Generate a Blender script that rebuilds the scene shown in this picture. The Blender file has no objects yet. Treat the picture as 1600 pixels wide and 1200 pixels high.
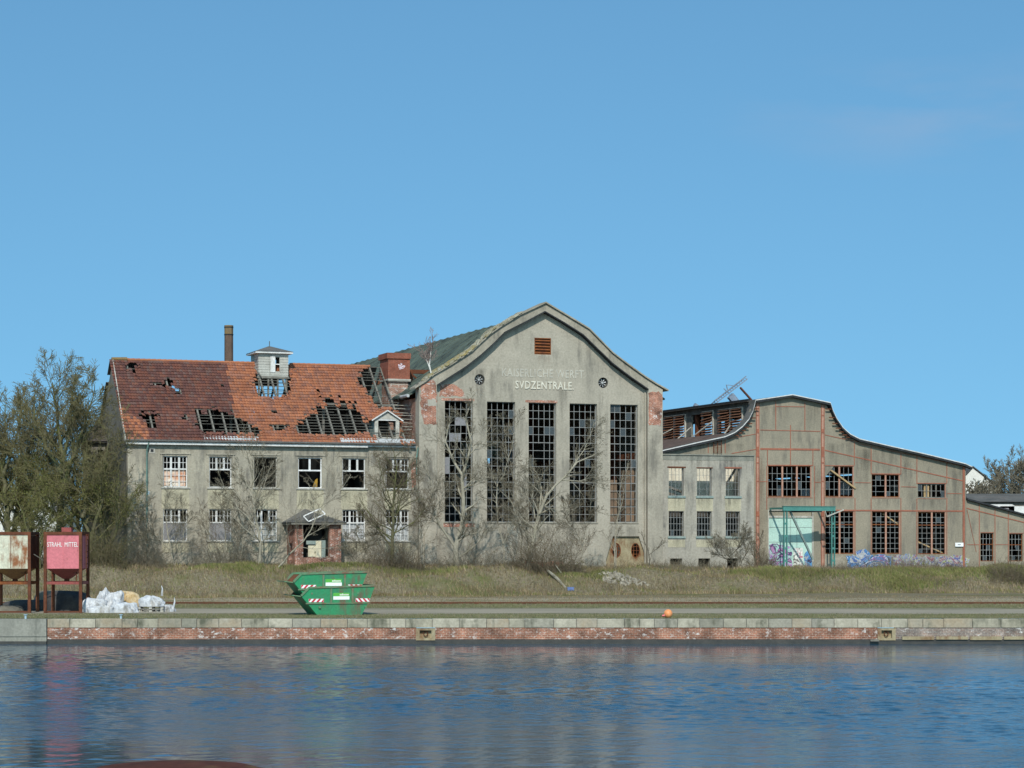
import bpy, math, random
import numpy as np
from mathutils import Vector, Matrix
R = math.radians
scene = bpy.context.scene
COL = scene.collection

# ------------------------------------------------------------------ camera, sky, sun, exposure
FPX, HY, CZ = 3450.0, 842.0, 3.66          # focal length (px of 1600), horizon row, eye height above the quay
cam = bpy.data.cameras.new("camera"); camo = bpy.data.objects.new("camera", cam); COL.objects.link(camo)
cam.sensor_width = 36; cam.lens = 36 * FPX / 1600; cam.shift_y = (HY - 600) / 1600
camo.location = (0, 0, CZ); camo.rotation_euler = (R(90), 0, 0)
cam.clip_start = 0.5; cam.clip_end = 6000
scene.camera = camo
SUN_EL, SUN_AZ = 38.5, 1.5                   # sun behind the camera, a little to its left
w = bpy.data.worlds.new("World"); scene.world = w; w.use_nodes = True
nt = w.node_tree; nt.nodes.clear()
sky = nt.nodes.new("ShaderNodeTexSky"); sky.sky_type = 'NISHITA'; sky.sun_disc = False
sky.sun_elevation = R(SUN_EL); sky.sun_rotation = R(180 + SUN_AZ)
sky.air_density = 1.0; sky.dust_density = 1.1; sky.ozone_density = 2.2; sky.altitude = 0
bg = nt.nodes.new("ShaderNodeBackground"); bg.inputs[1].default_value = 0.132
wo = nt.nodes.new("ShaderNodeOutputWorld")
tcw = nt.nodes.new("ShaderNodeTexCoord"); mpw = nt.nodes.new("ShaderNodeMapping"); mpw.inputs['Location'].default_value = (0, 0, .175); mpw.inputs['Scale'].default_value = (1, 1, .68)
nt.links.new(tcw.outputs['Generated'], mpw.inputs[0]); nt.links.new(mpw.outputs[0], sky.inputs[0])
tint = nt.nodes.new('ShaderNodeMixRGB'); tint.blend_type = 'MULTIPLY'; tint.inputs[0].default_value = 1; tint.inputs[2].default_value = (.625, .985, 1.03, 1)   # a cold, clear northern sky
nt.links.new(sky.outputs[0], tint.inputs[1])
# a faint veil of cloud high on the right
cd = Vector(((1480 - 800) / FPX, 1, (HY - 170) / FPX)).normalized()
def wn(t, **k):
    x = nt.nodes.new("ShaderNode" + t)
    for a, b in k.items(): setattr(x, a, b)
    return x
mpc = wn("Mapping"); mpc.inputs['Location'].default_value = (-cd.x * 9, -cd.y * 9, -cd.z * 34); mpc.inputs['Scale'].default_value = (9, 9, 34)
ln_ = wn("VectorMath", operation='LENGTH'); mrc = wn("MapRange"); mrc.inputs['From Min'].default_value = 1.0; mrc.inputs['From Max'].default_value = .2; mrc.inputs['To Max'].default_value = .28
nzc = wn("TexNoise"); nzc.inputs['Scale'].default_value = 1.6; nzc.inputs['Detail'].default_value = 6; mrn = wn("MapRange"); mrn.inputs['From Min'].default_value = .42; mrn.inputs['From Max'].default_value = .7
mlc = wn("Math", operation='MULTIPLY'); veil = wn("MixRGB"); veil.inputs[2].default_value = (2.9, 3.5, 4.6, 1)
for a, b in ((mpc.outputs[0], ln_.inputs[0]), (ln_.outputs['Value'], mrc.inputs[0]), (mpc.outputs[0], nzc.inputs[0]), (nzc.outputs[0], mrn.inputs[0]), (mrc.outputs[0], mlc.inputs[0]), (mrn.outputs[0], mlc.inputs[1]), (mlc.outputs[0], veil.inputs[0]), (tint.outputs[0], veil.inputs[1]), (veil.outputs[0], bg.inputs[0]), (tcw.outputs['Generated'], mpc.inputs[0])): nt.links.new(a, b)
nt.links.new(bg.outputs[0], wo.inputs[0])
sl = bpy.data.lights.new("sun", 'SUN'); sl.energy = 3.6; sl.angle = R(0.5); sl.color = (1.0, 0.95, 0.87)
so = bpy.data.objects.new("sun", sl); COL.objects.link(so); so.location = (-20, -40, 80)
tosun = Vector((-math.sin(R(SUN_AZ)) * math.cos(R(SUN_EL)), -math.cos(R(SUN_AZ)) * math.cos(R(SUN_EL)), math.sin(R(SUN_EL))))
so.rotation_euler = tosun.to_track_quat('Z', 'Y').to_euler()
scene.view_settings.view_transform = 'Standard'; scene.view_settings.look = 'None'
scene.view_settings.exposure = 0.0; scene.view_settings.gamma = 1.0
scene.cycles.max_bounces = 6; scene.cycles.transparent_max_bounces = 16

# ------------------------------------------------------------------ frames: where a feature of the photo stands in the place
class Frame:
    """a vertical-plane frame: u along, v into depth, z up"""
    def __init__(s, x, y, deg):
        s.o = np.array([x, y]); a = R(deg); s.a = a
        s.U = np.array([math.cos(a), math.sin(a)]); s.V = np.array([-math.sin(a), math.cos(a)])
        s.cu = float(-s.o @ s.U); s.cv = float(-s.o @ s.V)
    def hit(s, px, py, v=0.0):
        r = np.array([(px - 800) / FPX, 1.0]); t = (v - s.cv) / float(r @ s.V)
        return s.cu + t * float(r @ s.U), CZ + t * (HY - py) / FPX
    def hitu(s, px, py, u):
        r = np.array([(px - 800) / FPX, 1.0]); t = (u - s.cu) / float(r @ s.U)
        return s.cv + t * float(r @ s.V), CZ + t * (HY - py) / FPX
    def world(s, u, v, z=0.0):
        p = s.o + u * s.U + v * s.V
        return (float(p[0]), float(p[1]), z)
    def px(s, u, v, z):
        x, y, _ = s.world(u, v)
        return 800 + FPX * x / y, HY - (z - CZ) * FPX / y
FA = Frame(2.49, 162.0, 20.0)
WF = Frame(0, 0, 0)
def at(px, py, Y):
    return ((px - 800) / FPX * Y, Y, CZ + (HY - py) / FPX * Y)

def smooth(t):
    t = max(0.0, min(1.0, t)); return t * t * (3 - 2 * t)
def gz(x, y):
    """height of the land above the quay"""
    k = smooth((x + 22) / 50)
    foot = 137.5 + 12.5 * k; top = 1.72 - 0.42 * k; wd = 9.5 - 3.0 * k
    z = top * smooth((y - foot) / wd)
    n = math.sin(x * .55 + y * .31) * math.sin(x * .23 - y * .7) + .6 * math.sin(x * 1.3 + 2) * math.sin(y * 1.1 + x * .4)
    return z + n * .24 * smooth((y - foot + 2) / 4) * (1 if y < 152 + 12 * k else .3)

# ------------------------------------------------------------------ materials
MATS = {}
def newmat(name):
    m = bpy.data.materials.new(name); m.use_nodes = True; n = m.node_tree; n.nodes.clear()
    out = n.nodes.new("ShaderNodeOutputMaterial"); b = n.nodes.new("ShaderNodeBsdfPrincipled")
    n.links.new(b.outputs[0], out.inputs[0]); MATS[name] = m
    return m, n, b
def N(n, t, **kw):
    x = n.nodes.new("ShaderNode" + t)
    for k, v in kw.items():
        if k.startswith("i_"): x.inputs[k[2:].replace("_", " ")].default_value = v
        else: setattr(x, k, v)
    return x
def rgb(c): return (c[0], c[1], c[2], 1)
def noise(n, vec, scale, detail=6, rough=.6, sc=None):
    if sc is not None:
        mp = N(n, "Mapping"); mp.inputs['Scale'].default_value = sc; n.links.new(vec, mp.inputs[0]); vec = mp.outputs[0]
    x = N(n, "TexNoise"); x.inputs['Scale'].default_value = scale; x.inputs['Detail'].default_value = detail; x.inputs['Roughness'].default_value = rough
    n.links.new(vec, x.inputs['Vector']); return x.outputs[0]
def ramp(n, fac, a, b, ca=(0, 0, 0), cb=(1, 1, 1)):
    x = N(n, "ValToRGB"); e = x.color_ramp.elements; e[0].position = a; e[1].position = b
    e[0].color = rgb(ca); e[1].color = rgb(cb); n.links.new(fac, x.inputs[0]); return x.outputs[0]
def mix(n, fac, a, b, typ='MIX'):
    x = N(n, "MixRGB", blend_type=typ)
    for i, v in ((0, fac), (1, a), (2, b)):
        if isinstance(v, (int, float)): x.inputs[i].default_value = v
        elif isinstance(v, tuple): x.inputs[i].default_value = rgb(v)
        else: n.links.new(v, x.inputs[i])
    return x.outputs[0]
def bump(n, b, h, strength, dist):
    x = N(n, "Bump"); x.inputs['Strength'].default_value = strength; x.inputs['Distance'].default_value = dist
    n.links.new(h, x.inputs['Height']); n.links.new(x.outputs[0], b.inputs['Normal'])

def weathered(name, c1, c2, c3=None, scale=.5, streak=.5, rough=.9, bmp=.3, metal=0.0, fine=9.0, t3=(.52, .68), rnd=0.0, area=.35, grime=0.0):
    """c1/c2 blotches, c3 = dirt or rust in vertical streaks"""
    m, n, b = newmat(name)
    tc = N(n, "TexCoord").outputs['Object']
    col = mix(n, ramp(n, noise(n, tc, scale), .35, .65), c1, c2)
    f = noise(n, tc, fine, 8, .7)
    col = mix(n, .55, col, mix(n, 1.0, col, ramp(n, f, .3, .7, (.62, .62, .62), (1.35, 1.35, 1.35)), 'MULTIPLY'))
    if c3 is not None:
        s1 = noise(n, tc, 1.6, 5, .65, (1, 1, .22)); s2 = noise(n, tc, area, 4)
        mk = mix(n, 1.0, ramp(n, s1, t3[0], t3[1]), ramp(n, s2, .42, .6), 'MULTIPLY')
        col = mix(n, mix(n, 1.0, mk, (streak,) * 3, 'MULTIPLY'), col, c3)
        if grime: col = mix(n, mix(n, 1.0, ramp(n, noise(n, tc, .16, 7, .68, (1, 1, .55)), .50, .66), (grime,) * 3, 'MULTIPLY'), col, c3)
    if rnd:
        ri = N(n, "NewGeometry").outputs['Random Per Island']
        col = mix(n, 1.0, col, ramp(n, ri, 0, 1, (1 - rnd,) * 3, (1 + rnd,) * 3), 'MULTIPLY')
    n.links.new(col, b.inputs['Base Color']); b.inputs['Roughness'].default_value = rough; b.inputs['Metallic'].default_value = metal
    if rough >= .85: b.inputs['Specular IOR Level'].default_value = .08
    if bmp: bump(n, b, f, bmp, .03)
    return m
def plain(name, c, rough=.7, metal=0.0, var=.25, scale=6.0):
    m, n, b = newmat(name)
    tc = N(n, "TexCoord").outputs['Object']
    f = noise(n, tc, scale, 5)
    n.links.new(mix(n, 1.0, c, ramp(n, f, .3, .7, (1 - var,) * 3, (1 + var,) * 3), 'MULTIPLY'), b.inputs['Base Color'])
    b.inputs['Roughness'].default_value = rough; b.inputs['Metallic'].default_value = metal
    return m
def brick(name, c1, c2, mortar, ux='XZ', bw=.25, bh=.077, eff=.25, white=0.0, rough=.9):
    m, n, b = newmat(name)
    tc = N(n, "TexCoord").outputs['Object']; sp = N(n, "SeparateXYZ"); n.links.new(tc, sp.inputs[0])
    ad = N(n, "Math", operation='ADD'); n.links.new(sp.outputs[0], ad.inputs[0]); n.links.new(sp.outputs[1], ad.inputs[1])
    cb = N(n, "CombineXYZ"); n.links.new(ad.outputs[0], cb.inputs[0]); n.links.new(sp.outputs[2], cb.inputs[1])
    br = N(n, "TexBrick"); n.links.new(cb.outputs[0], br.inputs['Vector'])
    br.inputs['Color1'].default_value = rgb(c1); br.inputs['Color2'].default_value = rgb(c2); br.inputs['Mortar'].default_value = rgb(mortar)
    br.inputs['Scale'].default_value = 1.0; br.inputs['Brick Width'].default_value = bw; br.inputs['Row Height'].default_value = bh
    br.inputs['Mortar Size'].default_value = .011; br.inputs['Bias'].default_value = .1
    col = mix(n, eff, br.outputs[0], mix(n, 1.0, br.outputs[0], ramp(n, noise(n, tc, 1.2, 8), .3, .7, (.25, .25, .25), (1.9, 1.8, 1.7)), 'MULTIPLY'))
    col = mix(n, .5, col, mix(n, 1.0, col, ramp(n, noise(n, tc, 14, 4), .3, .7, (.4, .4, .4), (1.6, 1.6, 1.6)), 'MULTIPLY'))
    if white:
        k = ramp(n, noise(n, tc, 3.2, 6, .75, (1, 1, 1.6)), .555, .60)
        k2 = ramp(n, noise(n, tc, .35, 3), .34, .56)
        col = mix(n, mix(n, 1.0, mix(n, 1.0, k, k2, 'MULTIPLY'), (white,) * 3, 'MULTIPLY'), col, (.72, .70, .66))
    n.links.new(col, b.inputs['Base Color']); b.inputs['Roughness'].default_value = rough; b.inputs['Specular IOR Level'].default_value = .1
    bump(n, b, br.outputs[1], .4, -.01)
    return m

weathered("plaster", (.415, .375, .305), (.340, .310, .25), (.18, .167, .142), scale=.35, streak=.8, fine=7, t3=(.49, .65), grime=.24)
weathered("plaster_office", (.43, .388, .302), (.325, .297, .24), (.16, .152, .134), scale=.45, streak=.85, fine=8, t3=(.48, .63), grime=.32)
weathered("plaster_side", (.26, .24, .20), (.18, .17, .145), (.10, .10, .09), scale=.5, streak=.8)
weathered("plaster_warm", (.320, .280, .212), (.250, .225, .172), (.15, .138, .115), scale=.3, streak=.85, fine=8, t3=(.48, .64), grime=.3)
weathered("plaster_annex", (.345, .322, .275), (.41, .376, .31), (.14, .136, .125), scale=.4, streak=.95, fine=6, t3=(.48, .63), grime=.4)
weathered("plaster_cream", (.50, .455, .325), (.41, .375, .275), (.20, .185, .14), scale=.9, streak=.9, t3=(.47, .62))
weathered("plaster_pale", (.80, .75, .62), (.70, .65, .52), (.3, .25, .2), scale=.8, streak=.7)
weathered("plaster_inside", (.10, .095, .085), (.055, .052, .048), (.02, .02, .02), scale=.4, streak=.8)  # near-black plaster: the darkness of the rooms is put into its colour
weathered("brown_rubble_wall", (.25, .175, .12), (.16, .12, .09), (.36, .33, .27), scale=1.2, streak=.7)
weathered("cornice", (.385, .345, .275), (.275, .25, .20), (.12, .115, .10), scale=.8, streak=.9, fine=5)
weathered("coping_ruin", (.42, .40, .33), (.26, .22, .12), (.09, .09, .07), scale=1.2, streak=.9, fine=4)
weathered("lichen_coping", (.36, .27, .09), (.26, .25, .18), (.10, .10, .07), scale=1.4, streak=.9, fine=4)
weathered("timber_grey", (.22, .21, .18), (.13, .12, .105), None, scale=2, fine=12)
weathered("timber_pale", (.52, .50, .44), (.33, .31, .27), None, scale=2, fine=12)
weathered("timber_new", (.50, .36, .19), (.36, .25, .14), None, scale=2, fine=12)
weathered("white_paint", (.72, .72, .70), (.58, .57, .54), (.28, .25, .20), scale=2, streak=.6, rough=.6)
weathered("unused_grey", (.46, .47, .47), (.36, .37, .37), (.24, .23, .21), scale=1, streak=.4, rough=.7)
weathered("board_grey", (.22, .215, .225), (.28, .27, .27), (.13, .12, .12), scale=1, streak=.6)
weathered("zinc", (.52, .53, .53), (.36, .37, .37), (.20, .19, .17), scale=1.5, streak=.7, rough=.6)
weathered("copper_pipe", (.13, .24, .21), (.10, .16, .14), None, scale=2, rough=.7)
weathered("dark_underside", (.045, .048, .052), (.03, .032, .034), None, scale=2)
weathered("roof_felt_green", (.120, .148, .118), (.078, .096, .082), (.03, .035, .035), scale=.5, streak=.8, fine=3, t3=(.45, .6))
weathered("roof_felt_grey", (.10, .10, .095), (.15, .145, .135), (.10, .06, .045), scale=.7, streak=.6)
weathered("steel_window", (.205, .215, .215), (.28, .28, .265), (.17, .10, .07), scale=3, streak=.4, rough=.8)
weathered("steel_red", (.36, .125, .072), (.27, .10, .062), (.18, .085, .06), scale=2, streak=.8, rough=.8)
weathered("steel_pink", (.46, .27, .20), (.40, .22, .16), (.3, .12, .08), scale=2, streak=.7, rough=.85)
weathered("rust", (.17, .065, .035), (.10, .04, .025), (.05, .025, .02), scale=3, streak=.8, rough=.9)
weathered("rust_rail", (.17, .075, .045), (.12, .06, .04), None, scale=3, rough=.9)
weathered("rust_orange", (.24, .085, .03), (.15, .055, .03), (.07, .03, .02), scale=3, streak=.8, rough=.9)
weathered("louvre_rust", (.27, .135, .08), (.20, .09, .055), (.10, .05, .03), scale=3, streak=.6)
weathered("roof_rusty", (.15, .10, .08), (.09, .07, .062), (.20, .18, .16), scale=1.2, streak=.6)
weathered("silo_red", (.60, .165, .19), (.54, .15, .17), (.22, .06, .04), scale=1.6, streak=.9, rough=.6, t3=(.58, .66), bmp=.1, area=1.5)
weathered("silo_white", (.62, .60, .47), (.50, .49, .37), (.24, .085, .025), scale=1.4, streak=1.0, rough=.6, t3=(.48, .55), bmp=.1, area=1.3)
weathered("silo_hopper_red", (.30, .06, .05), (.20, .05, .04), (.10, .035, .025), scale=2, streak=.8, rough=.7)
weathered("silo_hopper_ochre", (.32, .17, .06), (.20, .10, .045), (.10, .04, .02), scale=2, streak=.9, rough=.8)
weathered("skip_green", (.014, .28, .108), (.026, .215, .10), (.12, .105, .06), scale=1.5, streak=1.0, rough=.55, t3=(.48, .60), bmp=.2, area=1.4, grime=.35)
weathered("skip_inside", (.22, .09, .05), (.13, .06, .04), None, scale=2, rough=.9)
weathered("skip_edge", (.09, .24, .12), (.15, .18, .11), (.20, .09, .05), scale=3, streak=1.0, rough=.7, area=1.6, t3=(.46, .58))
plain("reflect_red", (.55, .03, .05), .4, var=.1); plain("reflect_white", (.85, .83, .82), .4, var=.06)
plain("sign_white", (.86, .88, .88), .5, var=.05); plain("sign_green", (.10, .42, .06), .5, var=.08)
plain("letter_white", (.78, .76, .72), .6, var=.1)
plain("letter_faint", (.445, .42, .355), .9, var=.22, scale=1.6)
plain("letter_cream", (.60, .565, .47), .9, var=.18, scale=3)
plain("graffiti_white", (.7, .6, .65), .8)
weathered("teal_steel", (.075, .25, .215), (.06, .20, .175), (.04, .11, .10), scale=2, streak=.5, rough=.6)
weathered("door_cyan", (.47, .66, .57), (.41, .60, .52), (.22, .33, .28), scale=.8, streak=.6, rough=.7, bmp=.1)
weathered("timber_teal", (.20, .27, .26), (.30, .36, .33), (.06, .06, .06), scale=1, streak=.7)
weathered("chimney_brown", (.15, .10, .075), (.10, .072, .058), (.05, .04, .035), scale=.6, streak=.6, fine=5)
weathered("chimney_top", (.25, .16, .05), (.19, .14, .09), (.1, .08, .05), scale=1.2, streak=.6)
brick("brick_red", (.27, .085, .055), (.20, .065, .045), (.36, .31, .26), eff=.9, white=.5)
brick("brick_exposed", (.36, .115, .068), (.29, .09, .055), (.40, .34, .28), eff=.8, white=.9)
brick("brick_chimney", (.30, .085, .05), (.24, .065, .04), (.20, .13, .10), eff=.4)
brick("brick_quay", (.30, .125, .078), (.20, .088, .060), (.32, .25, .20), bh=.085, eff=.8, white=.75)
brick("brick_quay_grey", (.24, .17, .14), (.20, .17, .155), (.30, .28, .25), bh=.085, eff=.7, white=1.0)
brick("wall_patchy", (.30, .12, .08), (.24, .10, .07), (.42, .38, .32), eff=.6, white=1.0)
weathered("quay_dark", (.030, .030, .026), (.055, .05, .042), (.015, .016, .014), scale=1.5, streak=.8, rough=.45)
weathered("concrete", (.30, .295, .25), (.20, .20, .17), (.09, .095, .08), scale=.6, streak=.85)
weathered("concrete_rust", (.36, .31, .20), (.28, .22, .13), (.17, .075, .035), scale=1.4, streak=1.0, t3=(.45, .58), area=.9)
weathered("asphalt", (.36, .31, .235), (.28, .25, .19), (.40, .36, .28), scale=.15, streak=.5, fine=14)
weathered("bag_white", (.58, .59, .60), (.44, .46, .49), (.24, .22, .19), scale=3, streak=.9, rough=.5, area=1.5, t3=(.50, .62), bmp=.5, fine=5)
weathered("bag_yellow", (.50, .33, .13), (.62, .50, .33), (.30, .20, .10), scale=5, streak=.6, rough=.8)
weathered("dirt_shaded", (.05, .05, .055), (.09, .085, .08), None, scale=2, fine=20)  # heaped dirt, coloured near-black to paint in the shadow of the silos
weathered("sand_pile", (.20, .18, .14), (.13, .12, .10), None, scale=1.4, fine=16)
weathered("rubble", (.38, .34, .27), (.25, .225, .18), None, scale=4, fine=12)
weathered("bark", (.26, .235, .18), (.36, .33, .26), (.12, .13, .06), scale=2.5, streak=.6, fine=14)
weathered("bark_dark", (.10, .088, .068), (.14, .125, .095), (.08, .10, .03), scale=2.0, streak=.8, fine=14)
weathered("bark_moss", (.11, .115, .045), (.14, .125, .085), (.13, .16, .03), scale=1.2, streak=.9, fine=10)
weathered("twig_brown", (.19, .155, .105), (.14, .115, .08), None, scale=.8, bmp=0)
weathered("twig_grey", (.225, .20, .145), (.165, .145, .105), None, scale=.8, bmp=0)
weathered("twig_olive", (.175, .158, .072), (.145, .125, .075), None, scale=.35, bmp=0)
weathered("moss", (.135, .145, .038), (.165, .155, .058), None, scale=.5, bmp=0, rnd=.45)
weathered("tyre_orange", (.78, .27, .09), (.80, .36, .15), None, scale=3, rough=.5, bmp=.02)
weathered("hull_rust", (.11, .040, .028), (.07, .030, .022), (.15, .11, .05), scale=2.5, streak=.9, rough=.9)
weathered("house_white", (.74, .73, .68), (.66, .65, .60), None, scale=1)
weathered("distant_roof", (.09, .09, .09), (.12, .12, .12), None, scale=1)

def mat_tiles(name, cols, lo=(.80, .80, .80), hi=(1.15, 1.15, 1.15), sc=.45):
    m, n, b = newmat(name)
    ri = N(n, "NewGeometry").outputs['Random Per Island']
    x = N(n, "ValToRGB"); cr = x.color_ramp; cr.interpolation = 'CONSTANT'
    while len(cr.elements) < len(cols): cr.elements.new(.5)
    for i, c in enumerate(cols): cr.elements[i].position = i / len(cols); cr.elements[i].color = rgb(c)
    n.links.new(ri, x.inputs[0])
    tc = N(n, "TexCoord").outputs['Object']
    col = mix(n, 1.0, x.outputs[0], ramp(n, noise(n, tc, sc, 5), .3, .7, lo, hi), 'MULTIPLY')
    n.links.new(col, b.inputs['Base Color']); b.inputs['Roughness'].default_value = .75; b.inputs['Specular IOR Level'].default_value = .15
mat_tiles("tile_dark", [(.140, .064, .052), (.158, .070, .054), (.122, .058, .050), (.185, .082, .058), (.132, .063, .053), (.155, .090, .076), (.185, .074, .052)])
mat_tiles("tile_orange", [(.355, .140, .075), (.32, .125, .068), (.385, .155, .082), (.29, .12, .072), (.365, .145, .075), (.32, .145, .095), (.24, .11, .076)])
mat_tiles("grass_dry", [(.34, .275, .175), (.27, .215, .135), (.40, .34, .225), (.20, .16, .095), (.20, .185, .085), (.16, .12, .08), (.28, .21, .14), (.17, .14, .075)], (.50, .47, .40), (1.12, 1.06, 1.0), .42)
mat_tiles("grass_mixed", [(.14, .155, .055), (.20, .19, .08), (.11, .135, .045), (.24, .21, .10), (.15, .18, .05), (.20, .17, .09)], (.60, .60, .50), (1.2, 1.2, 1.1), .42)
mat_tiles("grass_green", [(.135, .145, .068), (.115, .13, .058), (.175, .165, .09), (.22, .19, .12)])
mat_tiles("bramble", [(.14, .10, .07), (.105, .08, .055), (.17, .13, .095), (.12, .115, .05)])

def mat_ground():
    m, n, b = newmat("ground")
    tc = N(n, "TexCoord").outputs['Object']; sp = N(n, "SeparateXYZ"); n.links.new(tc, sp.inputs[0])
    a = N(n, "Math", operation='MULTIPLY_ADD'); n.links.new(noise(n, tc, .35, 6, .6, (.4, 1, 1)), a.inputs[0]); a.inputs[1].default_value = 4.5
    n.links.new(sp.outputs[1], a.inputs[2])
    mr = N(n, "MapRange"); mr.inputs['From Min'].default_value = 101; mr.inputs['From Max'].default_value = 161; n.links.new(a.outputs[0], mr.inputs[0])
    x = N(n, "ValToRGB"); cr = x.color_ramp
    st = [(0, (.15, .14, .085)), (.10, (.19, .175, .11)), (.15, (.25, .225, .165)), (.28, (.25, .225, .17)), (.32, (.165, .16, .09)), (.385, (.17, .165, .095)),
          (.42, (.23, .19, .14)), (.50, (.31, .265, .19)), (.60, (.31, .27, .195)), (.66, (.20, .17, .115)), (1, (.18, .15, .10))]
    while len(cr.elements) < len(st): cr.elements.new(.5)
    for e, (p, c) in zip(cr.elements, st): e.position = p; e.color = rgb(c)
    n.links.new(mr.outputs[0], x.inputs[0])
    f = noise(n, tc, 5, 8, .7)
    col = mix(n, 1.0, x.outputs[0], ramp(n, f, .3, .7, (.55, .55, .55), (1.45, 1.45, 1.4)), 'MULTIPLY')
    col = mix(n, ramp(n, noise(n, tc, .22, 6), .52, .66), col, (.125, .13, .05))
    n.links.new(col, b.inputs['Base Color']); b.inputs['Roughness'].default_value = 1.0; b.inputs['Specular IOR Level'].default_value = .05
    bump(n, b, f, .6, .08)
mat_ground()
def mat_water():
    m, n, b = newmat("water")
    b.inputs['Base Color'].default_value = (.012, .060, .108, 1); b.inputs['Roughness'].default_value = .08; b.inputs['IOR'].default_value = 1.33
    tc = N(n, "TexCoord").outputs['Object']
    n1 = noise(n, tc, 2.6, 4, .6, (.6, 1.0, 1)); n2 = noise(n, tc, .95, 3, .5, (.55, 1.0, 1)); n3 = noise(n, tc, .30, 3, .5, (.6, 1, 1)); big = noise(n, tc, .060, 5, .6, (.30, 1, 1))
    def madd(a, k, c):
        x = N(n, "Math", operation='MULTIPLY_ADD'); n.links.new(a, x.inputs[0]); x.inputs[1].default_value = k
        if c is None: x.inputs[2].default_value = 0
        else: n.links.new(c, x.inputs[2])
        return x.outputs[0]
    h = madd(n1, .5, madd(n2, .3, None))
    bp = N(n, "Bump"); bp.inputs['Distance'].default_value = .10
    n.links.new(ramp(n, big, .40, .56, (.10, .10, .10), (1, 1, 1)), bp.inputs['Strength']); n.links.new(h, bp.inputs['Height'])
    n.links.new(bp.outputs[0], b.inputs['Normal'])
mat_water()
def mat_glass():
    m, n, b = newmat("old_glass")
    b.inputs['Base Color'].default_value = (.10, .115, .12, 1); b.inputs['Roughness'].default_value = .12; b.inputs['Alpha'].default_value = .45
mat_glass()
def mat_grime(name, c, top=True):
    m, n, b = newmat(name)
    b.inputs['Base Color'].default_value = rgb(c); b.inputs['Roughness'].default_value = 1
    t = N(n, "TexCoord"); sp = N(n, "SeparateXYZ"); n.links.new(t.outputs['Generated'], sp.inputs[0])
    a = ramp(n, noise(n, t.outputs['Object'], 1.9, 6, .7, (.9, 1, .10)), .44, .74)
    g = mix(n, 1.0, ramp(n, sp.outputs[2], .02, .85), ramp(n, sp.outputs[2], .90, 1.0, (1, 1, 1), (.15, .15, .15)), 'MULTIPLY')
    ex = ramp(n, sp.outputs[0], .0, .2); e2 = ramp(n, sp.outputs[0], .8, 1.0, (1, 1, 1), (0, 0, 0))
    k = mix(n, 1.0, mix(n, 1.0, a, g, 'MULTIPLY'), mix(n, 1.0, ex, e2, 'MULTIPLY'), 'MULTIPLY')
    k = mix(n, 1.0, k, (.50,) * 3, 'MULTIPLY'); n.links.new(k, b.inputs['Alpha'])
mat_grime("grime_dark", (.075, .072, .062)); mat_grime("grime_rust", (.20, .085, .04)); mat_grime("lime_pale", (.50, .48, .40))
def stain(par, v, x0, x1, y0, y1, mt='grime_dark', name='rain_stain'):
    """a thin film of run-off dirt on the wall, below the ledge that sheds it"""
    a = FA.hit(x0, y1, v); b = FA.hit(x1, y0, v); xm = (x0 + x1) / 2; z0 = FA.hit(xm, y1, v)[1]; z1 = FA.hit(xm, y0, v)[1]
    m = MB(); m.add([(a[0], v, z0), (b[0], v, z0), (b[0], v, z1), (a[0], v, z1)], [(0, 1, 2, 3)]); return part(m, name, mt, par)
def mat_graffiti(name, cols, scale=1.3, sx=1.0):
    m, n, b = newmat(name)
    tc = N(n, "TexCoord").outputs['Object']
    d = N(n, "Mapping"); n.links.new(tc, d.inputs[0]); d.inputs['Scale'].default_value = (sx, 1, 1)
    nz = N(n, "TexNoise"); nz.inputs['Scale'].default_value = scale; nz.inputs['Detail'].default_value = 3; nz.inputs['Distortion'].default_value = 2.2
    n.links.new(d.outputs[0], nz.inputs[0])
    x = N(n, "ValToRGB"); cr = x.color_ramp; cr.interpolation = 'CONSTANT'
    while len(cr.elements) < len(cols): cr.elements.new(.5)
    for i, c in enumerate(cols): cr.elements[i].position = .28 + .44 * i / len(cols); cr.elements[i].color = rgb(c)
    n.links.new(nz.outputs[0], x.inputs[0])
    n.links.new(mix(n, 1.0, x.outputs[0], ramp(n, noise(n, tc, 5, 5), .3, .7, (.6, .6, .6), (1.25, 1.25, 1.25)), 'MULTIPLY'), b.inputs['Base Color'])
    b.inputs['Roughness'].default_value = .7
mat_graffiti("graffiti_blue", [(.24, .32, .46), (.07, .14, .36), (.42, .43, .45), (.07, .19, .42), (.10, .28, .52), (.02, .03, .10), (.45, .52, .62), (.30, .12, .30), (.12, .22, .45)], .55)
mat_graffiti("graffiti_mixed", [(.40, .39, .38), (.30, .10, .14), (.34, .32, .29), (.12, .12, .28), (.42, .40, .38), (.28, .32, .12), (.24, .25, .36), (.36, .33, .29), (.12, .22, .40)], .75)
mat_graffiti("graffiti_violet", [(.35, .55, .50), (.25, .14, .38), (.45, .30, .50), (.38, .60, .54), (.10, .06, .16), (.40, .18, .35), (.30, .36, .50), (.36, .52, .50)], .8)
mat_graffiti("graffiti_door", [(.72, .72, .66), (.60, .25, .30), (.74, .74, .68), (.72, .72, .66), (.10, .10, .10), (.72, .70, .64), (.40, .45, .15)], 1.5)

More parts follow.
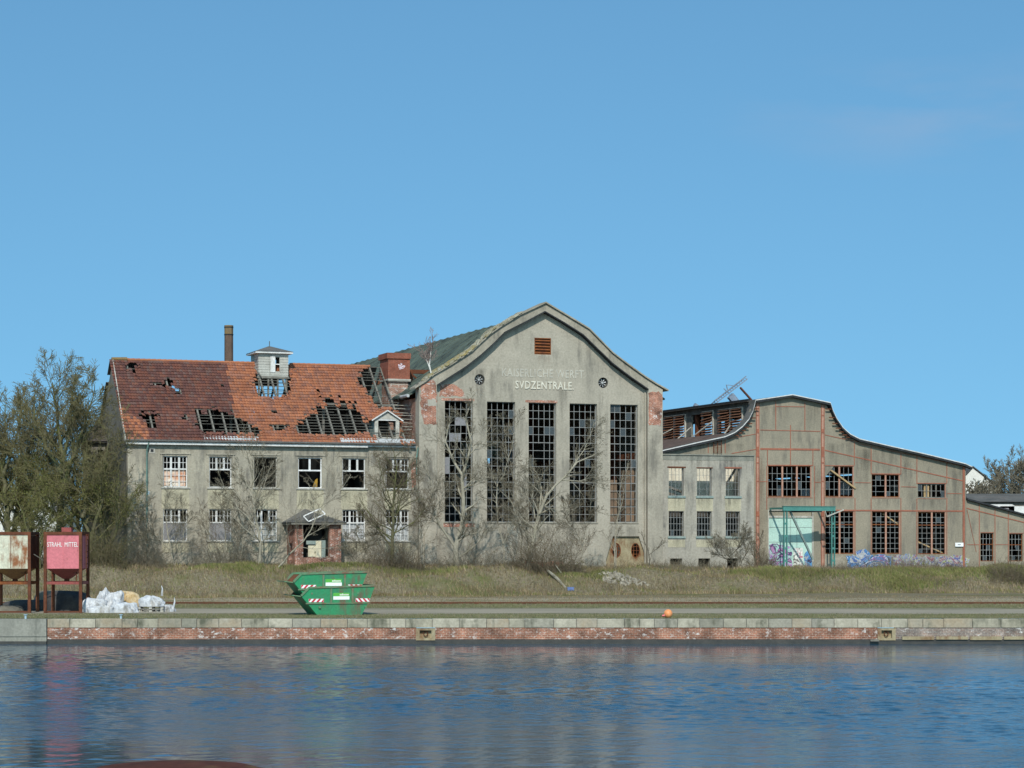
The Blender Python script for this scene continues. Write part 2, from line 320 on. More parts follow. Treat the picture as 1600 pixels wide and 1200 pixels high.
# ------------------------------------------------------------------ mesh builder
class MB:
    def __init__(s): s.v = []; s.f = []
    def add(s, vs, fs):
        k = len(s.v); s.v += [tuple(map(float, p)) for p in vs]; s.f += [tuple(k + i for i in q) for q in fs]; return s
    def box(s, u0, u1, v0, v1, z0, z1):
        if u0 > u1: u0, u1 = u1, u0
        if v0 > v1: v0, v1 = v1, v0
        if z0 > z1: z0, z1 = z1, z0
        return s.add([(u0, v0, z0), (u1, v0, z0), (u1, v1, z0), (u0, v1, z0), (u0, v0, z1), (u1, v0, z1), (u1, v1, z1), (u0, v1, z1)],
                     [(0, 3, 2, 1), (4, 5, 6, 7), (0, 1, 5, 4), (1, 2, 6, 5), (2, 3, 7, 6), (3, 0, 4, 7)])
    def bar(s, p, q, a, b=None):
        b = b or a; p = Vector(p); q = Vector(q); d = (q - p).normalized()
        r = Vector((0, 1, 0)) if abs(d.y) < .9 else Vector((1, 0, 0))
        x = d.cross(r).normalized(); y = x.cross(d).normalized()
        vs = [c + x * sx * a / 2 + y * sy * b / 2 for c in (p, q) for sx, sy in ((-1, -1), (1, -1), (1, 1), (-1, 1))]
        return s.add(vs, [(3, 2, 1, 0), (4, 5, 6, 7), (0, 1, 5, 4), (1, 2, 6, 5), (2, 3, 7, 6), (3, 0, 4, 7)])
    def tube(s, pts, r, n=8, cap=True):
        pts = [Vector(p) for p in pts]; k0 = len(s.v)
        rs = r if isinstance(r, (list, tuple)) else [r] * len(pts)
        for i, p in enumerate(pts):
            d = (pts[min(i + 1, len(pts) - 1)] - pts[max(i - 1, 0)]).normalized()
            a = Vector((0, 0, 1)) if abs(d.z) < .9 else Vector((0, 1, 0))
            x = d.cross(a).normalized(); y = x.cross(d).normalized()
            for j in range(n):
                t = 2 * math.pi * j / n; s.v.append(tuple(p + (x * math.cos(t) + y * math.sin(t)) * rs[i]))
        for i in range(len(pts) - 1):
            for j in range(n):
                a0 = k0 + i * n + j; a1 = k0 + i * n + (j + 1) % n; s.f.append((a0, a1, a1 + n, a0 + n))
        if cap: s.f.append(tuple(k0 + j for j in range(n))[::-1]); s.f.append(tuple(k0 + (len(pts) - 1) * n + j for j in range(n)))
        return s
    def prism(s, poly, v0, v1):
        """poly in (u,z), extruded along v"""
        n = len(poly)
        return s.add([(u, v0, z) for u, z in poly] + [(u, v1, z) for u, z in poly],
                     [tuple(range(n)), tuple(range(2 * n - 1, n - 1, -1))] + [(i, i + n, (i + 1) % n + n, (i + 1) % n) for i in range(n)])
    def strip(s, prof, v0, v1, th, dz=0):
        """a sheet that follows the profile [(u,z)..], th thick downwards"""
        for (a, za), (b, zb) in zip(prof[:-1], prof[1:]):
            s.add([(a, v0, za + dz), (b, v0, zb + dz), (b, v1, zb + dz), (a, v1, za + dz), (a, v0, za + dz - th), (b, v0, zb + dz - th), (b, v1, zb + dz - th), (a, v1, za + dz - th)],
                  [(0, 1, 2, 3), (7, 6, 5, 4), (0, 4, 5, 1), (2, 6, 7, 3)])
        a, za = prof[0]; b, zb = prof[-1]
        s.add([(a, v0, za + dz), (a, v1, za + dz), (a, v1, za + dz - th), (a, v0, za + dz - th)], [(0, 1, 2, 3)])
        s.add([(b, v0, zb + dz), (b, v1, zb + dz), (b, v1, zb + dz - th), (b, v0, zb + dz - th)], [(3, 2, 1, 0)])
        return s
    def wall(s, u0, u1, z0, top, opens, v, th, axis='u'):
        """wall with rectangular openings; top = height or function of u"""
        tf = top if callable(top) else (lambda u: top)
        us = {u0, u1}; zs = {z0}
        for o in opens: us |= {max(u0, min(u1, o[0])), max(u0, min(u1, o[1]))}; zs |= {o[2], o[3]}
        if callable(top):
            k = int((u1 - u0) / .45)
            for i in range(1, k): us.add(u0 + (u1 - u0) * i / k)
        zm = max(tf(u) for u in us) + 1; zs = sorted(z for z in zs if z >= z0) + [zm]
        us = sorted(us); us = [a for i, a in enumerate(us) if i == 0 or a - us[i - 1] > 1e-4]
        solid = lambda a, b, c, d: not any(o[0] - 1e-4 < (a + b) / 2 < o[1] + 1e-4 and o[2] - 1e-4 < (c + d) / 2 < o[3] + 1e-4 for o in opens)
        P = (lambda a, vv, z: (a, vv, z)) if axis == 'u' else (lambda a, vv, z: (vv, a, z))
        cells = {}
        for i in range(len(us) - 1):
            a, b = us[i], us[i + 1]; ta, tb = tf(a + 1e-5), tf(b - 1e-5)
            for j in range(len(zs) - 1):
                c, d = zs[j], zs[j + 1]
                if min(ta, tb) <= c + 1e-4 and max(ta, tb) <= c + 1e-4: continue
                if solid(a, b, c, min(d, max(ta, tb))): cells[(i, j)] = (a, b, c, min(d, ta), min(d, tb))
        for (i, j), (a, b, c, da, db) in cells.items():
            da = max(da, c); db = max(db, c)
            s.add([P(a, v, c), P(b, v, c), P(b, v, db), P(a, v, da)], [(0, 1, 2, 3)])
            s.add([P(a, v + th, c), P(b, v + th, c), P(b, v + th, db), P(a, v + th, da)], [(3, 2, 1, 0)])
            if (i - 1, j) not in cells: s.add([P(a, v, c), P(a, v, da), P(a, v + th, da), P(a, v + th, c)], [(0, 1, 2, 3)])
            if (i + 1, j) not in cells: s.add([P(b, v, c), P(b, v, db), P(b, v + th, db), P(b, v + th, c)], [(3, 2, 1, 0)])
            if (i, j - 1) not in cells and j > 0: s.add([P(a, v, c), P(b, v, c), P(b, v + th, c), P(a, v + th, c)], [(3, 2, 1, 0)])
            if (i, j + 1) not in cells: s.add([P(a, v, da), P(b, v, db), P(b, v + th, db), P(a, v + th, da)], [(0, 1, 2, 3)])
        return s
BASE = {}
def thing(name, label, cat, frame=None, base=(0, 0, 0), group=None):
    """an Empty at the thing's base; its parts' vertices are given in the frame's u, v, z"""
    o = bpy.data.objects.new(name, None); COL.objects.link(o)
    if frame is None: o.location = base
    else: o.location = frame.world(*base); o.rotation_euler = (0, 0, frame.a)
    BASE[o] = base
    o['label'] = label; o['category'] = cat
    if group: o['group'] = group
    return o
def part(mb, name, mat, parent, label=None, smooth_=False):
    """parent may be a thing or a part; vertices stay in the thing's frame"""
    root = parent
    while root.parent is not None: root = root.parent
    b = BASE.get(root, (0, 0, 0))
    if not mb.v: return None
    me = bpy.data.meshes.new(name); me.from_pydata([(x - b[0], y - b[1], z - b[2]) for x, y, z in mb.v], [], mb.f); me.update()
    if smooth_:
        for p in me.polygons: p.use_smooth = True
    o = bpy.data.objects.new(name, me); COL.objects.link(o); me.materials.append(MATS[mat]); o.parent = parent
    if label: o['label'] = label
    return o
def split(mb, name, mat, parent):
    """every separate piece added to mb becomes a part of its own"""
    root = {}
    def find(a):
        while root.setdefault(a, a) != a: a = root[a]
        return a
    for f in mb.f:
        r = find(f[0])
        for k in f[1:]: root[find(k)] = r
    grp = {}
    for f in mb.f: grp.setdefault(find(f[0]), []).append(f)
    out = []
    for fs in grp.values():
        ids = sorted({k for f in fs for k in f}); mp = {k: i for i, k in enumerate(ids)}; m = MB()
        m.v = [mb.v[k] for k in ids]; m.f = [tuple(mp[k] for k in f) for f in fs]; out.append(part(m, name, mat, parent))
    return out
def solo(mb, name, mat, label, cat, group=None, kind=None, smooth_=False, base=None):
    """a thing that is one mesh, built in world coordinates"""
    b = base or (0, 0, 0)
    me = bpy.data.meshes.new(name); me.from_pydata([(x - b[0], y - b[1], z - b[2]) for x, y, z in mb.v], [], mb.f); me.update()
    if smooth_:
        for p in me.polygons: p.use_smooth = True
    o = bpy.data.objects.new(name, me); COL.objects.link(o); me.materials.append(MATS[mat]); o.location = b
    if label: o['label'] = label; o['category'] = cat
    if group: o['group'] = group
    if kind: o['kind'] = kind
    return o
def copy_thing(o, loc, label):
    def cp(src, par):
        c = src.copy(); COL.objects.link(c)
        if par is not None: c.parent = par
        for ch in list(src.children): cp(ch, c)
        return c
    c = cp(o, None); c.location = loc; c['label'] = label
    return c
def text_mesh(body, size_w, size_h, depth=.02, space=1.0, bold=0.0):
    cu = bpy.data.curves.new("t", 'FONT'); cu.body = body; cu.extrude = .5; cu.space_character = space; cu.offset = bold; cu.resolution_u = 2
    o = bpy.data.objects.new("t", cu); COL.objects.link(o); dg = bpy.context.evaluated_depsgraph_get(); dg.update()
    me = o.evaluated_get(dg).to_mesh(); vs = [tuple(v.co) for v in me.vertices]; fs = [tuple(p.vertices) for p in me.polygons]
    o.evaluated_get(dg).to_mesh_clear(); bpy.data.objects.remove(o); bpy.data.curves.remove(cu)
    x0 = min(v[0] for v in vs); x1 = max(v[0] for v in vs); y0 = min(v[1] for v in vs); y1 = max(v[1] for v in vs)
    return [((x - x0) / (x1 - x0) * size_w, -(z) * depth * 2, (y - y0) / (y1 - y0) * size_h) for x, y, z in vs], fs
def put_text(mb, body, u, v, z, wd, ht, depth=.02, bold=0.0, space=1.0):
    vs, fs = text_mesh(body, wd, ht, depth, space, bold)
    mb.add([(a + u, b + v, c + z) for a, b, c in vs], fs); return mb
def grid_window(root, o, v, cols, rows, heavy_rows=(), mullions=(), fw=.06, bw=.028, fmat='steel_window', bmat=None, sill=None, name='window', panes=None, paneval='old_glass', drop=0.0, rng=None):
    """o = (u0,u1,z0,z1); one frame (the window part), its glazing bars and panes as sub-parts"""
    u0, u1, z0, z1 = o; d = .06
    f = MB(); f.box(u0, u0 + fw, v, v + d, z0, z1); f.box(u1 - fw, u1, v, v + d, z0, z1)
    f.box(u0 + fw, u1 - fw, v, v + d, z0, z0 + fw); f.box(u0 + fw, u1 - fw, v, v + d, z1 - fw, z1)
    for t in mullions: uu = u0 + (u1 - u0) * t; f.box(uu - fw * .7, uu + fw * .7, v - .005, v + d + .005, z0 + fw, z1 - fw)
    for t in heavy_rows: zz = z0 + (z1 - z0) * t; f.box(u0 + fw, u1 - fw, v + .004, v + d - .004, zz - fw * .5, zz + fw * .5)
    w_ = part(f, name, fmat, root)
    g = MB()
    for i in range(1, cols):
        t = i / cols
        if any(abs(t - m) < .01 for m in mullions): continue
        uu = u0 + (u1 - u0) * t
        if drop and rng.random() < drop:
            zc = z0 + (z1 - z0) * rng.choice([.33, .5, .66]); g.box(uu - bw / 2, uu + bw / 2, v + .015, v + .045, zc, z1 - fw)
        else: g.box(uu - bw / 2, uu + bw / 2, v + .015, v + .045, z0 + fw, z1 - fw)
    for j in range(1, rows):
        t = j / rows
        if any(abs(t - m) < .01 for m in heavy_rows): continue
        zz = z0 + (z1 - z0) * t; g.box(u0 + fw, u1 - fw, v + .019, v + .041, zz - bw / 2, zz + bw / 2)
    part(g, 'glazing_bars', bmat or fmat, w_)
    if panes:
        p = MB()
        for (i, j) in panes:
            a = u0 + (u1 - u0) * i / cols; b = u0 + (u1 - u0) * (i + 1) / cols; c = z1 - (z1 - z0) * (j + 1) / rows; e = z1 - (z1 - z0) * j / rows
            p.box(a + .02, b - .02, v + .027, v + .033, c + .02, e - .02)
        split(p, 'pane', paneval, w_)
    return w_

def np_mesh(name, V, F, mat, parent=None):
    me = bpy.data.meshes.new(name); k = F.shape[1]
    me.vertices.add(len(V)); me.vertices.foreach_set('co', np.ascontiguousarray(V, dtype=np.float32).ravel())
    me.loops.add(F.size); me.loops.foreach_set('vertex_index', np.ascontiguousarray(F, dtype=np.int32).ravel())
    me.polygons.add(len(F)); me.polygons.foreach_set('loop_start', np.arange(0, F.size, k, dtype=np.int32)); me.polygons.foreach_set('loop_total', np.full(len(F), k, dtype=np.int32))
    me.update(calc_edges=True); me.validate()
    o = bpy.data.objects.new(name, me); COL.objects.link(o); me.materials.append(MATS[mat])
    if parent is not None: o.parent = parent
    return o
# ================================================================== the setting
def build_ground():
    ys = list(np.arange(101.42, 165, .45)) + list(np.geomspace(166, 2500, 24)); xs = list(-np.geomspace(46, 1500, 18)[::-1]) + list(np.arange(-45.5, 50, .6)) + list(np.geomspace(51, 1500, 18))
    vs = []; n = len(xs)
    for y in ys:
        for x in xs: vs.append((x, y, gz(x, y) if y > 101.5 else 0.0))
    fs = [(j * n + i, j * n + i + 1, (j + 1) * n + i + 1, (j + 1) * n + i) for j in range(len(ys) - 1) for i in range(n - 1)]
    m = MB(); m.add(vs, fs); solo(m, 'ground', 'ground', None, None, kind='structure', smooth_=True)
    m = MB(); xs = np.arange(-300, 301, 1.5); vs = []
    for x in xs:
        k = .5 * math.sin(x * .21) + .35 * math.sin(x * .47 + 1); vs += [(x, 108.4 + k * .9, .006), (x, 115.0 + k * 1.4, .006)]
    fs = [(2 * i, 2 * i + 2, 2 * i + 3, 2 * i + 1) for i in range(len(xs) - 1)]
    m.add(vs, fs); solo(m, 'road', 'asphalt', None, None, kind='structure')
    build_water()
def build_water():
    """the harbour basin: one sheet, its ripples real geometry where they can be seen"""
    xs = np.concatenate([[-700, -300, -120, -60], np.arange(-35, 35.01, .125), [60, 120, 300, 700]]); ys = np.concatenate([[-60, -20, 0, 10, 18], np.arange(24, 60, .085), np.arange(60, 101.25, .075)])
    X, Y = np.meshgrid(xs, ys); rs = np.random.RandomState(12); H = np.zeros_like(X)
    def patch(seed, k, sx=.35):
        r = np.random.RandomState(seed); f = np.zeros_like(X)
        for i in range(9): a = r.uniform(0, 6.28); q = k * r.uniform(.5, 2.2); f += np.sin(X * q * sx * math.cos(a) + Y * q * math.sin(a) + r.uniform(0, 6.28)) / (1 + i * .15)
        return f / 2.2
    calm = 1 / (1 + np.exp(-(patch(3, .16) + .35 * patch(5, .5) + .35) * 3.2)); near = np.clip((101.2 - Y) / 30, 0, 1) ** .8; calm = (.25 + .75 * calm) * (.34 + .66 * near)
    for i in range(56):
        lam = .30 * (1.7 / .30) ** (rs.rand() ** 1.1); a = math.pi / 2 + rs.normal(0, .62); k = 2 * math.pi / lam
        sl = .0195 * (1 if lam < 1.2 else .6); H += (sl / k) * np.sin(k * (X * math.cos(a) + Y * math.sin(a)) + rs.uniform(0, 6.28) + .5 * np.sin(X * .13 + i) + .5 * np.sin(Y * .21 + i * 2))
    edge = np.clip((35 - np.abs(X)) / 3, 0, 1) * np.clip((Y - 24) / 3, 0, 1)
    V = np.c_[X.ravel(), Y.ravel(), (-1.15 + H * calm * edge).ravel()]; nx = len(xs); ny = len(ys)
    b = (np.arange(ny - 1)[:, None] * nx + np.arange(nx - 1)).ravel(); F = np.c_[b, b + 1, b + nx + 1, b + nx]
    o = np_mesh('water', V, F, 'water'); o['kind'] = 'structure'; o.data.polygons.foreach_set('use_smooth', np.ones(len(F), dtype=bool))
build_ground()

# ================================================================== quay walls
def quay():
    rng = random.Random(3)
    xr = (74 - 800) / FPX * 101; x1 = 60
    q = thing('quay_wall', 'long red brick quay wall with pale stone coping along the water', 'quay wall', None, (0, 101, -1.15))
    xg = (1400 - 800) / FPX * 101
    m = MB(); m.box(xr, (650 - 800) / FPX * 101, 101.0, 101.4, -.93, -.40)
    holes = [((650 - 800) / FPX * 101, (680 - 800) / FPX * 101), ((1371 - 800) / FPX * 101, (1399 - 800) / FPX * 101)]
    m.box(holes[0][1], holes[1][0], 101.0, 101.4, -.93, -.40)
    part(m, 'brick_face', 'brick_quay', q)
    m = MB(); m.box(holes[1][1], x1, 101.003, 101.4, -.93, -.40); part(m, 'brick_face', 'brick_quay_grey', q, 'weathered grey brick face')
    m = MB(); m.box(xr, x1, 100.97, 101.4, -2.5, -.93); 
    part(m, 'waterline_footing', 'quay_dark', q, 'dark wet footing at the waterline')
    x = xr; i = 0
    base = weathered
    mats = []
    for k, (a, b) in enumerate([((.40, .365, .275), (.28, .26, .20)), ((.36, .335, .265), (.26, .245, .20)), ((.47, .43, .335), (.34, .31, .24)), ((.35, .28, .19), (.37, .335, .265))]):
        weathered("coping_stone_%d" % k, a, b, (.12, .12, .085), scale=1.2, streak=1.0, fine=9, area=1.2, t3=(.48, .62), grime=.5); mats.append("coping_stone_%d" % k)
    while x < 38 and i < 95:
        wdt = rng.choice([.92, 1.0, 1.05, .7, 1.25]) * rng.uniform(.95, 1.05); dz = rng.uniform(-.008, .008); dy = rng.uniform(0, .018)
        m = MB(); g = .012
        c = .02
        m.add([(x + g, 100.96 + dy, -.395), (x + wdt - g, 100.96 + dy, -.395), (x + wdt - g, 100.96 + dy, .0 - c + dz), (x + g, 100.96 + dy, -c + dz), (x + g, 100.96 + dy + c, dz), (x + wdt - g, 100.96 + dy + c, dz),
               (x + wdt - g, 101.46, dz), (x + g, 101.46, dz), (x + g, 101.46, -.395), (x + wdt - g, 101.46, -.395)],
              [(0, 1, 2, 3), (3, 2, 5, 4), (4, 5, 6, 7), (7, 6, 9, 8), (0, 3, 4, 7, 8), (1, 9, 6, 5, 2), (0, 8, 9, 1)])
        part(m, 'coping_stone', rng.choice(mats), q); x += wdt; i += 1
    m = MB(); m.box(x, x1, 100.96, 101.46, -.395, 0); part(m, 'coping_stone', mats[1], q)
    m = MB(); m.box(xr + .01, x, 101.02, 101.44, -.40, -.03); part(m, 'joint_bed', 'quay_dark', q)
    for k, (a, b) in enumerate(holes):
        f = MB(); f.box(a, a + .17, 100.92, 101.3, -.98, -.43); f.box(b - .17, b, 100.92, 101.3, -.98, -.43); f.box(a + .17, b - .17, 100.92, 101.3, -.98, -.88); f.box(a + .17, b - .17, 100.92, 101.3, -.52, -.43)
        f.box(a + .17, b - .17, 101.12, 101.3, -.88, -.52)
        ff = part(f, 'mooring_recess', 'concrete_rust', q)
        g = MB(); g.tube([((a + b) / 2 + .09 * math.cos(t), 101.04, -.68 + .11 * math.sin(t)) for t in np.linspace(0, 2 * math.pi, 13)], .022, 6); part(g, 'mooring_ring', 'rust', ff)
    p = MB(); p.box(holes[1][0] - .35, holes[1][0] + .05, 100.8, 101.0, -1.02, -.93); part(p, 'timber_step', 'timber_grey', q)
    p = MB()
    for k in range(4): a = holes[1][1] + .3 + k * 1.55; p.box(a, a + 1.45, 100.88, 101.0, -.93 - rng.random() * .03, -.80)
    split(p, 'ledge', 'concrete_rust', q)
    c = thing('concrete_quay', 'grey stained concrete quay wall left of the red brick one', 'quay wall', None, (-30, 101, -1.15))
    m = MB(); m.box(-120, xr - .02, 100.86, 101.6, -.80, 0.0); part(m, 'concrete_face', 'concrete', c)
    m = MB(); m.box(-120, xr - .02, 100.90, 101.6, -1.02, -.80); part(m, 'lower_ledge', 'concrete', c)
    m = MB(); m.box(-120, xr - .02, 100.87, 101.6, -2.5, -1.02); part(m, 'waterline_footing', 'quay_dark', c)
    # little mooring pins on the quay edge
    for k, (px, lab) in enumerate([(40, 'small pale blue steel pin on the quay edge below the white silo'), (189, 'small pale blue steel pin on the quay edge in front of the white bags')]):
        X = (px - 800) / FPX * 101.3
        t = thing('mooring_pin', lab, 'mooring pin', None, (X, 101.3, 0), 'mooring pins on the quay edge')
        m = MB(); m.tube([(X, 101.3, 0), (X, 101.3, .17)], .05, 10); part(m, 'post', 'pin_blue', t)
        m = MB(); m.tube([(X, 101.3, .17), (X, 101.3, .2)], .09, 10); part(m, 'cap', 'pin_blue', t)
plain("pin_blue", (.35, .48, .55), .5)
quay()

# rusty rails along the quay
def rails():
    t = thing('railway_track', 'rusty railway track running along the quay behind the skips', 'railway track', None, (0, 124.5, 0))
    for y in (123.9, 125.34):
        m = MB(); m.box(-150, 150, y - .035, y + .035, .055, .085); m.box(-150, 150, y - .012, y + .012, .016, .055); m.box(-150, 150, y - .07, y + .07, .0, .016)
        part(m, 'rail', 'rust_rail', t)
    m = MB()
    for i in range(330): x = -110 + i * .66; m.box(x, x + .26, 123.3, 125.95, -.12, .008)
    part(m, 'sleepers', 'timber_grey', t)['kind'] = 'stuff'
rails()

# ================================================================== power hall with the big gable
def prof(pts, v): return [FA.hit(px, py, v) for px, py in pts]
def interp(pr):
    us = [p[0] for p in pr]; zs = [p[1] for p in pr]
    return lambda u: float(np.interp(u, us, zs))
HV = -.40                                             # the raised border stands this far in front of the wall field
H_OUT = prof([(655, 600), (665, 594), (678, 583.5), (703.3, 569), (736.7, 547.5), (751.7, 533), (766.7, 519.5), (781.7, 509), (811.7, 490.5), (852, 471.7), (886, 492), (920, 512.5), (938, 531), (956.7, 550), (975, 564), (990, 575), (1006.7, 587), (1023, 597.5), (1036, 605.5)], HV)
H_IN = prof([(682.5, 601), (728, 572), (751.7, 553.5), (772, 535), (788, 518.5), (820, 502.5), (851, 486), (882, 504), (911, 522.5), (934, 545), (956.7, 567), (985, 588.5), (1012.5, 607.5)], HV)
HL, HR = FA.hit(655, 700, HV)[0], FA.hit(1035.5, 700, HV)[0]
def hall():
    rng = random.Random(11)
    R0 = thing('power_hall', 'tall grey plastered hall with a big curved gable and five tall windows', 'industrial hall', FA, (0, 0, 1.2))
    zt = FA.hit(848, 629.3, .0)[1]; zb = FA.hit(848, 816, .0)[1]
    wins = []
    for a, b in ((695, 739), (761, 805), (826, 869), (890, 933), (953.5, 996.5)):
        wins.append((FA.hit(a, 700, 0)[0], FA.hit(b, 700, 0)[0], zb, zt))
    ft = interp(H_OUT); top = lambda u: ft(u) - .10
    low = (FA.hit(947, 860, 0)[0], FA.hit(1011, 860, 0)[0], -1, FA.hit(980, 838, 0)[1])
    vent = (FA.hit(835, 540, 0)[0], FA.hit(861, 540, 0)[0], FA.hit(848, 554, 0)[1], FA.hit(848, 528, 0)[1])
    oc = [(FA.hit(749.5, 593, 0), .40), (FA.hit(942.5, 598, 0), .40)]
    ocr = [(c[0] - r, c[0] + r, c[1] - r, c[1] + r) for c, r in oc]
    m = MB(); m.wall(HL + .02, HR - .02, -1, top, wins + [low, vent] + ocr, 0, .55)
    for (c, r) in oc:                                   # square cut-outs filled in to a round hole
        n = 32
        for k in range(n):
            t0, t1 = 2 * math.pi * k / n, 2 * math.pi * (k + 1) / n
            def sq(t): q = max(abs(math.cos(t)), abs(math.sin(t))); return (c[0] + r * math.cos(t) / q, c[1] + r * math.sin(t) / q)
            rr = r * .985
            a, b = sq(t0), sq(t1); d, e = (c[0] + rr * math.cos(t0), c[1] + rr * math.sin(t0)), (c[0] + rr * math.cos(t1), c[1] + rr * math.sin(t1))
            m.add([(a[0], .002, a[1]), (b[0], .002, b[1]), (e[0], .002, e[1]), (d[0], .002, d[1]), (d[0], .5, d[1]), (e[0], .5, e[1])], [(0, 1, 2, 3), (3, 2, 5, 4)])
    wall = part(m, 'wall', 'plaster', R0)
    # trapezoid niche: fill the two upper corners of its square hole
    m = MB(); L0, L1, _, LZ = low; sl_ = 1.0
    m.prism([(L0, LZ - 1.75), (L0, LZ), (L0 + .55, LZ)], .004, .5); m.prism([(L1, LZ), (L1, LZ - 1.75), (L1 - .65, LZ)], .004, .5)
    split(m, 'niche_haunch', 'plaster', wall)
    cu = [FA.hit(963, 860, .2), FA.hit(993, 860, .2)]
    m = MB(); rr = (.36, .55)
    hs = [(c[0] - rr[0], c[0] + rr[0], c[1] - rr[1], c[1] + rr[1]) for c in cu]
    m.wall(L0, L1, -1, LZ, hs, .2, .15)
    for c in cu:
        for k in range(24):
            t0, t1 = 2 * math.pi * k / 24, 2 * math.pi * (k + 1) / 24
            def sq(t): q = max(abs(math.cos(t)), abs(math.sin(t))); return (c[0] + rr[0] * math.cos(t) / q, c[1] + rr[1] * math.sin(t) / q)
            a, b = sq(t0), sq(t1); d = (c[0] + rr[0] * .98 * math.cos(t0), c[1] + rr[1] * .98 * math.sin(t0)); e = (c[0] + rr[0] * .98 * math.cos(t1), c[1] + rr[1] * .98 * math.sin(t1))
            m.add([(a[0], .203, a[1]), (b[0], .203, b[1]), (e[0], .203, e[1]), (d[0], .203, d[1]), (d[0], .33, d[1]), (e[0], .33, e[1])], [(0, 1, 2, 3), (3, 2, 5, 4)])
    niche = part(m, 'niche_panel', 'concrete_rust', R0, 'rusty stained panel with two oval windows')
    for c in cu:
        g = MB()
        for d in (-.12, .12): g.box(c[0] + d - .02, c[0] + d + .02, .26, .3, c[1] - .55, c[1] + .55)
        for d in (-.28, 0, .28): g.box(c[0] - .36, c[0] + .36, .262, .298, c[1] + d - .02, c[1] + d + .02)
        g.tube([(c[0] + rr[0] * .95 * math.cos(t), .22, c[1] + rr[1] * .95 * math.sin(t)) for t in np.linspace(0, 2 * math.pi, 25)], .04, 6)
        part(g, 'oval_window', 'rust_orange', niche)
    # windows
    for k, o in enumerate(wins):
        pn = {0: [(2, 2), (3, 2), (2, 4), (1, 4), (0, 7), (0, 8), (3, 9), (3, 10)], 1: [(4, 1), (0, 6)], 2: [(4, 3), (0, 3), (3, 3)], 3: [(0, 3), (4, 2), (2, 2)], 4: [(0, 0), (1, 0), (0, 2), (3, 1), (4, 7), (2, 3)]}[k]
        pn = pn + [(rng.randrange(5), rng.randrange(15)) for _ in range(1)]
        grid_window(R0, o, .20, 5, 15, heavy_rows=(1 / 3, 2 / 3), fw=.05, bw=.036, panes=pn, paneval='board_grey' if k == 0 else 'old_glass', drop=.12, rng=rng)
    # sills and lintels
    m = MB()
    for o in wins: m.box(o[0] - .05, o[1] + .05, -.06, .2, zb - .08, zb - .003)
    split(m, 'window_sill', 'cornice', R0)
    m = MB()
    for k in (0, 2): o = wins[k]; m.box(o[0] - .25, o[1] + .1, -.012, .1, zt + .003, zt + .17)
    o = wins[0]; m.box(o[0] - .1, o[1] + .1, -.014, .1, zb - .35, zb - .085)
    split(m, 'brick_lintel', 'brick_exposed', R0)
    # raised border: from inner line to outer line, down to the piers
    def zin(u): return float(np.interp(u, [p[0] for p in H_IN], [p[1] for p in H_IN]))
    m = MB(); il, ir = H_IN[0][0], H_IN[-1][0]
    us = sorted(set([il, ir] + [p[0] for p in H_OUT if il < p[0] < ir] + [p[0] for p in H_IN]))
    for a, b in zip(us[:-1], us[1:]): m.prism([(a, zin(a)), (b, zin(b)), (b, ft(b) - .12), (a, ft(a) - .12)], HV, -.003)
    part(m, 'gable_border', 'cornice', R0)
    m = MB()
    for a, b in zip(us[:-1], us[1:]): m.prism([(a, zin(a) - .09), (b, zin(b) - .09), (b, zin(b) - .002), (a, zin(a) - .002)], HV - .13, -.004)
    part(m, 'border_shadow_moulding', 'dark_underside', R0)  # near-black strip: the shadow line under the border is put into its colour
    m = MB(); ex = [(HL - .35, ft(HL) - .25)] + [p for p in H_OUT[1:-1]] + [(HR + .42, ft(HR) - .18)]
    for (a, za), (b, zb_) in zip(ex[:-1], ex[1:]): m.prism([(a, za - .10), (b, zb_ - .10), (b, zb_ + .01), (a, za + .01)], HV - .17, .75)
    part(m, 'coping', 'cornice', R0)
    # ruined bricks and lichen on the left rake
    for nm, mt, lo, hi, cnt in (('coping_debris', 'coping_ruin', 0, .80, 520), ('lichen_bricks', 'lichen_coping', .02, .40, 330)):
        m = MB(); hl, hm = H_OUT[1][0], H_OUT[9][0]
        for i in range(cnt):
            u = hl + (hm - hl) * (lo + (hi - lo) * rng.random()) ; z = ft(u) + .02 + rng.random() * .14 * (1 if u < hl + (hm - hl) * .62 else .45)
            s_ = rng.uniform(.06, .14); v = rng.uniform(HV - .26, .5); sl = (ft(u + .1) - ft(u - .1)) / .2
            m.add([(u - s_, v, z - s_ * sl - .05), (u + s_, v, z + s_ * sl - .05), (u + s_, v + .16, z + s_ * sl - .05), (u - s_, v + .16, z - s_ * sl - .05),
                   (u - s_, v, z - s_ * sl + .05), (u + s_, v, z + s_ * sl + .05), (u + s_, v + .16, z + s_ * sl + .05), (u - s_, v + .16, z - s_ * sl + .05)],
                  [(0, 3, 2, 1), (4, 5, 6, 7), (0, 1, 5, 4), (1, 2, 6, 5), (2, 3, 7, 6), (3, 0, 4, 7)])
        part(m, nm, mt, R0)
    # corner piers
    pl = FA.hit(682.5, 700, HV)[0]; pr_ = FA.hit(1012.5, 700, HV)[0]
    m = MB(); m.prism([(HL, -1), (pl, -1), (pl, ft(pl) - .13), (HL, ft(HL) - .15)], HV, -.004); part(m, 'corner_pier', 'plaster', R0)
    m = MB(); m.prism([(pr_, -1), (HR, -1), (HR, ft(HR) - .15), (pr_, ft(pr_) - .13)], HV, -.004); part(m, 'corner_pier', 'plaster', R0)
    m = MB(); a = FA.hit(1008, 800, 0)[0]; m.box(a - .1, a, -.14, -.003, -1, FA.hit(1008, 613, 0)[1]); part(m, 'pilaster', 'plaster', R0)
    m = MB()
    for a, b in ((657, 661), (664, 682), ): m.box(FA.hit(a, 850, HV - .1)[0], FA.hit(b, 850, HV - .1)[0], HV - .10, HV - .003, -1, FA.hit(670, 832, HV)[1])
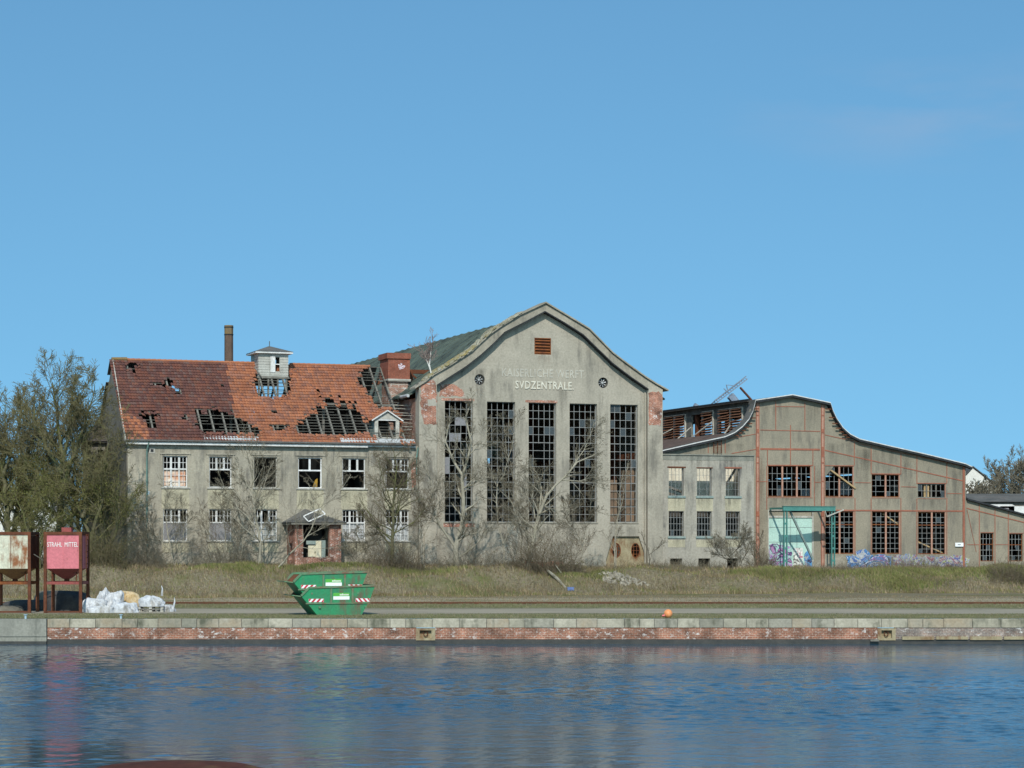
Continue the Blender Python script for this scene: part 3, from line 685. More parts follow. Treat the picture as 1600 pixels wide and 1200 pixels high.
    split(m, 'pier_base', 'plaster', R0)
    for a, b in ((695, 739), (761, 805), (826, 869), (890, 933), (953, 997)): stain(R0, -.004, a - 3, b + 3, 821, 862)
    for a, b, c, d in ((684, 694, 620, 760), (740, 760, 600, 700), (806, 825, 640, 790), (870, 889, 600, 720), (934, 952, 608, 760), (999, 1010, 610, 800)): stain(R0, -.004, a, b, c, d)
    stain(R0, -.004, 700, 790, 575, 622); stain(R0, -.004, 836, 862, 556, 574, 'grime_rust')
    stain(R0, HV - .004, 1013, 1034, 668, 860); stain(R0, HV - .004, 658, 681, 700, 830); stain(R0, -.004, 686, 945, 845, 888)
    # bare brick patches where the plaster has come off
    def patch(pts, v, seed, par=R0, mt='brick_exposed', jag=.06):
        r2 = random.Random(seed); pp = [FA.hit(x, y, v) for x, y in pts]; out = []
        for (a, za), (b, zb2) in zip(pp, pp[1:] + pp[:1]):
            n = max(1, int(math.hypot(b - a, zb2 - za) / .22))
            for k in range(n):
                t = k / n; out.append((a + (b - a) * t + r2.uniform(-jag, jag), za + (zb2 - za) * t + r2.uniform(-jag, jag)))
        m = MB(); m.prism(out, v, v + .008); return part(m, 'exposed_brick', mt, par)
    patch([(658, 602), (678, 592), (682, 606), (682, 663), (662, 663), (657, 640)], HV - .012, 1)
    patch([(688, 601), (706, 600), (715, 603), (722, 610), (726, 619), (686, 619)], -.012, 2)
    patch([(1013.5, 614), (1020, 612), (1030, 612), (1034.5, 616), (1034, 650), (1031, 666), (1013.5, 664)], HV - .012, 3)
    patch([(668, 624), (681, 623), (681, 634), (669, 634)], HV - .018, 4, mt='plaster_annex', jag=.03)
    patch([(820, 877), (880, 878), (880, 884), (820, 884)], -.012, 9)
    # roof vent louvre
    fr = MB(); a, b, c, d = vent; t = .06
    fr.box(a, a + t, .0, .2, c, d); fr.box(b - t, b, 0, .2, c, d); fr.box(a + t, b - t, 0, .2, c, c + t); fr.box(a + t, b - t, 0, .2, d - t, d)
    ve = part(fr, 'vent', 'rust_orange', R0)
    for k in range(5):
        z = c + t + (d - c - 2 * t) * (k + .15) / 5; s_ = MB(); h = (d - c - 2 * t) / 5 * .62
        s_.add([(a + t, .0, z), (b - t, .0, z), (b - t, .16, z + h), (a + t, .16, z + h), (a + t, .0, z + .03), (b - t, .0, z + .03), (b - t, .16, z + h + .03), (a + t, .16, z + h + .03)],
               [(0, 3, 2, 1), (4, 5, 6, 7), (0, 1, 5, 4), (1, 2, 6, 5), (2, 3, 7, 6), (3, 0, 4, 7)]); part(s_, 'slat', 'rust_orange', ve)
    m = MB(); m.box(a, b, .3, .34, c, d); part(m, 'vent_back', 'dark_underside', ve)
    # round fans
    for (c, r) in oc:
        g = MB(); g.tube([(c[0] + r * .93 * math.cos(t), .12, c[1] + r * .93 * math.sin(t)) for t in np.linspace(0, 2 * math.pi, 25)], .035, 6)
        w_ = part(g, 'round_vent', 'dark_underside', R0)
        for k in range(8):
            t = 2 * math.pi * (k + .3) / 8; b_ = MB(); p = (c[0] + .05 * math.cos(t), c[1] + .05 * math.sin(t)); q = (c[0] + .30 * math.cos(t), c[1] + .30 * math.sin(t)); nx, nz = -math.sin(t) * .05, math.cos(t) * .05
            b_.add([(p[0], .22, p[1]), (q[0] - nx, .19, q[1] - nz), (q[0] + nx, .25, q[1] + nz), (p[0], .24, p[1]), (q[0] + nx, .26, q[1] + nz), (q[0] - nx, .2, q[1] - nz)], [(0, 1, 2), (3, 4, 5), (0, 3, 5, 1), (1, 5, 4, 2), (2, 4, 3, 0)]); part(b_, 'fan_blade', 'zinc', w_)
        b_ = MB(); b_.tube([(c[0], .17, c[1]), (c[0], .27, c[1])], .08, 10); part(b_, 'fan_hub', 'zinc', w_)
        b_ = MB(); b_.box(c[0] - r, c[0] + r, .5, .52, c[1] - r, c[1] + r); part(b_, 'fan_back', 'dark_underside', w_)
    # raised lettering
    m = MB(); a = FA.hit(784, 586, 0); b = FA.hit(912, 586, 0); h = FA.hit(848, 573, 0)[1] - FA.hit(848, 586, 0)[1]
    put_text(m, 'KAISERLICHE WERFT', a[0], -.012, a[1] - .1, b[0] - a[0], h, .012, bold=.01, space=1.08); part(m, 'faint_lettering', 'letter_faint', R0, 'faint worn lettering, upper line')
    m = MB(); a = FA.hit(805, 606, 0); b = FA.hit(896, 606, 0); h = FA.hit(848, 593.5, 0)[1] - FA.hit(848, 606, 0)[1]
    put_text(m, 'SVDZENTRALE.', a[0], -.03, a[1] - .06, b[0] - a[0], h, .03, bold=.015, space=1.1); part(m, 'lettering', 'letter_cream', R0, 'raised pale lettering, lower line')
    # roof: the gable's curve carried back 52 m
    DP = 52.0
    rp = [(HL - .6, ft(HL) - .75), (HL + .05, ft(HL + .05) - .42)] + [(u, min(z - .34, max(q[1] for q in H_OUT) - 1.25)) for u, z in H_OUT[1:-1]] + [(HR - .05, ft(HR) - .42), (HR + .6, ft(HR) - .75)]
    m = MB(); m.strip(rp, .56, DP, .12); rf = part(m, 'roof', 'roof_felt_green', R0)
    m = MB()
    for k in range(1, 30):
        v = .56 + k * 1.75
        for (a, za), (b, zb3) in zip(rp[:-1], rp[1:]): m.add([(a, v, za + .001), (b, v, zb3 + .001), (b, v + .07, zb3 + .001), (a, v + .07, za + .001), (a, v, za + .06), (b, v, zb3 + .06), (b, v + .07, zb3 + .06), (a, v + .07, za + .06)], [(4, 5, 6, 7), (0, 1, 5, 4), (2, 3, 7, 6)])
    part(m, 'roof_seams', 'roof_felt_green', rf)
    m = MB(); rz = max(z for u, z in rp); ru = [u for u, z in rp if z == rz][0]
    for v in (6.5, 21, 37): m.box(ru - .12, ru + .12, v, v + .24, rz - .05, rz + .35)
    split(m, 'roof_vent_stub', 'dark_underside', rf)
    m = MB(); m.tube([(HL - .62, v, ft(HL) - .80) for v in (.3, 2.0)], .12, 8); m.tube([(HL - .62, 9.0, ft(HL) - 1.0), (HL - .62, 30.0, ft(HL) - .8)], .12, 8); split(m, 'gutter', 'zinc', rf)
    # side and back walls, floor and inner frame
    m = MB(); wl = [(v, v + 2.2, 6.0, 12.5) for v in range(16, 50, 5)]
    m.wall(.56, DP, -1, ft(HL) - .95, wl, HL + .05, .5, axis='v'); part(m, 'side_wall', 'wall_patchy', R0, 'side wall of bare brick with patches of cream plaster')
    m = MB(); m.wall(.56, DP, -1, ft(HR) - .95, [(v, v + 2, 9.3, 12) for v in (30, 37, 44)], HR - .5, .48, axis='v'); part(m, 'side_wall', 'plaster_side', R0)
    bw = []
    for a, b, c, d in ((827, 836, 657, 665), (841, 862, 656, 665), (826, 834, 675, 684), (846, 874, 672, 681), (845, 866, 684, 696), (882, 900, 659, 664), (884, 905, 677, 695), (791, 800, 697, 716), (826, 838, 700, 706)):
        p, q = FA.hit(a, d, DP - .5), FA.hit(b, c, DP - .5); bw.append((p[0], q[0], p[1], q[1]))
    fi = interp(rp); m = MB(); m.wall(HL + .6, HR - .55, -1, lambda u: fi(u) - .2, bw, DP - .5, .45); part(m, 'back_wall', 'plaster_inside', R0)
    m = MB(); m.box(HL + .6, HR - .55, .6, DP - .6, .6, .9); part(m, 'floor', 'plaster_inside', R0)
    m = MB()
    for v in range(6, 50, 6):
        zz = 16.0; m.box(HL + .7, HR - .7, v, v + .25, zz, zz + .3)
        for k in range(9):
            u = HL + 1.2 + k * 2.05; m.bar((u, v + .1, zz + .2), (u + 1.0, v + .1, min(fi(u + 1.0) - .5, zz + 3.2)), .12); m.bar((u + 1.0, v + .1, min(fi(u + 1) - .5, zz + 3.2)), (u + 2.0, v + .1, zz + .2), .12)
        for sx in (HL + 1.2, HR - 1.4): m.box(sx, sx + .35, v, v + .35, .8, zz)
    for sx in (HL + 1.3, HR - 1.6): m.box(sx, sx + .4, .8, 50, 9.6, 10.1)
    part(m, 'inner_frame', 'rust', R0)
    m = MB(); a, b = FA.hit(976, 800, 2.2)[0], FA.hit(991, 800, 2.2)[0]; m.box(a, b, 2.2, 2.9, .9, FA.hit(980, 735, 2.2)[1])
    a2, b2 = FA.hit(953, 800, 3)[0], FA.hit(964, 800, 3)[0]; m.box(a2 - .4, b2, 3, 3.5, .9, FA.hit(960, 750, 3)[1]); split(m, 'inner_brick_pillar', 'brown_rubble_wall', R0)
    m = MB(); a, z = FA.hit(732, 716, 30); m.box(a - .6, a + 1.0, 30, 30.2, z, z + 1.3); a, z = FA.hit(762, 716, 30); m.box(a, a + 1.1, 30, 30.2, z, z + 1.6); split(m, 'teal_cabinet', 'door_cyan', R0)
    return R0
hall()

# ================================================================== office wing with the broken tiled roof
EV, RV = -.42, 6.1                                    # eave line and ridge line, depth behind the front plane
OW = -.06                                               # its wall plane
def office():
    rng = random.Random(5)
    u0 = FA.hit(199.5, 760, OW)[0]; u1 = HL + .1
    B = thing('office_wing', 'two storey grey plastered office wing under a broken red tiled roof', 'derelict building', FA, ((u0 + u1) / 2, OW, 1.6))
    ze = FA.hit(420, 690.5, EV)[1]; zr = FA.hit(300, 565.5, RV)[1]
    ur0 = FA.hit(176.5, 562, RV)[0]
    DPT = 12.2
    cols = [(255, 293), (327, 362), (397, 433), (466, 503), (535, 571), (603, 639)]
    zu = (FA.hit(400, 762, OW)[1], FA.hit(400, 714, OW)[1]); zl = (FA.hit(400, 845, OW)[1], FA.hit(400, 796, OW)[1])
    ops = []; ups = []; lows = []; bas = []
    for i, (a, b) in enumerate(cols):
        ua, ub = FA.hit(a, 740, OW)[0], FA.hit(b, 740, OW)[0]
        o = (ua, ub, zu[0], zu[1]); ups.append(o)
        o2 = (ua, ub, zl[0], zl[1]) if i != 3 else (ua - .1, ub + .3, -.5, zl[1] - .4); lows.append(o2)
        if i != 3: bas.append((ua, ub, FA.hit(270, 892, OW)[1], FA.hit(270, 882, OW)[1]))
    ops = ups + lows + bas
    zw = ze - .12
    m = MB(); m.wall(u0, u1, -1, zw, ops, OW, .45); part(m, 'wall', 'plaster_office', B)
    # gable end, rear wall, floors inside
    f = lambda v: min(ze + (zr - ze) * (v - EV) / (RV - EV), ze + (zr - ze) * (2 * RV - EV - v) / (RV - EV)) - .22
    m = MB(); m.wall(OW + .45, DPT, -1, f, [(3.0, 4.0, 5.8, 7.4), (6.8, 7.6, 8.6, 9.8)], u0, .4, axis='v'); part(m, 'gable_wall', 'plaster_side', B, 'weathered gable end wall')
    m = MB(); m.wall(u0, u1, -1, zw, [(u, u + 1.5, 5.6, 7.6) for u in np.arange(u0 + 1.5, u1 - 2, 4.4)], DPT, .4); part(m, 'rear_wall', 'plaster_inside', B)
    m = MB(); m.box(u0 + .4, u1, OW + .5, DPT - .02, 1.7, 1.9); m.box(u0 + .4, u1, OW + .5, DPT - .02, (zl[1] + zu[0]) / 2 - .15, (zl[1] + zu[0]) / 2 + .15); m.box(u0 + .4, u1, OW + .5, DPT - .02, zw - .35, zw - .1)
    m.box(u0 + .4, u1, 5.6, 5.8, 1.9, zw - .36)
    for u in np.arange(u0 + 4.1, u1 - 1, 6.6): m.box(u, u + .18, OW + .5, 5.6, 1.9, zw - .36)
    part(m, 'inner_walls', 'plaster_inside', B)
    # spandrels and window surrounds
    m = MB()
    for i, o in enumerate(ups):
        zt_ = zu[0] - .10; zb_ = zl[1] + .04
        m.box(o[0] - .10, o[1] + .12, OW - .012, OW, zb_, zt_)
    for i, o in enumerate(lows):
        if i == 3: continue
        m.box(o[0] - .08, o[1] + .1, OW - .010, OW, zl[0] - .8, zl[0] - .12)
    split(m, 'cream_spandrel', 'plaster_cream', B)
    m = MB()
    for i, o in enumerate(ups + [x for k, x in enumerate(lows) if k != 3]):
        m.box(o[0] - .16, o[1] + .16, OW - .09, OW + .18, o[2] - .10, o[2] - .004)
    split(m, 'window_sill', 'timber_pale', B)
    m = MB()
    for o in ups: m.box(o[0] - .22, o[1] + .22, OW - .07, OW, o[3] + .12, o[3] + .20); m.box(o[0] - .16, o[0] - .1, OW - .03, OW, o[2] - .003, o[3] + .12); m.box(o[1] + .1, o[1] + .16, OW - .03, OW, o[2] - .003, o[3] + .12)
    split(m, 'window_surround', 'plaster_office', B)
    # windows
    def sash(o, transom_bars=True, lower='open', upper=3, fm='white_paint', bars=True):
        z0, z1 = o[2], o[3]; zt = z1 - (z1 - z0) * .42; u0_, u1_ = o[0], o[1]; v = OW + .12; t = .07
        f = MB(); f.box(u0_, u0_ + t, v, v + .08, z0, z1); f.box(u1_ - t, u1_, v, v + .08, z0, z1); f.box(u0_ + t, u1_ - t, v, v + .08, z1 - t, z1); f.box(u0_ + t, u1_ - t, v, v + .08, z0, z0 + t * .8)
        f.box(u0_ + t, u1_ - t, v - .02, v + .1, zt - .05, zt + .05)
        for k in range(1, upper): u = u0_ + (u1_ - u0_) * k / upper; f.box(u - .07, u + .07, v, v + .08, zt + .05, z1 - t)
        if lower == 'casement':
            for k in range(1, 3): u = u0_ + (u1_ - u0_) * k / 3; f.box(u - .05, u + .05, v, v + .08, z0 + t * .8, zt - .05)
        w_ = part(f, 'window', fm, B)
        if transom_bars:
            g = MB(); wd = (u1_ - u0_) / upper
            for k in range(upper):
                if rng.random() < .12: continue
                a = u0_ + wd * k; g.box(a + wd / 2 - .018, a + wd / 2 + .018, v + .02, v + .05, zt + .05, z1 - t); g.box(a + .05, a + wd - .05, v + .022, v + .048, (zt + z1) / 2 - .018, (zt + z1) / 2 + .018)
            part(g, 'glazing_bars', fm, w_)
        if lower == 'casement':
            g = MB(); wd = (u1_ - u0_) / 3
            for k in range(3):
                a = u0_ + wd * k
                for q in (.33, .66): zz = z0 + (zt - z0) * q; g.box(a + .05, a + wd - .05, v + .022, v + .048, zz - .016, zz + .016)
                g.box(a + wd / 2 - .015, a + wd / 2 + .015, v + .02, v + .05, z0 + .06, zt - .05)
            part(g, 'casement_bars', fm, w_)
        if lower == 'board': g = MB(); g.box(u0_ + t, u1_ - t, v + .03, v + .05, z0 + t, zt - .05); part(g, 'boarding', 'board_grey', w_)
        return w_, zt
    w_, zt = sash(ups[0], lower='casement')
    o = ups[0]; g = MB(); g.box(o[0] + .1, o[1] - .1, OW + .24, OW + .26, o[2] + .08, zt - .06); part(g, 'pale_backing', 'poster_pale', w_)
    sash(ups[1]); o = ups[1]
    g = MB(); m = MB(); m.box(ups[2][0], ups[2][0] + .05, OW + .12, OW + .2, zu[0], zu[1]); m.box(ups[2][1] - .05, ups[2][1], OW + .12, OW + .2, zu[0], zu[1]); m.box(ups[2][0] + .05, ups[2][1] - .05, OW + .12, OW + .2, zu[1] - .06, zu[1]); m.box(ups[2][0] + .05, ups[2][1] - .05, OW + .12, OW + .2, zu[0], zu[0] + .06)
    part(m, 'window', 'timber_pale', B, 'empty window frame')
    w_, zt = sash(ups[3], False, upper=2, fm='white_new')
    o = ups[3]; g = MB(); g.prism([(o[1] - .5, o[2] + .1), (o[1] - .15, o[2] + .1), (o[1] - .12, o[2] + .75), (o[1] - .3, o[2] + .6)], OW + .7, OW + .72); part(g, 'ochre_rag', 'rag_ochre', w_)
    sash(ups[4], False); sash(ups[5])
    sash(lows[0], lower='board'); sash(lows[1], lower='board'); sash(lows[2], lower='casement'); sash(lows[4], lower='casement'); sash(lows[5], lower='casement')
    for i in (1, 2, 4, 5):
        o = lows[i]; zt = o[3] - (o[3] - o[2]) * .42; g = MB(); g.box(o[0] + .08, o[1] - .08, OW + .22, OW + .235, o[2] + .06, zt - .06); part(g, 'boarding', 'timber_pale' if i == 2 else 'glass_pale', B)
    for i in (0,):
        pass
    for o in bas:
        m = MB()
        for k in range(4): a = o[0] + (o[1] - o[0]) * (k + .3) / 4; m.box(a, a + .06, OW + .1, OW + .16, o[2], o[3])
        part(m, 'basement_grille', 'timber_grey', B)
    a = FA.hit(237.5, 704, OW); m = MB(); m.box(a[0] - .2, a[0] + .2, OW - .02, OW - .002, a[1] - .18, a[1] + .2); w_ = part(m, 'wall_vent', 'timber_pale', B); m = MB(); m.box(a[0] - .1, a[0] + .1, OW - .03, OW - .022, a[1] - .1, a[1] + .1); part(m, 'vent_hole', 'dark_underside', w_)
    a = FA.hit(231, 770, OW); m = MB(); m.prism([(a[0] - .1, a[1] - .1), (a[0] + .1, a[1] - .12), (a[0] + .12, a[1] + .1), (a[0] - .12, a[1] + .12)], OW - .01, OW - .002); part(m, 'blue_patch', 'pin_blue', B)
    m = MB(); a = FA.hit(640, 725, OW); b = FA.hit(650, 758, OW); m.prism([(a[0], a[1]), (b[0], a[1] + .3), (b[0] - .02, b[1]), (a[0] + .2, b[1] - .2), (a[0] + .1, (a[1] + b[1]) / 2)], OW - .012, OW - .002); part(m, 'exposed_brick', 'brick_exposed', B)
    stain(B, OW - .004, 204, 400, 699, 740); stain(B, OW - .004, 400, 560, 699, 760); stain(B, OW - .004, 556, 652, 699, 800); stain(B, OW - .004, 570, 604, 700, 860)
    for a, b in cols: stain(B, OW - .016, a - 4, b + 4, 768, 800)
    for a, b in ((297, 324), (364, 394), (436, 462), (504, 532)): stain(B, OW - .004, a, b, 730, 850)
    stain(B, OW - .004, 203, 250, 800, 888); stain(B, OW - .004, 300, 440, 845, 888)
    # downpipe
    pu = FA.hit(229, 760, OW)[0]
    m = MB(); m.tube([(pu + .1, EV - .05, ze - .05), (pu, OW - .12, ze - .75), (pu, OW - .12, 1.3)], .06, 8)
    for z in (3.2, 5.4, 7.6): m.tube([(pu, OW - .12, z), (pu, OW - .12, z + .1)], .09, 8)
    part(m, 'downpipe', 'copper_pipe', B)
    m = MB(); a = FA.hit(652, 712, OW)[0]; m.tube([(a, OW - .2, zw - .1), (a - .1, OW - .12, zw - .9), (a - .1, OW - .12, zw - 2)], .06, 8); part(m, 'downpipe', 'copper_pipe', B)
    # eave: soffit, board, gutter
    ul = FA.hit(197, 690, EV)[0]; us_ = [ul, u1 - .3]
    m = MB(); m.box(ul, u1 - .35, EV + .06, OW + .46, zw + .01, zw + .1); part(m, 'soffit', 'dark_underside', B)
    brk = FA.hit(575, 694, EV)[0]
    m = MB(); m.box(ul, brk, EV, EV + .05, zw - .17, zw + .08); m.box(brk + .01, u1 - .35, EV + .08, EV + .13, zw - .12, zw + .05); split(m, 'eave_board', 'white_paint', B)
    m = MB(); m.tube([(ul - .05, EV - .08, ze - .03), (u1 - .4, EV - .08, ze - .03)], .075, 8); part(m, 'gutter', 'roof_felt_grey', B)
    m = MB(); a = FA.hit(320, 686, EV)[0]; b = FA.hit(405, 686, EV)[0]; c = FA.hit(533, 688, EV)[0]
    sl = (zr - ze) / (RV - EV)
    for p, q in ((a, b), (c, u1 - .4)):
        m.add([(p, EV, ze + .10), (q, EV, ze + .10), (q, EV + .3, ze + .3 * sl + .10), (p, EV + .3, ze + .3 * sl + .10), (p, EV, ze + .07), (q, EV, ze + .07), (q, EV + .3, ze + .3 * sl + .07), (p, EV + .3, ze + .3 * sl + .07)],
              [(0, 1, 2, 3), (4, 7, 6, 5), (0, 4, 5, 1), (2, 6, 7, 3), (1, 5, 6, 2), (3, 7, 4, 0)])
    split(m, 'flashing', 'zinc', B)
    # roof
    def P(u, t, h=0.0):                                 # t 0 at eave .. 1 at ridge, h above the rafters' top
        n = math.hypot(RV - EV, zr - ze); return (u, EV + (RV - EV) * t - h * (zr - ze) / n, ze + (zr - ze) * t + h * (RV - EV) / n)
    L = math.hypot(RV - EV, zr - ze)
    holes = [[(198, 569), (212, 569), (212, 578), (205, 578), (204, 575), (198, 575)], [(241, 596.5), (252, 596.5), (252, 601), (241, 601)], [(256, 596.5), (260, 592), (263, 592), (263, 596.5), (271, 596.5), (271, 601), (256, 601)],
             [(275, 608), (282, 608), (282, 617), (275, 617)], [(213, 645), (224, 645), (228, 646), (243, 645), (244, 670), (231, 670), (229, 660), (222, 655)], [(286, 649), (294, 649), (294, 655), (286, 655)],
             [(306, 641), (312, 640), (314, 646), (322, 647), (325, 641), (334, 640), (337, 644), (340, 637), (344, 645), (352, 645), (358, 650), (362, 643), (364, 650), (370, 652), (382, 658), (392, 663), (398, 668), (404, 676), (318, 677), (316, 671), (306, 664)],
             [(397, 594), (404, 583), (450, 583), (455, 608), (445, 614), (436, 619.5), (403, 619.5), (399, 606)],
             [(464, 659), (471, 658), (482, 650), (486, 644), (489, 645), (494, 650), (498, 645), (495, 635), (502, 631), (502, 640), (508, 637), (509, 622), (520, 622), (523, 634), (530, 634), (531, 627), (539, 627), (545, 640), (551, 640), (551, 625), (555, 626), (557, 643), (563, 646), (568, 656), (577, 656), (590, 660), (590, 681), (575, 677), (480, 677), (464, 672)],
             [(557, 588), (566, 587), (566, 579), (576, 578), (576, 567), (660, 560), (660, 690), (628, 690), (628, 645), (606, 637), (590, 634), (583, 634), (580, 622), (573, 611), (566, 604), (560, 602)],
             [(430, 641), (434, 641), (434, 645), (430, 645)], [(496, 613), (500, 613), (500, 618), (496, 618)], [(437, 664), (449, 664), (449, 670), (440, 670)], [(390, 668), (402, 668), (402, 680), (395, 680)], [(529, 617), (533, 617), (533, 624), (529, 624)], [(589, 650), (622, 650), (626, 692), (588, 692)], [(424, 664), (440, 662), (441, 672), (428, 672)]]
    def inside(x, y, pg):
        c = False; j = len(pg) - 1
        for i in range(len(pg)):
            if (pg[i][1] > y) != (pg[j][1] > y) and x < (pg[j][0] - pg[i][0]) * (y - pg[i][1]) / (pg[j][1] - pg[i][1]) + pg[i][0]: c = not c
            j = i
        return c
    rows = 28; tw = .212; nu = int((u1 - ur0) / tw) + 6; dark = MB(); orange = MB(); hmap = {}
    for r in range(rows):
        t0 = r / rows; t1 = (r + 1) / rows; sag = [0]
        for c in range(nu):
            u = ul - .05 + c * tw + 0.0
            if u > u1 - .45: break
            x, y = FA.px(*[u + tw / 2, *P(u, (t0 + t1) / 2)[1:]])
            gone = any(inside(x, y, h) for h in holes)
            hmap[(r, c)] = gone
            if gone or rng.random() < .0015: continue
            wob = .012 * math.sin(u * 1.7 + r * .6) + .012 * math.sin(u * .43)
            j = rng.uniform(-.008, .008); skew = rng.uniform(-.02, .02) if rng.random() < .1 else 0; slip = 0; tilt = 0
            if rng.random() < .35 and any(inside(x + a_, y + b_, h) for h in holes for a_, b_ in ((5, 0), (-5, 0), (0, 5), (0, -5))): slip = -rng.uniform(.1, .8) / rows; tilt = rng.uniform(-.9, .9) / rows; skew = rng.uniform(-.08, .08); j += .03
            hs = (.070 + j + wob, .120 + j + wob, .075 + j + wob); he = (.010 + wob, .055 + wob, .015 + wob)
            uu = (u + .004, u + tw * .30, u + tw - .002)
            tt0 = t0 - .10 / L * 0 - .035 / L; v_ = []
            for k in range(3): v_.append(P(uu[k] + skew, tt0 + slip + tilt * k * .4, hs[k]))
            for k in range(3): v_.append(P(uu[k] - skew * .3, t1 + slip + tilt * k * .4, he[k]))
            for k in range(3): v_.append(P(uu[k] + skew, tt0 + slip + tilt * k * .4, hs[k] - .06))
            M = dark if (x < 354 + (y - 565) * .13 + rng.uniform(-1.5, 1.5) and not (x < 232 and y > 640 + (x - 195) * .6 and rng.random() < .75)) else orange
            M.add(v_, [(0, 1, 4, 3), (1, 2, 5, 4), (6, 7, 1, 0), (7, 8, 2, 1)])
    RF = MB()
    n_r = 0
    for u in np.arange(ul + .3, u1 - .4, .86): RF.bar(P(u, 0, -.1), P(u, 1, -.1), .11, .16)
    rafters = part(RF, 'roof_rafters', 'timber_grey', B)
    m = MB()
    for r in range(rows + 1):
        # battens run only where the row is open or next to it, with a few breaks
        u = ul
        while u < u1 - .5:
            ln = rng.uniform(2.0, 4.5); e = min(u + ln, u1 - .45)
            if rng.random() > .22: m.bar(P(u, r / rows - .004, .0), P(e, r / rows - .004, .0), .028, .04)
            u = e + .01
    part(m, 'roof_battens', 'timber_grey', B)
    part(dark, 'roof_tiles', 'tile_dark', B, 'old dark red tiles'); part(orange, 'roof_tiles', 'tile_orange', B, 'newer orange tiles')
    # ridge tiles
    m = MB(); u = ur0
    ue = FA.hit(577, 572, RV)[0]
    while u < ue:
        x = FA.px(u, RV, zr)[0]
        if not (404 < x < 450): m.tube([(u, RV, zr + .03), (u + .4, RV, zr + .045)], [.10, .115], 7)
        u += .38
    split(m, 'ridge_tiles', 'tile_orange', B)
    m = MB(); m.tube([(ur0 - .1, RV, zr + .05), (ur0 + 1.0, RV, zr + .07)], [.13, .15], 7); part(m, 'lichen_ridge', 'chimney_top', B)
    # verge boards on the left gable
    m = MB(); m.bar(P(ul - .05, -.01, -.05), P(ur0 - .02, 1.0, -.05), .06, .26); part(m, 'verge_board', 'timber_pale', B)
    # rear slope
    m = MB(); Q = lambda u, t, h=0: (u, 2 * RV - P(u, t, h)[1], P(u, t, h)[2])
    skips = [(400, 456, .62, .9), (560, 660, .0, 1.0)]
    for c in range(int((u1 - ul) / .6)):
        u = ul + c * .6; x = FA.px(u, RV, zr)[0]
        for k in range(12):
            t0, t1 = k / 12, (k + 1) / 12
            if (398 < x < 452 and 4 <= k <= 10 and rng.random() < .8) or (585 < x and k > 3) or rng.random() < .003: continue
            a = [Q(u, t0, .02), Q(u + .6, t0, .02), Q(u + .6, t1, .02), Q(u, t1, .02), Q(u, t0, -.03), Q(u + .6, t0, -.03), Q(u + .6, t1, -.03), Q(u, t1, -.03)]
            m.add(a, [(3, 2, 1, 0), (4, 5, 6, 7), (0, 1, 5, 4), (1, 2, 6, 5), (2, 3, 7, 6), (3, 0, 4, 7)])
    part(m, 'rear_roof_slope', 'slate_dark', B)
    m = MB()
    for u in np.arange(ul + .3, u1 - .4, .86): m.bar(Q(u, 0, -.12), Q(u, 1, -.12), .11, .16)
    for r in range(0, 24): m.bar(Q(FA.hit(395, 590, RV)[0], r / 24), Q(FA.hit(458, 590, RV)[0], r / 24), .04, .05)
    part(m, 'rear_rafters', 'timber_grey', B)
    m = MB()
    for u in np.arange(ul + 1.3, u1 - .6, 3.4):
        for v in (3.2, 2 * RV - 3.2): m.bar((u, v, zw - .1), (u, v, ze + sl * (3.2 - EV) - .2), .16)
        m.bar((u, 3.2, ze + sl * (3.2 - EV) - .5), (u, 2 * RV - 3.2, ze + sl * (3.2 - EV) - .5), .15)
    m.bar((ul + .5, 3.2, ze + sl * (3.2 - EV) - .35), (u1 - .6, 3.2, ze + sl * (3.2 - EV) - .35), .16)
    split(m, 'attic_post', 'timber_grey', B)
    # roof turret
    zc0 = FA.hit(425, 596, RV - 1.0)[1]; vt = RV - 1.25
    ca, cb = FA.hit(404, 570, vt)[0], FA.hit(450, 570, vt)[0]; z1 = FA.hit(427, 552.5, vt)[1]; z0 = FA.hit(427, 590, vt)[1]
    T = MB(); wo_ = [(FA.hit(427, 570, vt)[0] - .02, FA.hit(437, 570, vt)[0], FA.hit(427, 580, vt)[1], FA.hit(427, 558, vt)[1])]
    T.wall(ca, cb, z0, z1, wo_, vt, .12); T.wall(ca, cb, z0, z1, [(wo_[0][0] + .3, wo_[0][1] + .3, wo_[0][2] + .2, wo_[0][3])], vt + 2.2, .12)
    T.wall(vt + .12, vt + 2.2, z0, z1, [], ca, .12, axis='v'); T.wall(vt + .12, vt + 2.2, z0, z1, [], cb - .12, .12, axis='v')
    tt = part(T, 'roof_turret', 'boards_white', B)
    m = MB()
    k = z0
    while k < z1 - .1:
        for (a, b) in ((ca - .02, wo_[0][0] - .03), (wo_[0][1] + .03, cb + .02)): m.box(a, b, vt - .025, vt - .002, k, k + .15)
        if k > wo_[0][3] or k + .15 < wo_[0][2]: m.box(wo_[0][0] - .03, wo_[0][1] + .03, vt - .024, vt - .002, k, k + .15)
        m.box(ca - .022, ca - .002, vt, vt + 2.3, k, k + .15); k += .19
    part(m, 'weatherboards', 'boards_white', tt)
    m = MB(); a = wo_[0]; m.box(a[0] - .2, a[0] + .16, vt - .05, vt - .026, a[2] - .08, a[3] + .05); m.box(a[0] + .1, a[1], vt + .02, vt + .06, (a[2] + a[3]) / 2 - .03, (a[2] + a[3]) / 2 + .04); part(m, 'shutter', 'white_paint', tt)
    m = MB(); o_ = .30; m.box(ca - o_, cb + o_, vt - o_, vt + 2.32 + o_, z1 + .002, z1 + .13); part(m, 'turret_eave', 'white_paint', tt)
    m = MB(); o_ += .04; cx, cv = (ca + cb) / 2, vt + 1.16
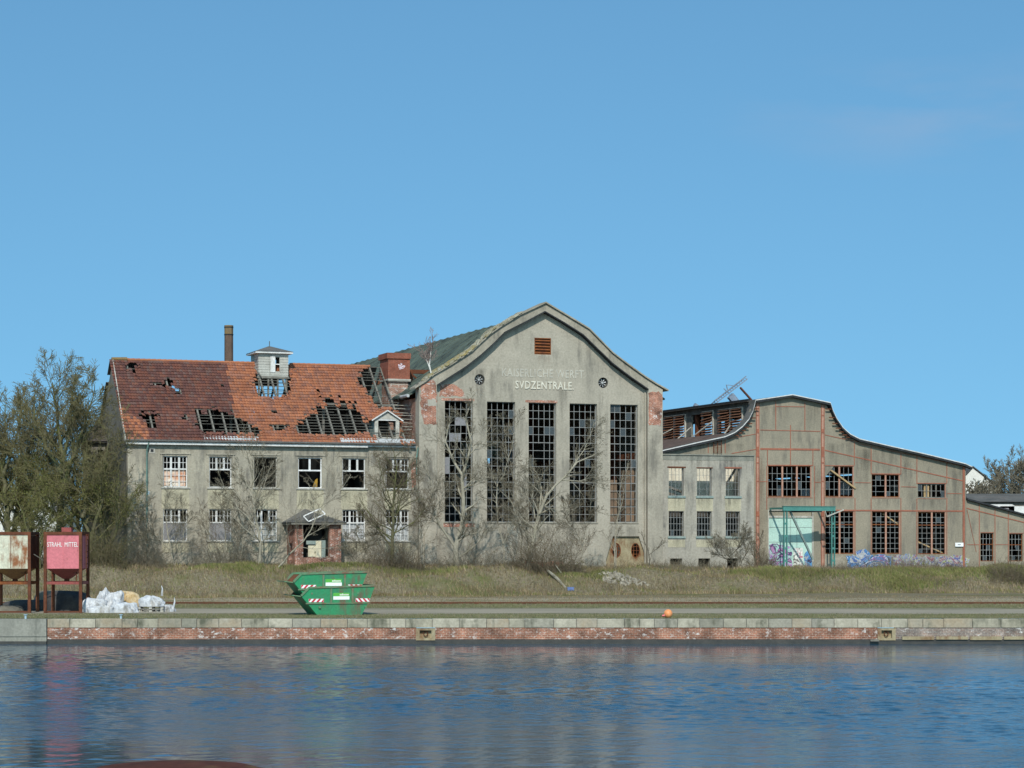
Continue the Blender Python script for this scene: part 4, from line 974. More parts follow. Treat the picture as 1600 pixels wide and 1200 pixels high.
    m.add([(ca - o_, vt - o_, z1 + .13), (cb + o_, vt - o_, z1 + .13), (cb + o_, vt + 2.32 + o_, z1 + .13), (ca - o_, vt + 2.32 + o_, z1 + .13), (cx - .1, cv, z1 + .62), (cx + .1, cv, z1 + .62)], [(0, 1, 5, 4), (1, 2, 5), (2, 3, 4, 5), (3, 0, 4), (3, 2, 1, 0)])
    m.tube([(cx, cv, z1 + .6), (cx, cv, z1 + 1.0)], .03, 6); part(m, 'turret_roof', 'roof_felt_grey', tt)
    m = MB()
    for u in (ca + .05, (ca + cb) / 2 - .35, (ca + cb) / 2 + .35, cb - .1): m.bar((u, vt + .1, z0 + .1), (u, vt + .1, z0 - 1.9), .12)
    m.bar((ca - .1, vt + .05, z0 + .02), (cb + .1, vt + .05, z0 + .02), .16); m.bar((ca - .35, vt - .1, z1 - 1.0), (ca + .25, vt - .25, z0 - .1), .07); part(m, 'turret_posts', 'timber_grey', tt)
    # big brick chimney
    cv = 4.2; a, b = FA.hit(606.5, 570, cv)[0], FA.hit(640.5, 570, cv)[0]; zt_ = FA.hit(620, 551.5, cv)[1]; z0_ = zt_ - 5.2; dpt = 2.1
    zb_ = FA.hit(620, 592, cv)[1]
    m = MB(); m.box(a, b, cv, cv + dpt, zb_, zt_ - .42); ch = part(m, 'chimney', 'brick_chimney', B)
    m = MB(); m.box(a - .1, b + .05, cv - .1, cv + dpt + .1, zt_ - .42, zt_); part(m, 'chimney_cap', 'brick_chimney', ch)
    m = MB(); m.box(a - .02, b + .06, cv - .06, cv + dpt, zb_ - .12, zb_ - .002); part(m, 'chimney_ledge', 'timber_pale', ch)
    m = MB(); m.box(a + .1, b - .1, cv + .2, cv + dpt - .1, zw, zb_ - .13); part(m, 'chimney_base', 'wall_patchy', ch)
    m = MB(); rg = random.Random(8)
    for k in range(22):
        p = FA.hit(622 + rg.random() * 10, 569 + rg.random() * 9, cv); l = rg.uniform(.05, .16)
        m.box(p[0], p[0] + l, cv - .006, cv - .001 - k * .0001, p[1], p[1] + rg.uniform(.03, .12))
    part(m, 'painted_tag', 'graffiti_white', ch)
    m = MB(); rg = random.Random(18)
    zz = FA.hit(620, 598, 3)[1]
    for k in range(15):
        q = FA.hit(rg.uniform(604, 616), 595 + k * 5.5, 2.6); e = FA.hit(rg.uniform(632, 646), 596 + k * 5.5 + rg.uniform(-1, 2), 2.6)
        if rg.random() < .8: m.bar((q[0], 2.6 + k * -.1, q[1]), (e[0], 2.6 + k * -.1, e[1]), .03, .12)
    split(m, 'loose_board', 'timber_pale', B)
    # dormer
    dv = .55; a, b = FA.hit(585.5, 670, dv)[0], FA.hit(624, 670, dv)[0]; zd = FA.hit(605, 685, dv)[1]; zs = FA.hit(605, 655, dv)[1]; za = FA.hit(605, 641.5, dv)[1]; mid = (a + b) / 2
    m = MB(); m.box(a, a + .26, dv, dv + .15, zd, zs); m.box(b - .26, b, dv, dv + .15, zd, zs); m.box(a + .26, b - .26, dv, dv + .15, zd, zd + .1)
    m.prism([(a, zs), (b, zs), (mid, za - .08)], dv, dv + .12); D = part(m, 'dormer', 'timber_pale', B)
    m = MB(); m.box(a + .26, b - .26, dv + .02, dv + .13, zs - .1, zs - .002); part(m, 'dormer_window', 'white_paint', D)
    m = MB()
    for p, q in (((a - .25, zs - .12), (mid, za)), ((mid, za), (b + .25, zs - .12))): m.bar((p[0], dv - .12, p[1]), (q[0], dv - .12, q[1]), .08, .12)
    part(m, 'dormer_bargeboard', 'white_paint', D)
    m = MB(); vb = dv + 3.0
    m.add([(a - .25, dv - .1, zs - .08), (mid, dv - .1, za + .04), (mid, vb, za + .04), (a - .25, vb - .8, zs - .08), (b + .25, dv - .1, zs - .08), (b + .25, vb - .8, zs - .08)], [(0, 1, 2, 3), (1, 4, 5, 2)]); part(m, 'dormer_roof', 'tile_orange', D)
    m = MB(); m.box(a + .02, a + .08, dv + .15, dv + 1.6, zd, zs - .05); m.box(b - .08, b - .02, dv + .15, dv + 1.2, zd, zs - .05); split(m, 'dormer_cheek', 'timber_teal', D)
    m = MB(); m.box(a + .3, b - .3, dv + 1.7, dv + 1.75, zd, zs); part(m, 'dormer_inside', 'plaster_inside', D)
    # stair turret at the far left gable
    sv = 8.6
    s0, s1 = u0 - 1.15, u0 - .01; zt_ = FA.hit(155, 692, sv)[1]
    m = MB(); m.wall(s0, s1, -1, zt_, [(s0 + .55, s0 + .95, zt_ - 1.9, zt_ - .5), (s0 + .55, s0 + .95, zt_ - 4.4, zt_ - 3.4), (s0 + .55, s0 + .95, zt_ - 5.8, zt_ - 4.7)], sv, .3); m.wall(sv + .3, sv + 3.2, -1, zt_, [], s0, .3, axis='v'); m.wall(s0, s1, -1, zt_, [], sv + 3.2, .3); st = part(m, 'stair_turret', 'plaster_side', B)
    m = MB(); m.box(s0 - .35, s1, sv - .35, sv + 3.6, zt_, zt_ + .12); part(m, 'turret_eave', 'dark_underside', st)
    rr = [(0, .12), (.25, .45), (.6, 1.0), (1.0, 2.0)]; m = MB(); c = (s1 - .2, sv + 1.6); A = [(s0 - .4, sv - .4), (s1, sv - .4), (s1, sv + 3.6), (s0 - .4, sv + 3.6)]
    for (t, h), (t2, h2) in zip(rr[:-1], rr[1:]):
        for k in range(4):
            p_, q_ = A[k], A[(k + 1) % 4]; g = lambda P_, t_, h_: (P_[0] + (c[0] - P_[0]) * t_, P_[1] + (c[1] - P_[1]) * t_, zt_ + h_)
            m.add([g(p_, t, h), g(q_, t, h), g(q_, t2, h2), g(p_, t2, h2)], [(0, 1, 2, 3)])
    part(m, 'turret_roof', 'slate_dark', st)
    # porch
    pv = -2.3; pa, pb = FA.hit(461, 860, pv)[0], FA.hit(533, 860, pv)[0]; zp = FA.hit(490, 817.5, pv)[1]
    w1 = .72
    m = MB(); m.box(pa, pa + .58, pv, pv + .45, 0, zp - .1); m.box(pb - w1 - .1, pb, pv, pv + .45, 0, zp - .1); m.box(pa + .58, pb - w1 - .1, pv + .05, pv + .4, 0, FA.hit(490, 871, pv)[1])
    m.wall(pv + .45, OW, 0, zp - .1, [(pv + .9, OW - .5, 2.2, zp - 1.4)], pa, .3, axis='v'); m.wall(pv + .45, OW, 0, zp - .1, [], pb - .3, .3, axis='v')
    po = part(m, 'porch', 'brick_red', B)
    m = MB(); m.box(pa - .35, pb + .3, pv - .35, OW, zp - .1, zp + .06); part(m, 'porch_eave', 'timber_grey', po)
    m = MB(); za_ = FA.hit(490, 799, pv + .8)[1]
    m.add([(pa - .4, pv - .4, zp + .06), (pb + .35, pv - .4, zp + .06), (pb + .35, OW, zp + .06), (pa - .4, OW, zp + .06), (pa + 1.3, OW, za_ + .2), (pb - 1.2, OW, za_ - .1), (pa + 1.4, pv + 1.2, za_ - .15), (pb - 1.2, pv + 1.2, za_ - .35)],
          [(0, 1, 7, 6), (3, 0, 6, 4), (1, 2, 5, 7), (6, 7, 5, 4)]); part(m, 'porch_roof', 'roof_felt_grey', po)
    m = MB()
    for k in range(9): m.bar((pa - .3 + k * .35, pv - .3, zp + .08), (pa + .6 + k * .3, pv + 1.0, za_ - .4 + .1 * (k % 2)), .06, .03)
    split(m, 'fallen_lath', 'roof_felt_grey', po)
    m = MB()
    c1, c2, c3, c4 = [FA.hit(x, y, pv - .1) for x, y in ((472, 806.5), (498, 795), (506, 803), (480, 815))]
    for p_, q_ in ((c1, c2), (c2, c3), (c3, c4), (c4, c1)): m.bar((p_[0], pv - .45, p_[1]), (q_[0], pv - .45, q_[1]), .07, .05)
    part(m, 'fallen_sash', 'white_new', po)
    m = MB(); dz0, dz1 = FA.hit(490, 870, pv)[1], FA.hit(490, 852, pv)[1]; m.box(pa + w1 + .4, pb - w1 - .75, pv + .7, pv + .75, dz0, dz1); m.box(pb - w1 - .95, pb - w1 - .55, pv + .6, pv + .65, dz0 - .1, FA.hit(490, 845, pv)[1]); split(m, 'cream_board', 'boards_cream', po)
    m = MB(); m.box(pa + w1 + .3, pb - w1 - .15, OW - .3, OW - .25, 1.5, zp - .5); part(m, 'porch_back', 'plaster_inside', po)
    m = MB(); m.box(pa + w1 + .25, pb - w1 - .9, pv + .6, pv + .7, dz1 + .06, dz1 + .32); m.box(pb - w1 - .7, pb - w1 - .2, pv + .75, pv + .8, dz0 - .2, dz1 + .35); split(m, 'grey_board', 'timber_teal', po)
weathered("poster_pale", (.72, .66, .56), (.60, .28, .16), (.30, .12, .08), scale=2.0, streak=.8)
weathered("glass_pale", (.34, .36, .37), (.50, .50, .50), (.26, .16, .12), scale=1.4, streak=.5, rough=.4)
weathered("white_new", (.85, .85, .84), (.80, .80, .78), None, scale=2, rough=.5)
weathered("boards_white", (.50, .49, .44), (.38, .37, .33), (.22, .21, .18), scale=2, streak=.7, fine=14)
weathered("boards_cream", (.70, .66, .50), (.58, .52, .38), (.30, .25, .16), scale=2, streak=.7, fine=8)
weathered("rag_ochre", (.40, .24, .04), (.28, .17, .05), None, scale=2)
weathered("slate_dark", (.075, .07, .065), (.10, .085, .075), None, scale=1.5)
office()

# ================================================================== low roofless annex between the two halls
AV, AD = .55, 3.3                                     # its front plane; it ends against the workshop
def annex():
    u0, u1 = HR - .3, FA.hit(1178, 800, AV)[0]
    B = thing('low_annex', 'low roofless grey annex with six barred windows between the two halls', 'derelict building', FA, ((u0 + u1) / 2, AV, 1.2))
    zt = FA.hit(1100, 710, AV)[1]; zu = (FA.hit(1100, 775, AV)[1], FA.hit(1100, 731.5, AV)[1]); zl = (FA.hit(1100, 838, AV)[1], FA.hit(1100, 799, AV)[1])
    zb = FA.hit(1100, 872.5, AV)[1]
    cols = [(1045, 1068.5), (1089, 1112), (1134, 1156)]; ups = []; lows = []; bas = []
    for a, b in cols:
        ua, ub = FA.hit(a, 760, AV)[0], FA.hit(b, 760, AV)[0]
        ups.append((ua, ub, *zu)); lows.append((ua, ub, *zl)); bas.append((ua + .12, ub - .12, -.5, zb))
    m = MB(); m.wall(u0, u1, -1, zt - .45, ups + lows + bas, AV, .4); part(m, 'wall', 'plaster_annex', B)
    m = MB(); m.box(u0 + .3, u1, AV - .02, AV + .42, zt - .45, zt - .08); m.box(u0 + .3, u1 + .04, AV - .10, AV + .48, zt - .08, zt); part(m, 'cornice', 'concrete', B)
    m = MB(); m.wall(AV + .4, AD - .02, -1, zt - .1, [], u1 - .4, .4, axis='v'); part(m, 'side_wall', 'plaster_annex', B)
    m = MB()
    for a, b in zip(ups, lows):
        m.box(a[0] - .06, a[1] + .10, AV - .012, AV - .002, b[3] + .03, a[2] - .16); m.box(b[0] - .06, b[1] + .1, AV - .012, AV - .002, b[2] - .82, b[2] - .28)
    split(m, 'cream_spandrel', 'plaster_cream', B)
    m = MB()
    for a in ups + lows: m.box(a[0] - .1, a[1] + .12, AV - .09, AV + .1, a[2] - .15, a[2] - .004)
    split(m, 'window_sill', 'timber_teal', B)
    m = MB(); m.box(ups[0][0] - .12, ups[0][1] + .16, AV - .03, AV + .1, zu[1] + .004, zu[1] + .10); m.box(ups[1][0] - .05, ups[1][1] + .1, AV - .03, AV + .1, zu[1] + .004, zu[1] + .06); split(m, 'lintel', 'rust', B)
    m = MB(); m.box(ups[2][0] - .1, ups[2][1] + .16, AV - .03, AV + .1, zu[1] + .004, zu[1] + .11); part(m, 'red_lintel', 'steel_red', B)
    rng = random.Random(2)
    for i, o in enumerate(ups): grid_window(B, o, AV + .16, 4, 4, fw=.035, bw=.022, drop=.25, rng=rng)
    for i, o in enumerate(lows): grid_window(B, o, AV + .16, 5, 4, fw=.035, bw=.03, drop=.2, rng=rng, panes=[(rng.randrange(5), 3)])
    stain(B, AV - .024, 1040, 1178, 712, 722); stain(B, AV - .004, 1037, 1178, 716, 760)
    for a, b in cols: stain(B, AV - .016, a - 1, b + 2, 778, 800); stain(B, AV - .016, a - 1, b + 2, 842, 862)
    for a, b in ((1070, 1087), (1114, 1133), (1158, 1176)): stain(B, AV - .004, a, b, 750, 860)
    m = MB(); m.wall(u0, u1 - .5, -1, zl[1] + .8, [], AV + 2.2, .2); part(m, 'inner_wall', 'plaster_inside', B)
    m = MB()
    a = ups[0]; m.bar((a[0] - .4, AV + 1.2, zu[0] + 1.0), (a[1] + .8, AV + 1.1, zu[0] + .15), .16, .3); m.bar((a[0] - .4, AV + 1.6, zu[0] + .5), (a[1] + .8, AV + 1.5, zu[0] - .2), .2, .4)
    a = ups[2]; m.bar((a[0] - .1, AV + 1.2, zu[0] - .2), (a[1] + .4, AV + 1.1, zu[1] + .4), .14, .14)
    split(m, 'fallen_beam', 'timber_grey', B)
    m = MB(); a = lows[2]; m.bar((a[0], AV + .6, zl[0] + 1.4), (a[1] + .1, AV + .5, zl[1] + .1), .07); part(m, 'fallen_lath', 'timber_new', B)
annex()

# ================================================================== workshop hall with the swept roof
WV = 3.3
W_OUT = prof([(1035, 703.5), (1090, 691), (1130, 682.5), (1144.6, 676), (1157, 666.5), (1167, 655), (1173, 642.5), (1176, 631), (1177, 625.5), (1234.7, 617), (1294, 629.5), (1295.5, 634), (1298, 642), (1303.7, 654), (1313.7, 668.5), (1325, 678.5), (1339.6, 686), (1380, 695.5), (1440, 709), (1504, 724.5)], WV)
def workshop():
    rng = random.Random(21)
    ul = W_OUT[0][0] - 1.35; ur = FA.hit(1509, 760, WV)[0]
    pr = [(ul, W_OUT[0][1] - 1.35 * .235)] + W_OUT + [(ur + .35, W_OUT[-1][1] - .25)]
    top = interp(pr)
    B = thing('workshop_hall', 'wide workshop hall of grey panels between red steel beams under a swept roof', 'industrial hall', FA, ((ul + ur) / 2, WV, 1.2))
    def rect(x0, x1, y0, y1): a = FA.hit(x0, y1, WV); b = FA.hit(x1, y0, WV); return (a[0], b[0], a[1], b[1])
    Z = lambda y, x=1340: FA.hit(x, y, WV)[1]
    R_ = lambda x0, x1, y0, y1, xr=1235: (FA.hit(x0, 700, WV)[0], FA.hit(x1, 700, WV)[0], Z(y1, xr), Z(y0, xr))
    wins = [R_(1200, 1268, 728, 776.5), R_(1289.5, 1334, 728.5, 776.5, 1310), R_(1362, 1406, 741.5, 777, 1384), R_(1434, 1478, 756, 778, 1456),
            R_(1289.5, 1335, 799, 865.5, 1310), R_(1362.5, 1406.5, 799, 865.5, 1384), R_(1434.5, 1478, 800, 866, 1456)]
    door = R_(1200, 1271.5, 796, 905, 1235)
    m = MB(); m.wall(ul, ur, -1, lambda u: top(u) - .16, wins + [door], WV, .3); part(m, 'wall', 'plaster_warm', B)
    a = FA.hit(1030, 700, WV)[0]; b = FA.hit(1176, 700, WV)[0]
    m = MB(); m.box(a, b, WV - .012, WV - .002, Z(800, 1100), Z(722, 1100)); part(m, 'inner_plaster', 'plaster_pale', B)
    # roof edge and roof
    fr = MB(); fr.strip(pr, WV - .42, WV - .37, .07, .03); part(fr, 'roof_edge', 'white_paint', B)
    iL = [i for i, p in enumerate(pr) if p == W_OUT[8]][0]; iR = [i for i, p in enumerate(pr) if p == W_OUT[10]][0]
    uc = FA.hit(1181, 700, WV)[0] - .1; uc2 = FA.hit(1287, 700, WV)[0] + .1
    s_l = (W_OUT[3][1] - W_OUT[0][1]) / (W_OUT[3][0] - W_OUT[0][0]); s_r = (W_OUT[-1][1] - W_OUT[-3][1]) / (W_OUT[-1][0] - W_OUT[-3][0])
    zal = W_OUT[3][1] + (uc - W_OUT[3][0]) * s_l * .15; zar = W_OUT[-3][1] + (uc2 - W_OUT[-3][0]) * s_r
    m = MB(); m.strip(pr, WV - .36, WV + .75, .05, .02); m.strip([(pr[iL][0] - .15, pr[iL][1] - .03)] + pr[iL:iR + 1] + [(pr[iR][0] + .15, pr[iR][1] - .03)], WV + .76, WV + 47, .05, .02)
    m2 = MB(); m2.strip([p for p in pr if p[0] <= W_OUT[3][0] + .01] + [(uc - .02, zal)], WV + .76, WV + 47, .05, .0); part(m2, 'aisle_roof', 'roof_rusty', B)
    m.strip([(uc2 + .02, zar)] + [p for p in pr if p[0] >= W_OUT[-3][0] - .01], WV + .76, WV + 47, .05, .0)
    rf = part(m, 'roof', 'roof_felt_grey', B)
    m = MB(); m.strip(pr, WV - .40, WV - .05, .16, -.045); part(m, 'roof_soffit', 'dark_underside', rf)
    zA = zal + .1
    m = MB()
    for t in range(14):
        if t < 7: u = FA.hit(1296 + t * 5.2, 650, WV)[0]
        else: u = FA.hit(1175 - (t - 7) * 5.2, 650, WV)[0]
        z = top(u) - .2; s = 1 if t < 7 else -1; m.box(min(u, u - s * .45), max(u, u - s * .45), WV - .3, WV - .22, z - .04, z + .04)
    split(m, 'bracket_stub', 'rust', rf)
    for a, b, c, d in ((1200, 1268, 778, 796), (1290, 1334, 778, 797), (1362, 1406, 779, 797), (1434, 1478, 780, 798), (1188, 1234, 633, 670), (1258, 1282, 630, 672), (1340, 1430, 700, 740), (1336, 1361, 700, 796), (1408, 1432, 712, 860), (1480, 1503, 722, 860), (1290, 1333, 692, 727)): stain(B, WV - .004, a, b, c, d)
    stain(B, WV - .004, 1045, 1176, 692, 712); stain(B, WV - .004, 1181, 1200, 700, 880, 'grime_rust'); stain(B, WV - .004, 1272, 1290, 700, 870, 'grime_rust')
    # steel frame
    F = MB(); TH = MB(); v = WV
    def ln(M, x0, y0, x1, y1, wpx, dep=.05, off=0):
        p = FA.hit(x0, y0, WV); q = FA.hit(x1, y1, WV); M.bar((p[0], WV - off, p[1]), (q[0], WV - off, q[1]), dep, wpx / 19.5) if abs(x1 - x0) < abs(y1 - y0) else M.bar((p[0], WV - off, p[1]), (q[0], WV - off, q[1]), wpx / 19.5, dep)
    def vline(M, x, y0, y1, w, dep=.03):
        u = FA.hit(x, 700, WV)[0]; M.box(u - w / 39, u + w / 39, WV - dep, WV - .002, Z(y1, x), Z(y0, x))
    def hline(M, x0, x1, y0, y1, w, dep=.028):
        p = FA.hit(x0, y0, WV); q = FA.hit(x1, y1, WV); h = w / 39
        M.add([(p[0], WV - dep, p[1] - h), (q[0], WV - dep, q[1] - h), (q[0], WV - dep, q[1] + h), (p[0], WV - dep, p[1] + h), (p[0], WV, p[1] - h), (q[0], WV, q[1] - h), (q[0], WV, q[1] + h), (p[0], WV, p[1] + h)],
              [(0, 1, 2, 3), (0, 4, 5, 1), (3, 2, 6, 7), (0, 3, 7, 4), (1, 5, 6, 2)])
    for x, yt in ((1183.5, 630), (1285.2, 633)):
        C = MB(); vline(C, x - 2.1, yt, 905, .9, .07); vline(C, x + 2.1, yt, 905, .9, .07); part(C, 'column_flange', 'steel_red', B)
        C = MB(); vline(C, x, yt, 905, 3.3, .045); part(C, 'column', 'steel_pink', B)
        C = MB()
        for y, h in ((673.5, 3), (706, 8), (803, 4)): vline(C, x, y - h, y + h, 5.2, .085)
        for y in (649, 723, 752, 820, 843): vline(C, x, y - .8, y + .8, 4.6, .08)
        split(C, 'gusset_plate', 'steel_red', B)
    C = MB(); vline(C, 1505.5, 727, 905, 3.6, .07); part(C, 'column', 'steel_red', B)
    for x, y0, y1 in ((1212, 627, 672), (1257.5, 629, 673), (1235, 664, 727), (1199, 703, 727), (1270, 703, 727), (1334.8, 691, 727), (1335.8, 778, 866), (1361, 697, 741), (1361, 778, 866), (1407.5, 708, 741), (1407.5, 778, 866), (1432.5, 713, 756), (1432.5, 779, 867), (1479.3, 720, 755), (1479.3, 778, 867), (1106.5, 690, 708), (1133, 686, 708), (1198, 728, 796), (1272.3, 728, 796)):
        vline(TH, x, y0, y1, 1.1)
    for x0, x1, y0, y1, w in ((1213, 1257, 635, 635.6, 1), (1188, 1281, 671.8, 674, 1.1), (1188, 1281, 701.5, 702.5, 2.8), (1181, 1137, 678, 686, .9), (1181, 1143, 702, 708.5, 1), (1289, 1340, 679.5, 690.5, 1.1), (1289, 1504, 703.5, 751.2, 1.5),
                              (1289, 1504, 797.3, 798.6, 2.2), (1272, 1282, 753.5, 753.6, 1), (1336, 1361, 754, 754.4, 1), (1408, 1432, 760.5, 761, 1), (1480, 1503, 771, 771.3, 1), (1187, 1199, 752.5, 752.5, 1), (1199, 1270, 727, 727.3, 1.6),
                              (1289, 1334, 727.5, 727.8, 1.3), (1362, 1407, 740.3, 740.8, 1.6), (1433, 1479, 755, 755.3, 1.2), (1341, 1504, 693.5, 728, .8)):
        hline(TH, x0, x1, y0, y1, w, .031 if w > 1.4 else .028)
    for x0, x1, y in ((1199, 1270, 777.5), (1289, 1334, 777.5), (1362, 1406, 778), (1434, 1478, 779)): hline(TH, x0, x1, y, y + .3, .7)
    split(TH, 'steel_beam', 'steel_red', B)
    # windows
    specs = [(9, 4, (1 / 3, 2 / 3)), (6, 4, (.5,)), (6, 4, (.5,)), (6, 2, (.333, .5, .667)), (6, 8, (.5,)), (6, 8, (.5,)), (6, 8, (.5,))]
    for i, (o, sp) in enumerate(zip(wins, specs)):
        pn = [(rng.randrange(sp[0]), rng.randrange(sp[1])) for _ in range(2)]
        grid_window(B, o, WV + .08, sp[0], sp[1], mullions=sp[2], heavy_rows=(.69,) if i >= 4 else (), fw=.075, bw=.03, fmat='rust_orange' if i != 3 else 'timber_grey', bmat='steel_window', panes=pn, drop=.1, rng=rng)
        m = MB()
        for t in (sp[2] if i != 3 else ()): uu = o[0] + (o[1] - o[0]) * t; m.box(uu - .07, uu + .07, WV + .03, WV + .074, o[2] + .01, o[3] - .01)
        m.box(o[1] - .08, o[1], WV + .02, WV + .078, o[2] + .01, o[3] - .01)
        part(m, 'mullion', 'steel_pink', B)
    o = wins[1]; m = MB(); m.prism([(o[0], o[3] - .02), (o[0], o[3] - .85), (o[0] + .75, o[3] - .02)], WV + .01, WV + .07); part(m, 'torn_panel', 'plaster_warm', B)
    m = MB(); p = FA.hit(1297, 735, WV + .1); q = FA.hit(1335, 763, WV + .1); m.bar((p[0], WV - .02, p[1]), (q[0], WV - .02, q[1]), .12, .2)
    o = wins[5]; m.bar((o[0] + 1.2, WV + .4, o[3] - .2), (o[1] + .1, WV + .3, o[3] - 1.1), .1, .16)
    o = wins[6]; m.bar((o[0] - .1, WV + .8, o[2] + 1.2), (o[1], WV + .6, o[2] + .1), .1, .2)
    o = wins[3]; m.box(o[0] + .7, o[0] + .85, WV + .2, WV + .3, o[2], o[3]); m.box(o[0] + 1.0, o[0] + 1.15, WV + .2, WV + .3, o[2], o[3])
    split(m, 'fallen_beam', 'timber_new', B)
    # cyan sliding door with a small white door
    d0, d1, _, dz = door
    m = MB(); m.box(d0, d1, WV + .1, WV + .16, -.5, Z(809, 1235)); D = part(m, 'sliding_door', 'door_cyan', B)
    m = MB()
    for y in (824, 847): m.box(d0, d1, WV + .088, WV + .098, Z(y, 1235) - .02, Z(y, 1235) + .02)
    for x in (1236, 1246): u = FA.hit(x, 800, WV)[0]; m.box(u - .015, u + .015, WV + .088, WV + .098, Z(856), Z(811))
    split(m, 'door_joint', 'timber_teal', D)
    m = MB(); m.box(d0, d0 + .09, WV + .02, WV + .098, -.5, dz - .002); m.box(d1 - .12, d1, WV + .02, WV + .098, -.5, dz - .002); m.box(d0 + .09, d1 - .12, WV + .02, WV + .098, dz - .1, dz - .002); m.box(d0 + .09, d1 - .12, WV + .02, WV + .17, Z(809, 1235), Z(807, 1235) + .05); part(m, 'door_frame', 'timber_pale', D)
    m = MB(); m.box(d0 + .1, d1 - .13, WV + .14, WV + .18, Z(808, 1235) + .08, dz - .11); part(m, 'transom_panel', 'plaster_warm', D)
    m = MB(); a = FA.hit(1240.5, 870, WV)[0]; b = FA.hit(1255, 870, WV)[0]; m.box(a, b, WV + .05, WV + .084, -.5, Z(856, 1247)); part(m, 'small_door', 'graffiti_door', D, 'small white door covered in scribbles')
    # graffiti, painted on plates of plaster a few millimetres proud
    def gra(pts, v, mt, seed, par, jag=.10):
        r2 = random.Random(seed); pp = [FA.hit(x, y, v) for x, y in pts]; out = []
        for (a, za), (b, zb2) in zip(pp, pp[1:] + pp[:1]):
            n = max(1, int(math.hypot(b - a, zb2 - za) / .18))
            for k in range(n): t = k / n; out.append((a + (b - a) * t + r2.uniform(-jag, jag), za + (zb2 - za) * t + r2.uniform(-jag, jag)))
        M = MB(); M.prism(out, v, v + .004); part(M, 'graffiti', mt, par)
    gra([(1201.5, 853), (1206, 849), (1222, 851), (1237, 856), (1239.5, 900), (1201.5, 900)], WV + .092, 'graffiti_violet', 1, D, .06)
    gra([(1256.5, 866), (1262, 860), (1269.5, 866), (1269.5, 900), (1256.5, 900)], WV + .092, 'graffiti_blue', 2, D, .05)
    gra([(1323, 869), (1340, 867), (1362, 867), (1392, 868), (1394, 900), (1330, 900), (1324, 885)], WV - .036, 'graffiti_blue', 3, B)
    gra([(1394, 868), (1420, 866), (1436, 869), (1470, 869), (1500, 867), (1514, 874), (1512, 900), (1394, 900)], WV - .038, 'graffiti_mixed', 4, B)
    gra([(1274, 880), (1290, 872), (1310, 868), (1321, 869), (1321, 900), (1274, 900)], WV - .004, 'rubble', 5, B)
    gra([(1336, 862), (1352, 858), (1360, 865), (1360, 868), (1338, 869)], WV - .034, 'graffiti_blue', 6, B, .05)
    # long walls with the louvred clerestory on the left, back wall
    uc = FA.hit(1181, 700, WV)[0] - .1; zc0 = top(FA.hit(1157, 666, WV)[0]) - .1; z_e = top(uc) - .1
    m = MB(); m.wall(WV + .3, WV + 46, zA - .35, z_e, [(WV + 2 + k * 5.4, WV + 6.4 + k * 5.4, zA, z_e - .45) for k in range(8)], uc, .2, axis='v'); cl = part(m, 'clerestory', 'timber_grey', B)
    for k in range(8):
        v0 = WV + 2 + k * 5.4; za, zb = zA - .1, z_e - .30
        for h in range(2):
            if (k * 2 + h) in (3,): continue
            a, b = v0 + h * 2.2, v0 + h * 2.2 + 2.1
            fr = MB(); fr.box(uc - .12, uc - .002, a, a + .12, za, zb); fr.box(uc - .12, uc - .002, b - .12, b, za, zb); fr.box(uc - .12, uc - .002, a + .12, b - .12, zb - .08, zb)
            lf = part(fr, 'louvre', 'timber_pale', cl)
            s = MB()
            for j in range(10):
                z = za + (zb - za) * (j + .1) / 10; e = rng.uniform(-.03, .03) + (rng.uniform(-.2, .1) if rng.random() < .15 else 0)
                s.add([(uc - .28, a + .1, z), (uc - .28, b - .1, z + e), (uc - .02, b - .1, z + .17 + e), (uc - .02, a + .1, z + .17), (uc - .28, a + .1, z + .03), (uc - .28, b - .1, z + .03 + e), (uc - .02, b - .1, z + .20 + e), (uc - .02, a + .1, z + .20)],
                      [(0, 3, 2, 1), (4, 5, 6, 7), (0, 1, 5, 4), (1, 2, 6, 5), (2, 3, 7, 6), (3, 0, 4, 7)])
            part(s, 'louvre_slats', 'louvre_rust', lf)
    m = MB(); m.box(uc - .5, uc - .36, WV + .1, WV + 46, z_e + .05, z_e + .2); part(m, 'eave_beam', 'dark_underside', cl)
    m = MB()
    for k in range(7): v = WV + 3 + k * 4.1 + rng.uniform(-1, 1); m.bar((uc - .3, v, zA + .4 + rng.random()), (uc - 1.6 - rng.random(), v + rng.uniform(-2, 2), zA - .45), .06, .1)
    split(m, 'loose_lath', 'timber_pale', cl)
    uc2 = FA.hit(1287, 700, WV)[0] + .1
    m = MB(); m.wall(WV + .3, WV + 46, Z(690, 1295), z_e, [(WV + 2 + k * 5.4, WV + 6.4 + k * 5.4, Z(668, 1181), z_e - .45) for k in range(8)], uc2, .2, axis='v'); part(m, 'clerestory', 'timber_teal', B)
    m = MB(); m.wall(WV + .3, WV + 46, -1, pr[-1][1] - .2, [(WV + 8 + k * 9, WV + 9.5 + k * 9, 4.6, 5.5) for k in range(4)], ur - .3, .3, axis='v'); m.wall(HR + .1, ur, -1, lambda u: top(u) - .2, [(uc + 4 + k * 3, uc + 5.6 + k * 3, 5.5, 7.6) for k in range(6)], WV + 46, .3); part(m, 'inner_walls', 'plaster_inside', B)
    m = MB()
    for k in range(7):
        v = WV + 5 + k * 6
        for u in (uc + .1, uc2 - .3): m.box(u, u + .3, v, v + .3, 0, z_e)
        m.box(uc, uc2, v, v + .2, Z(705, 1235), Z(702, 1235))
        m.bar((uc2, v, Z(700)), (ur - .5, v, Z(742, 1500)), .2)
    part(m, 'inner_frame', 'rust', B)
    m = MB(); m.box(uc, ur - .4, WV + .4, WV + 45, 0.9, 1.1); part(m, 'floor', 'plaster_inside', B)
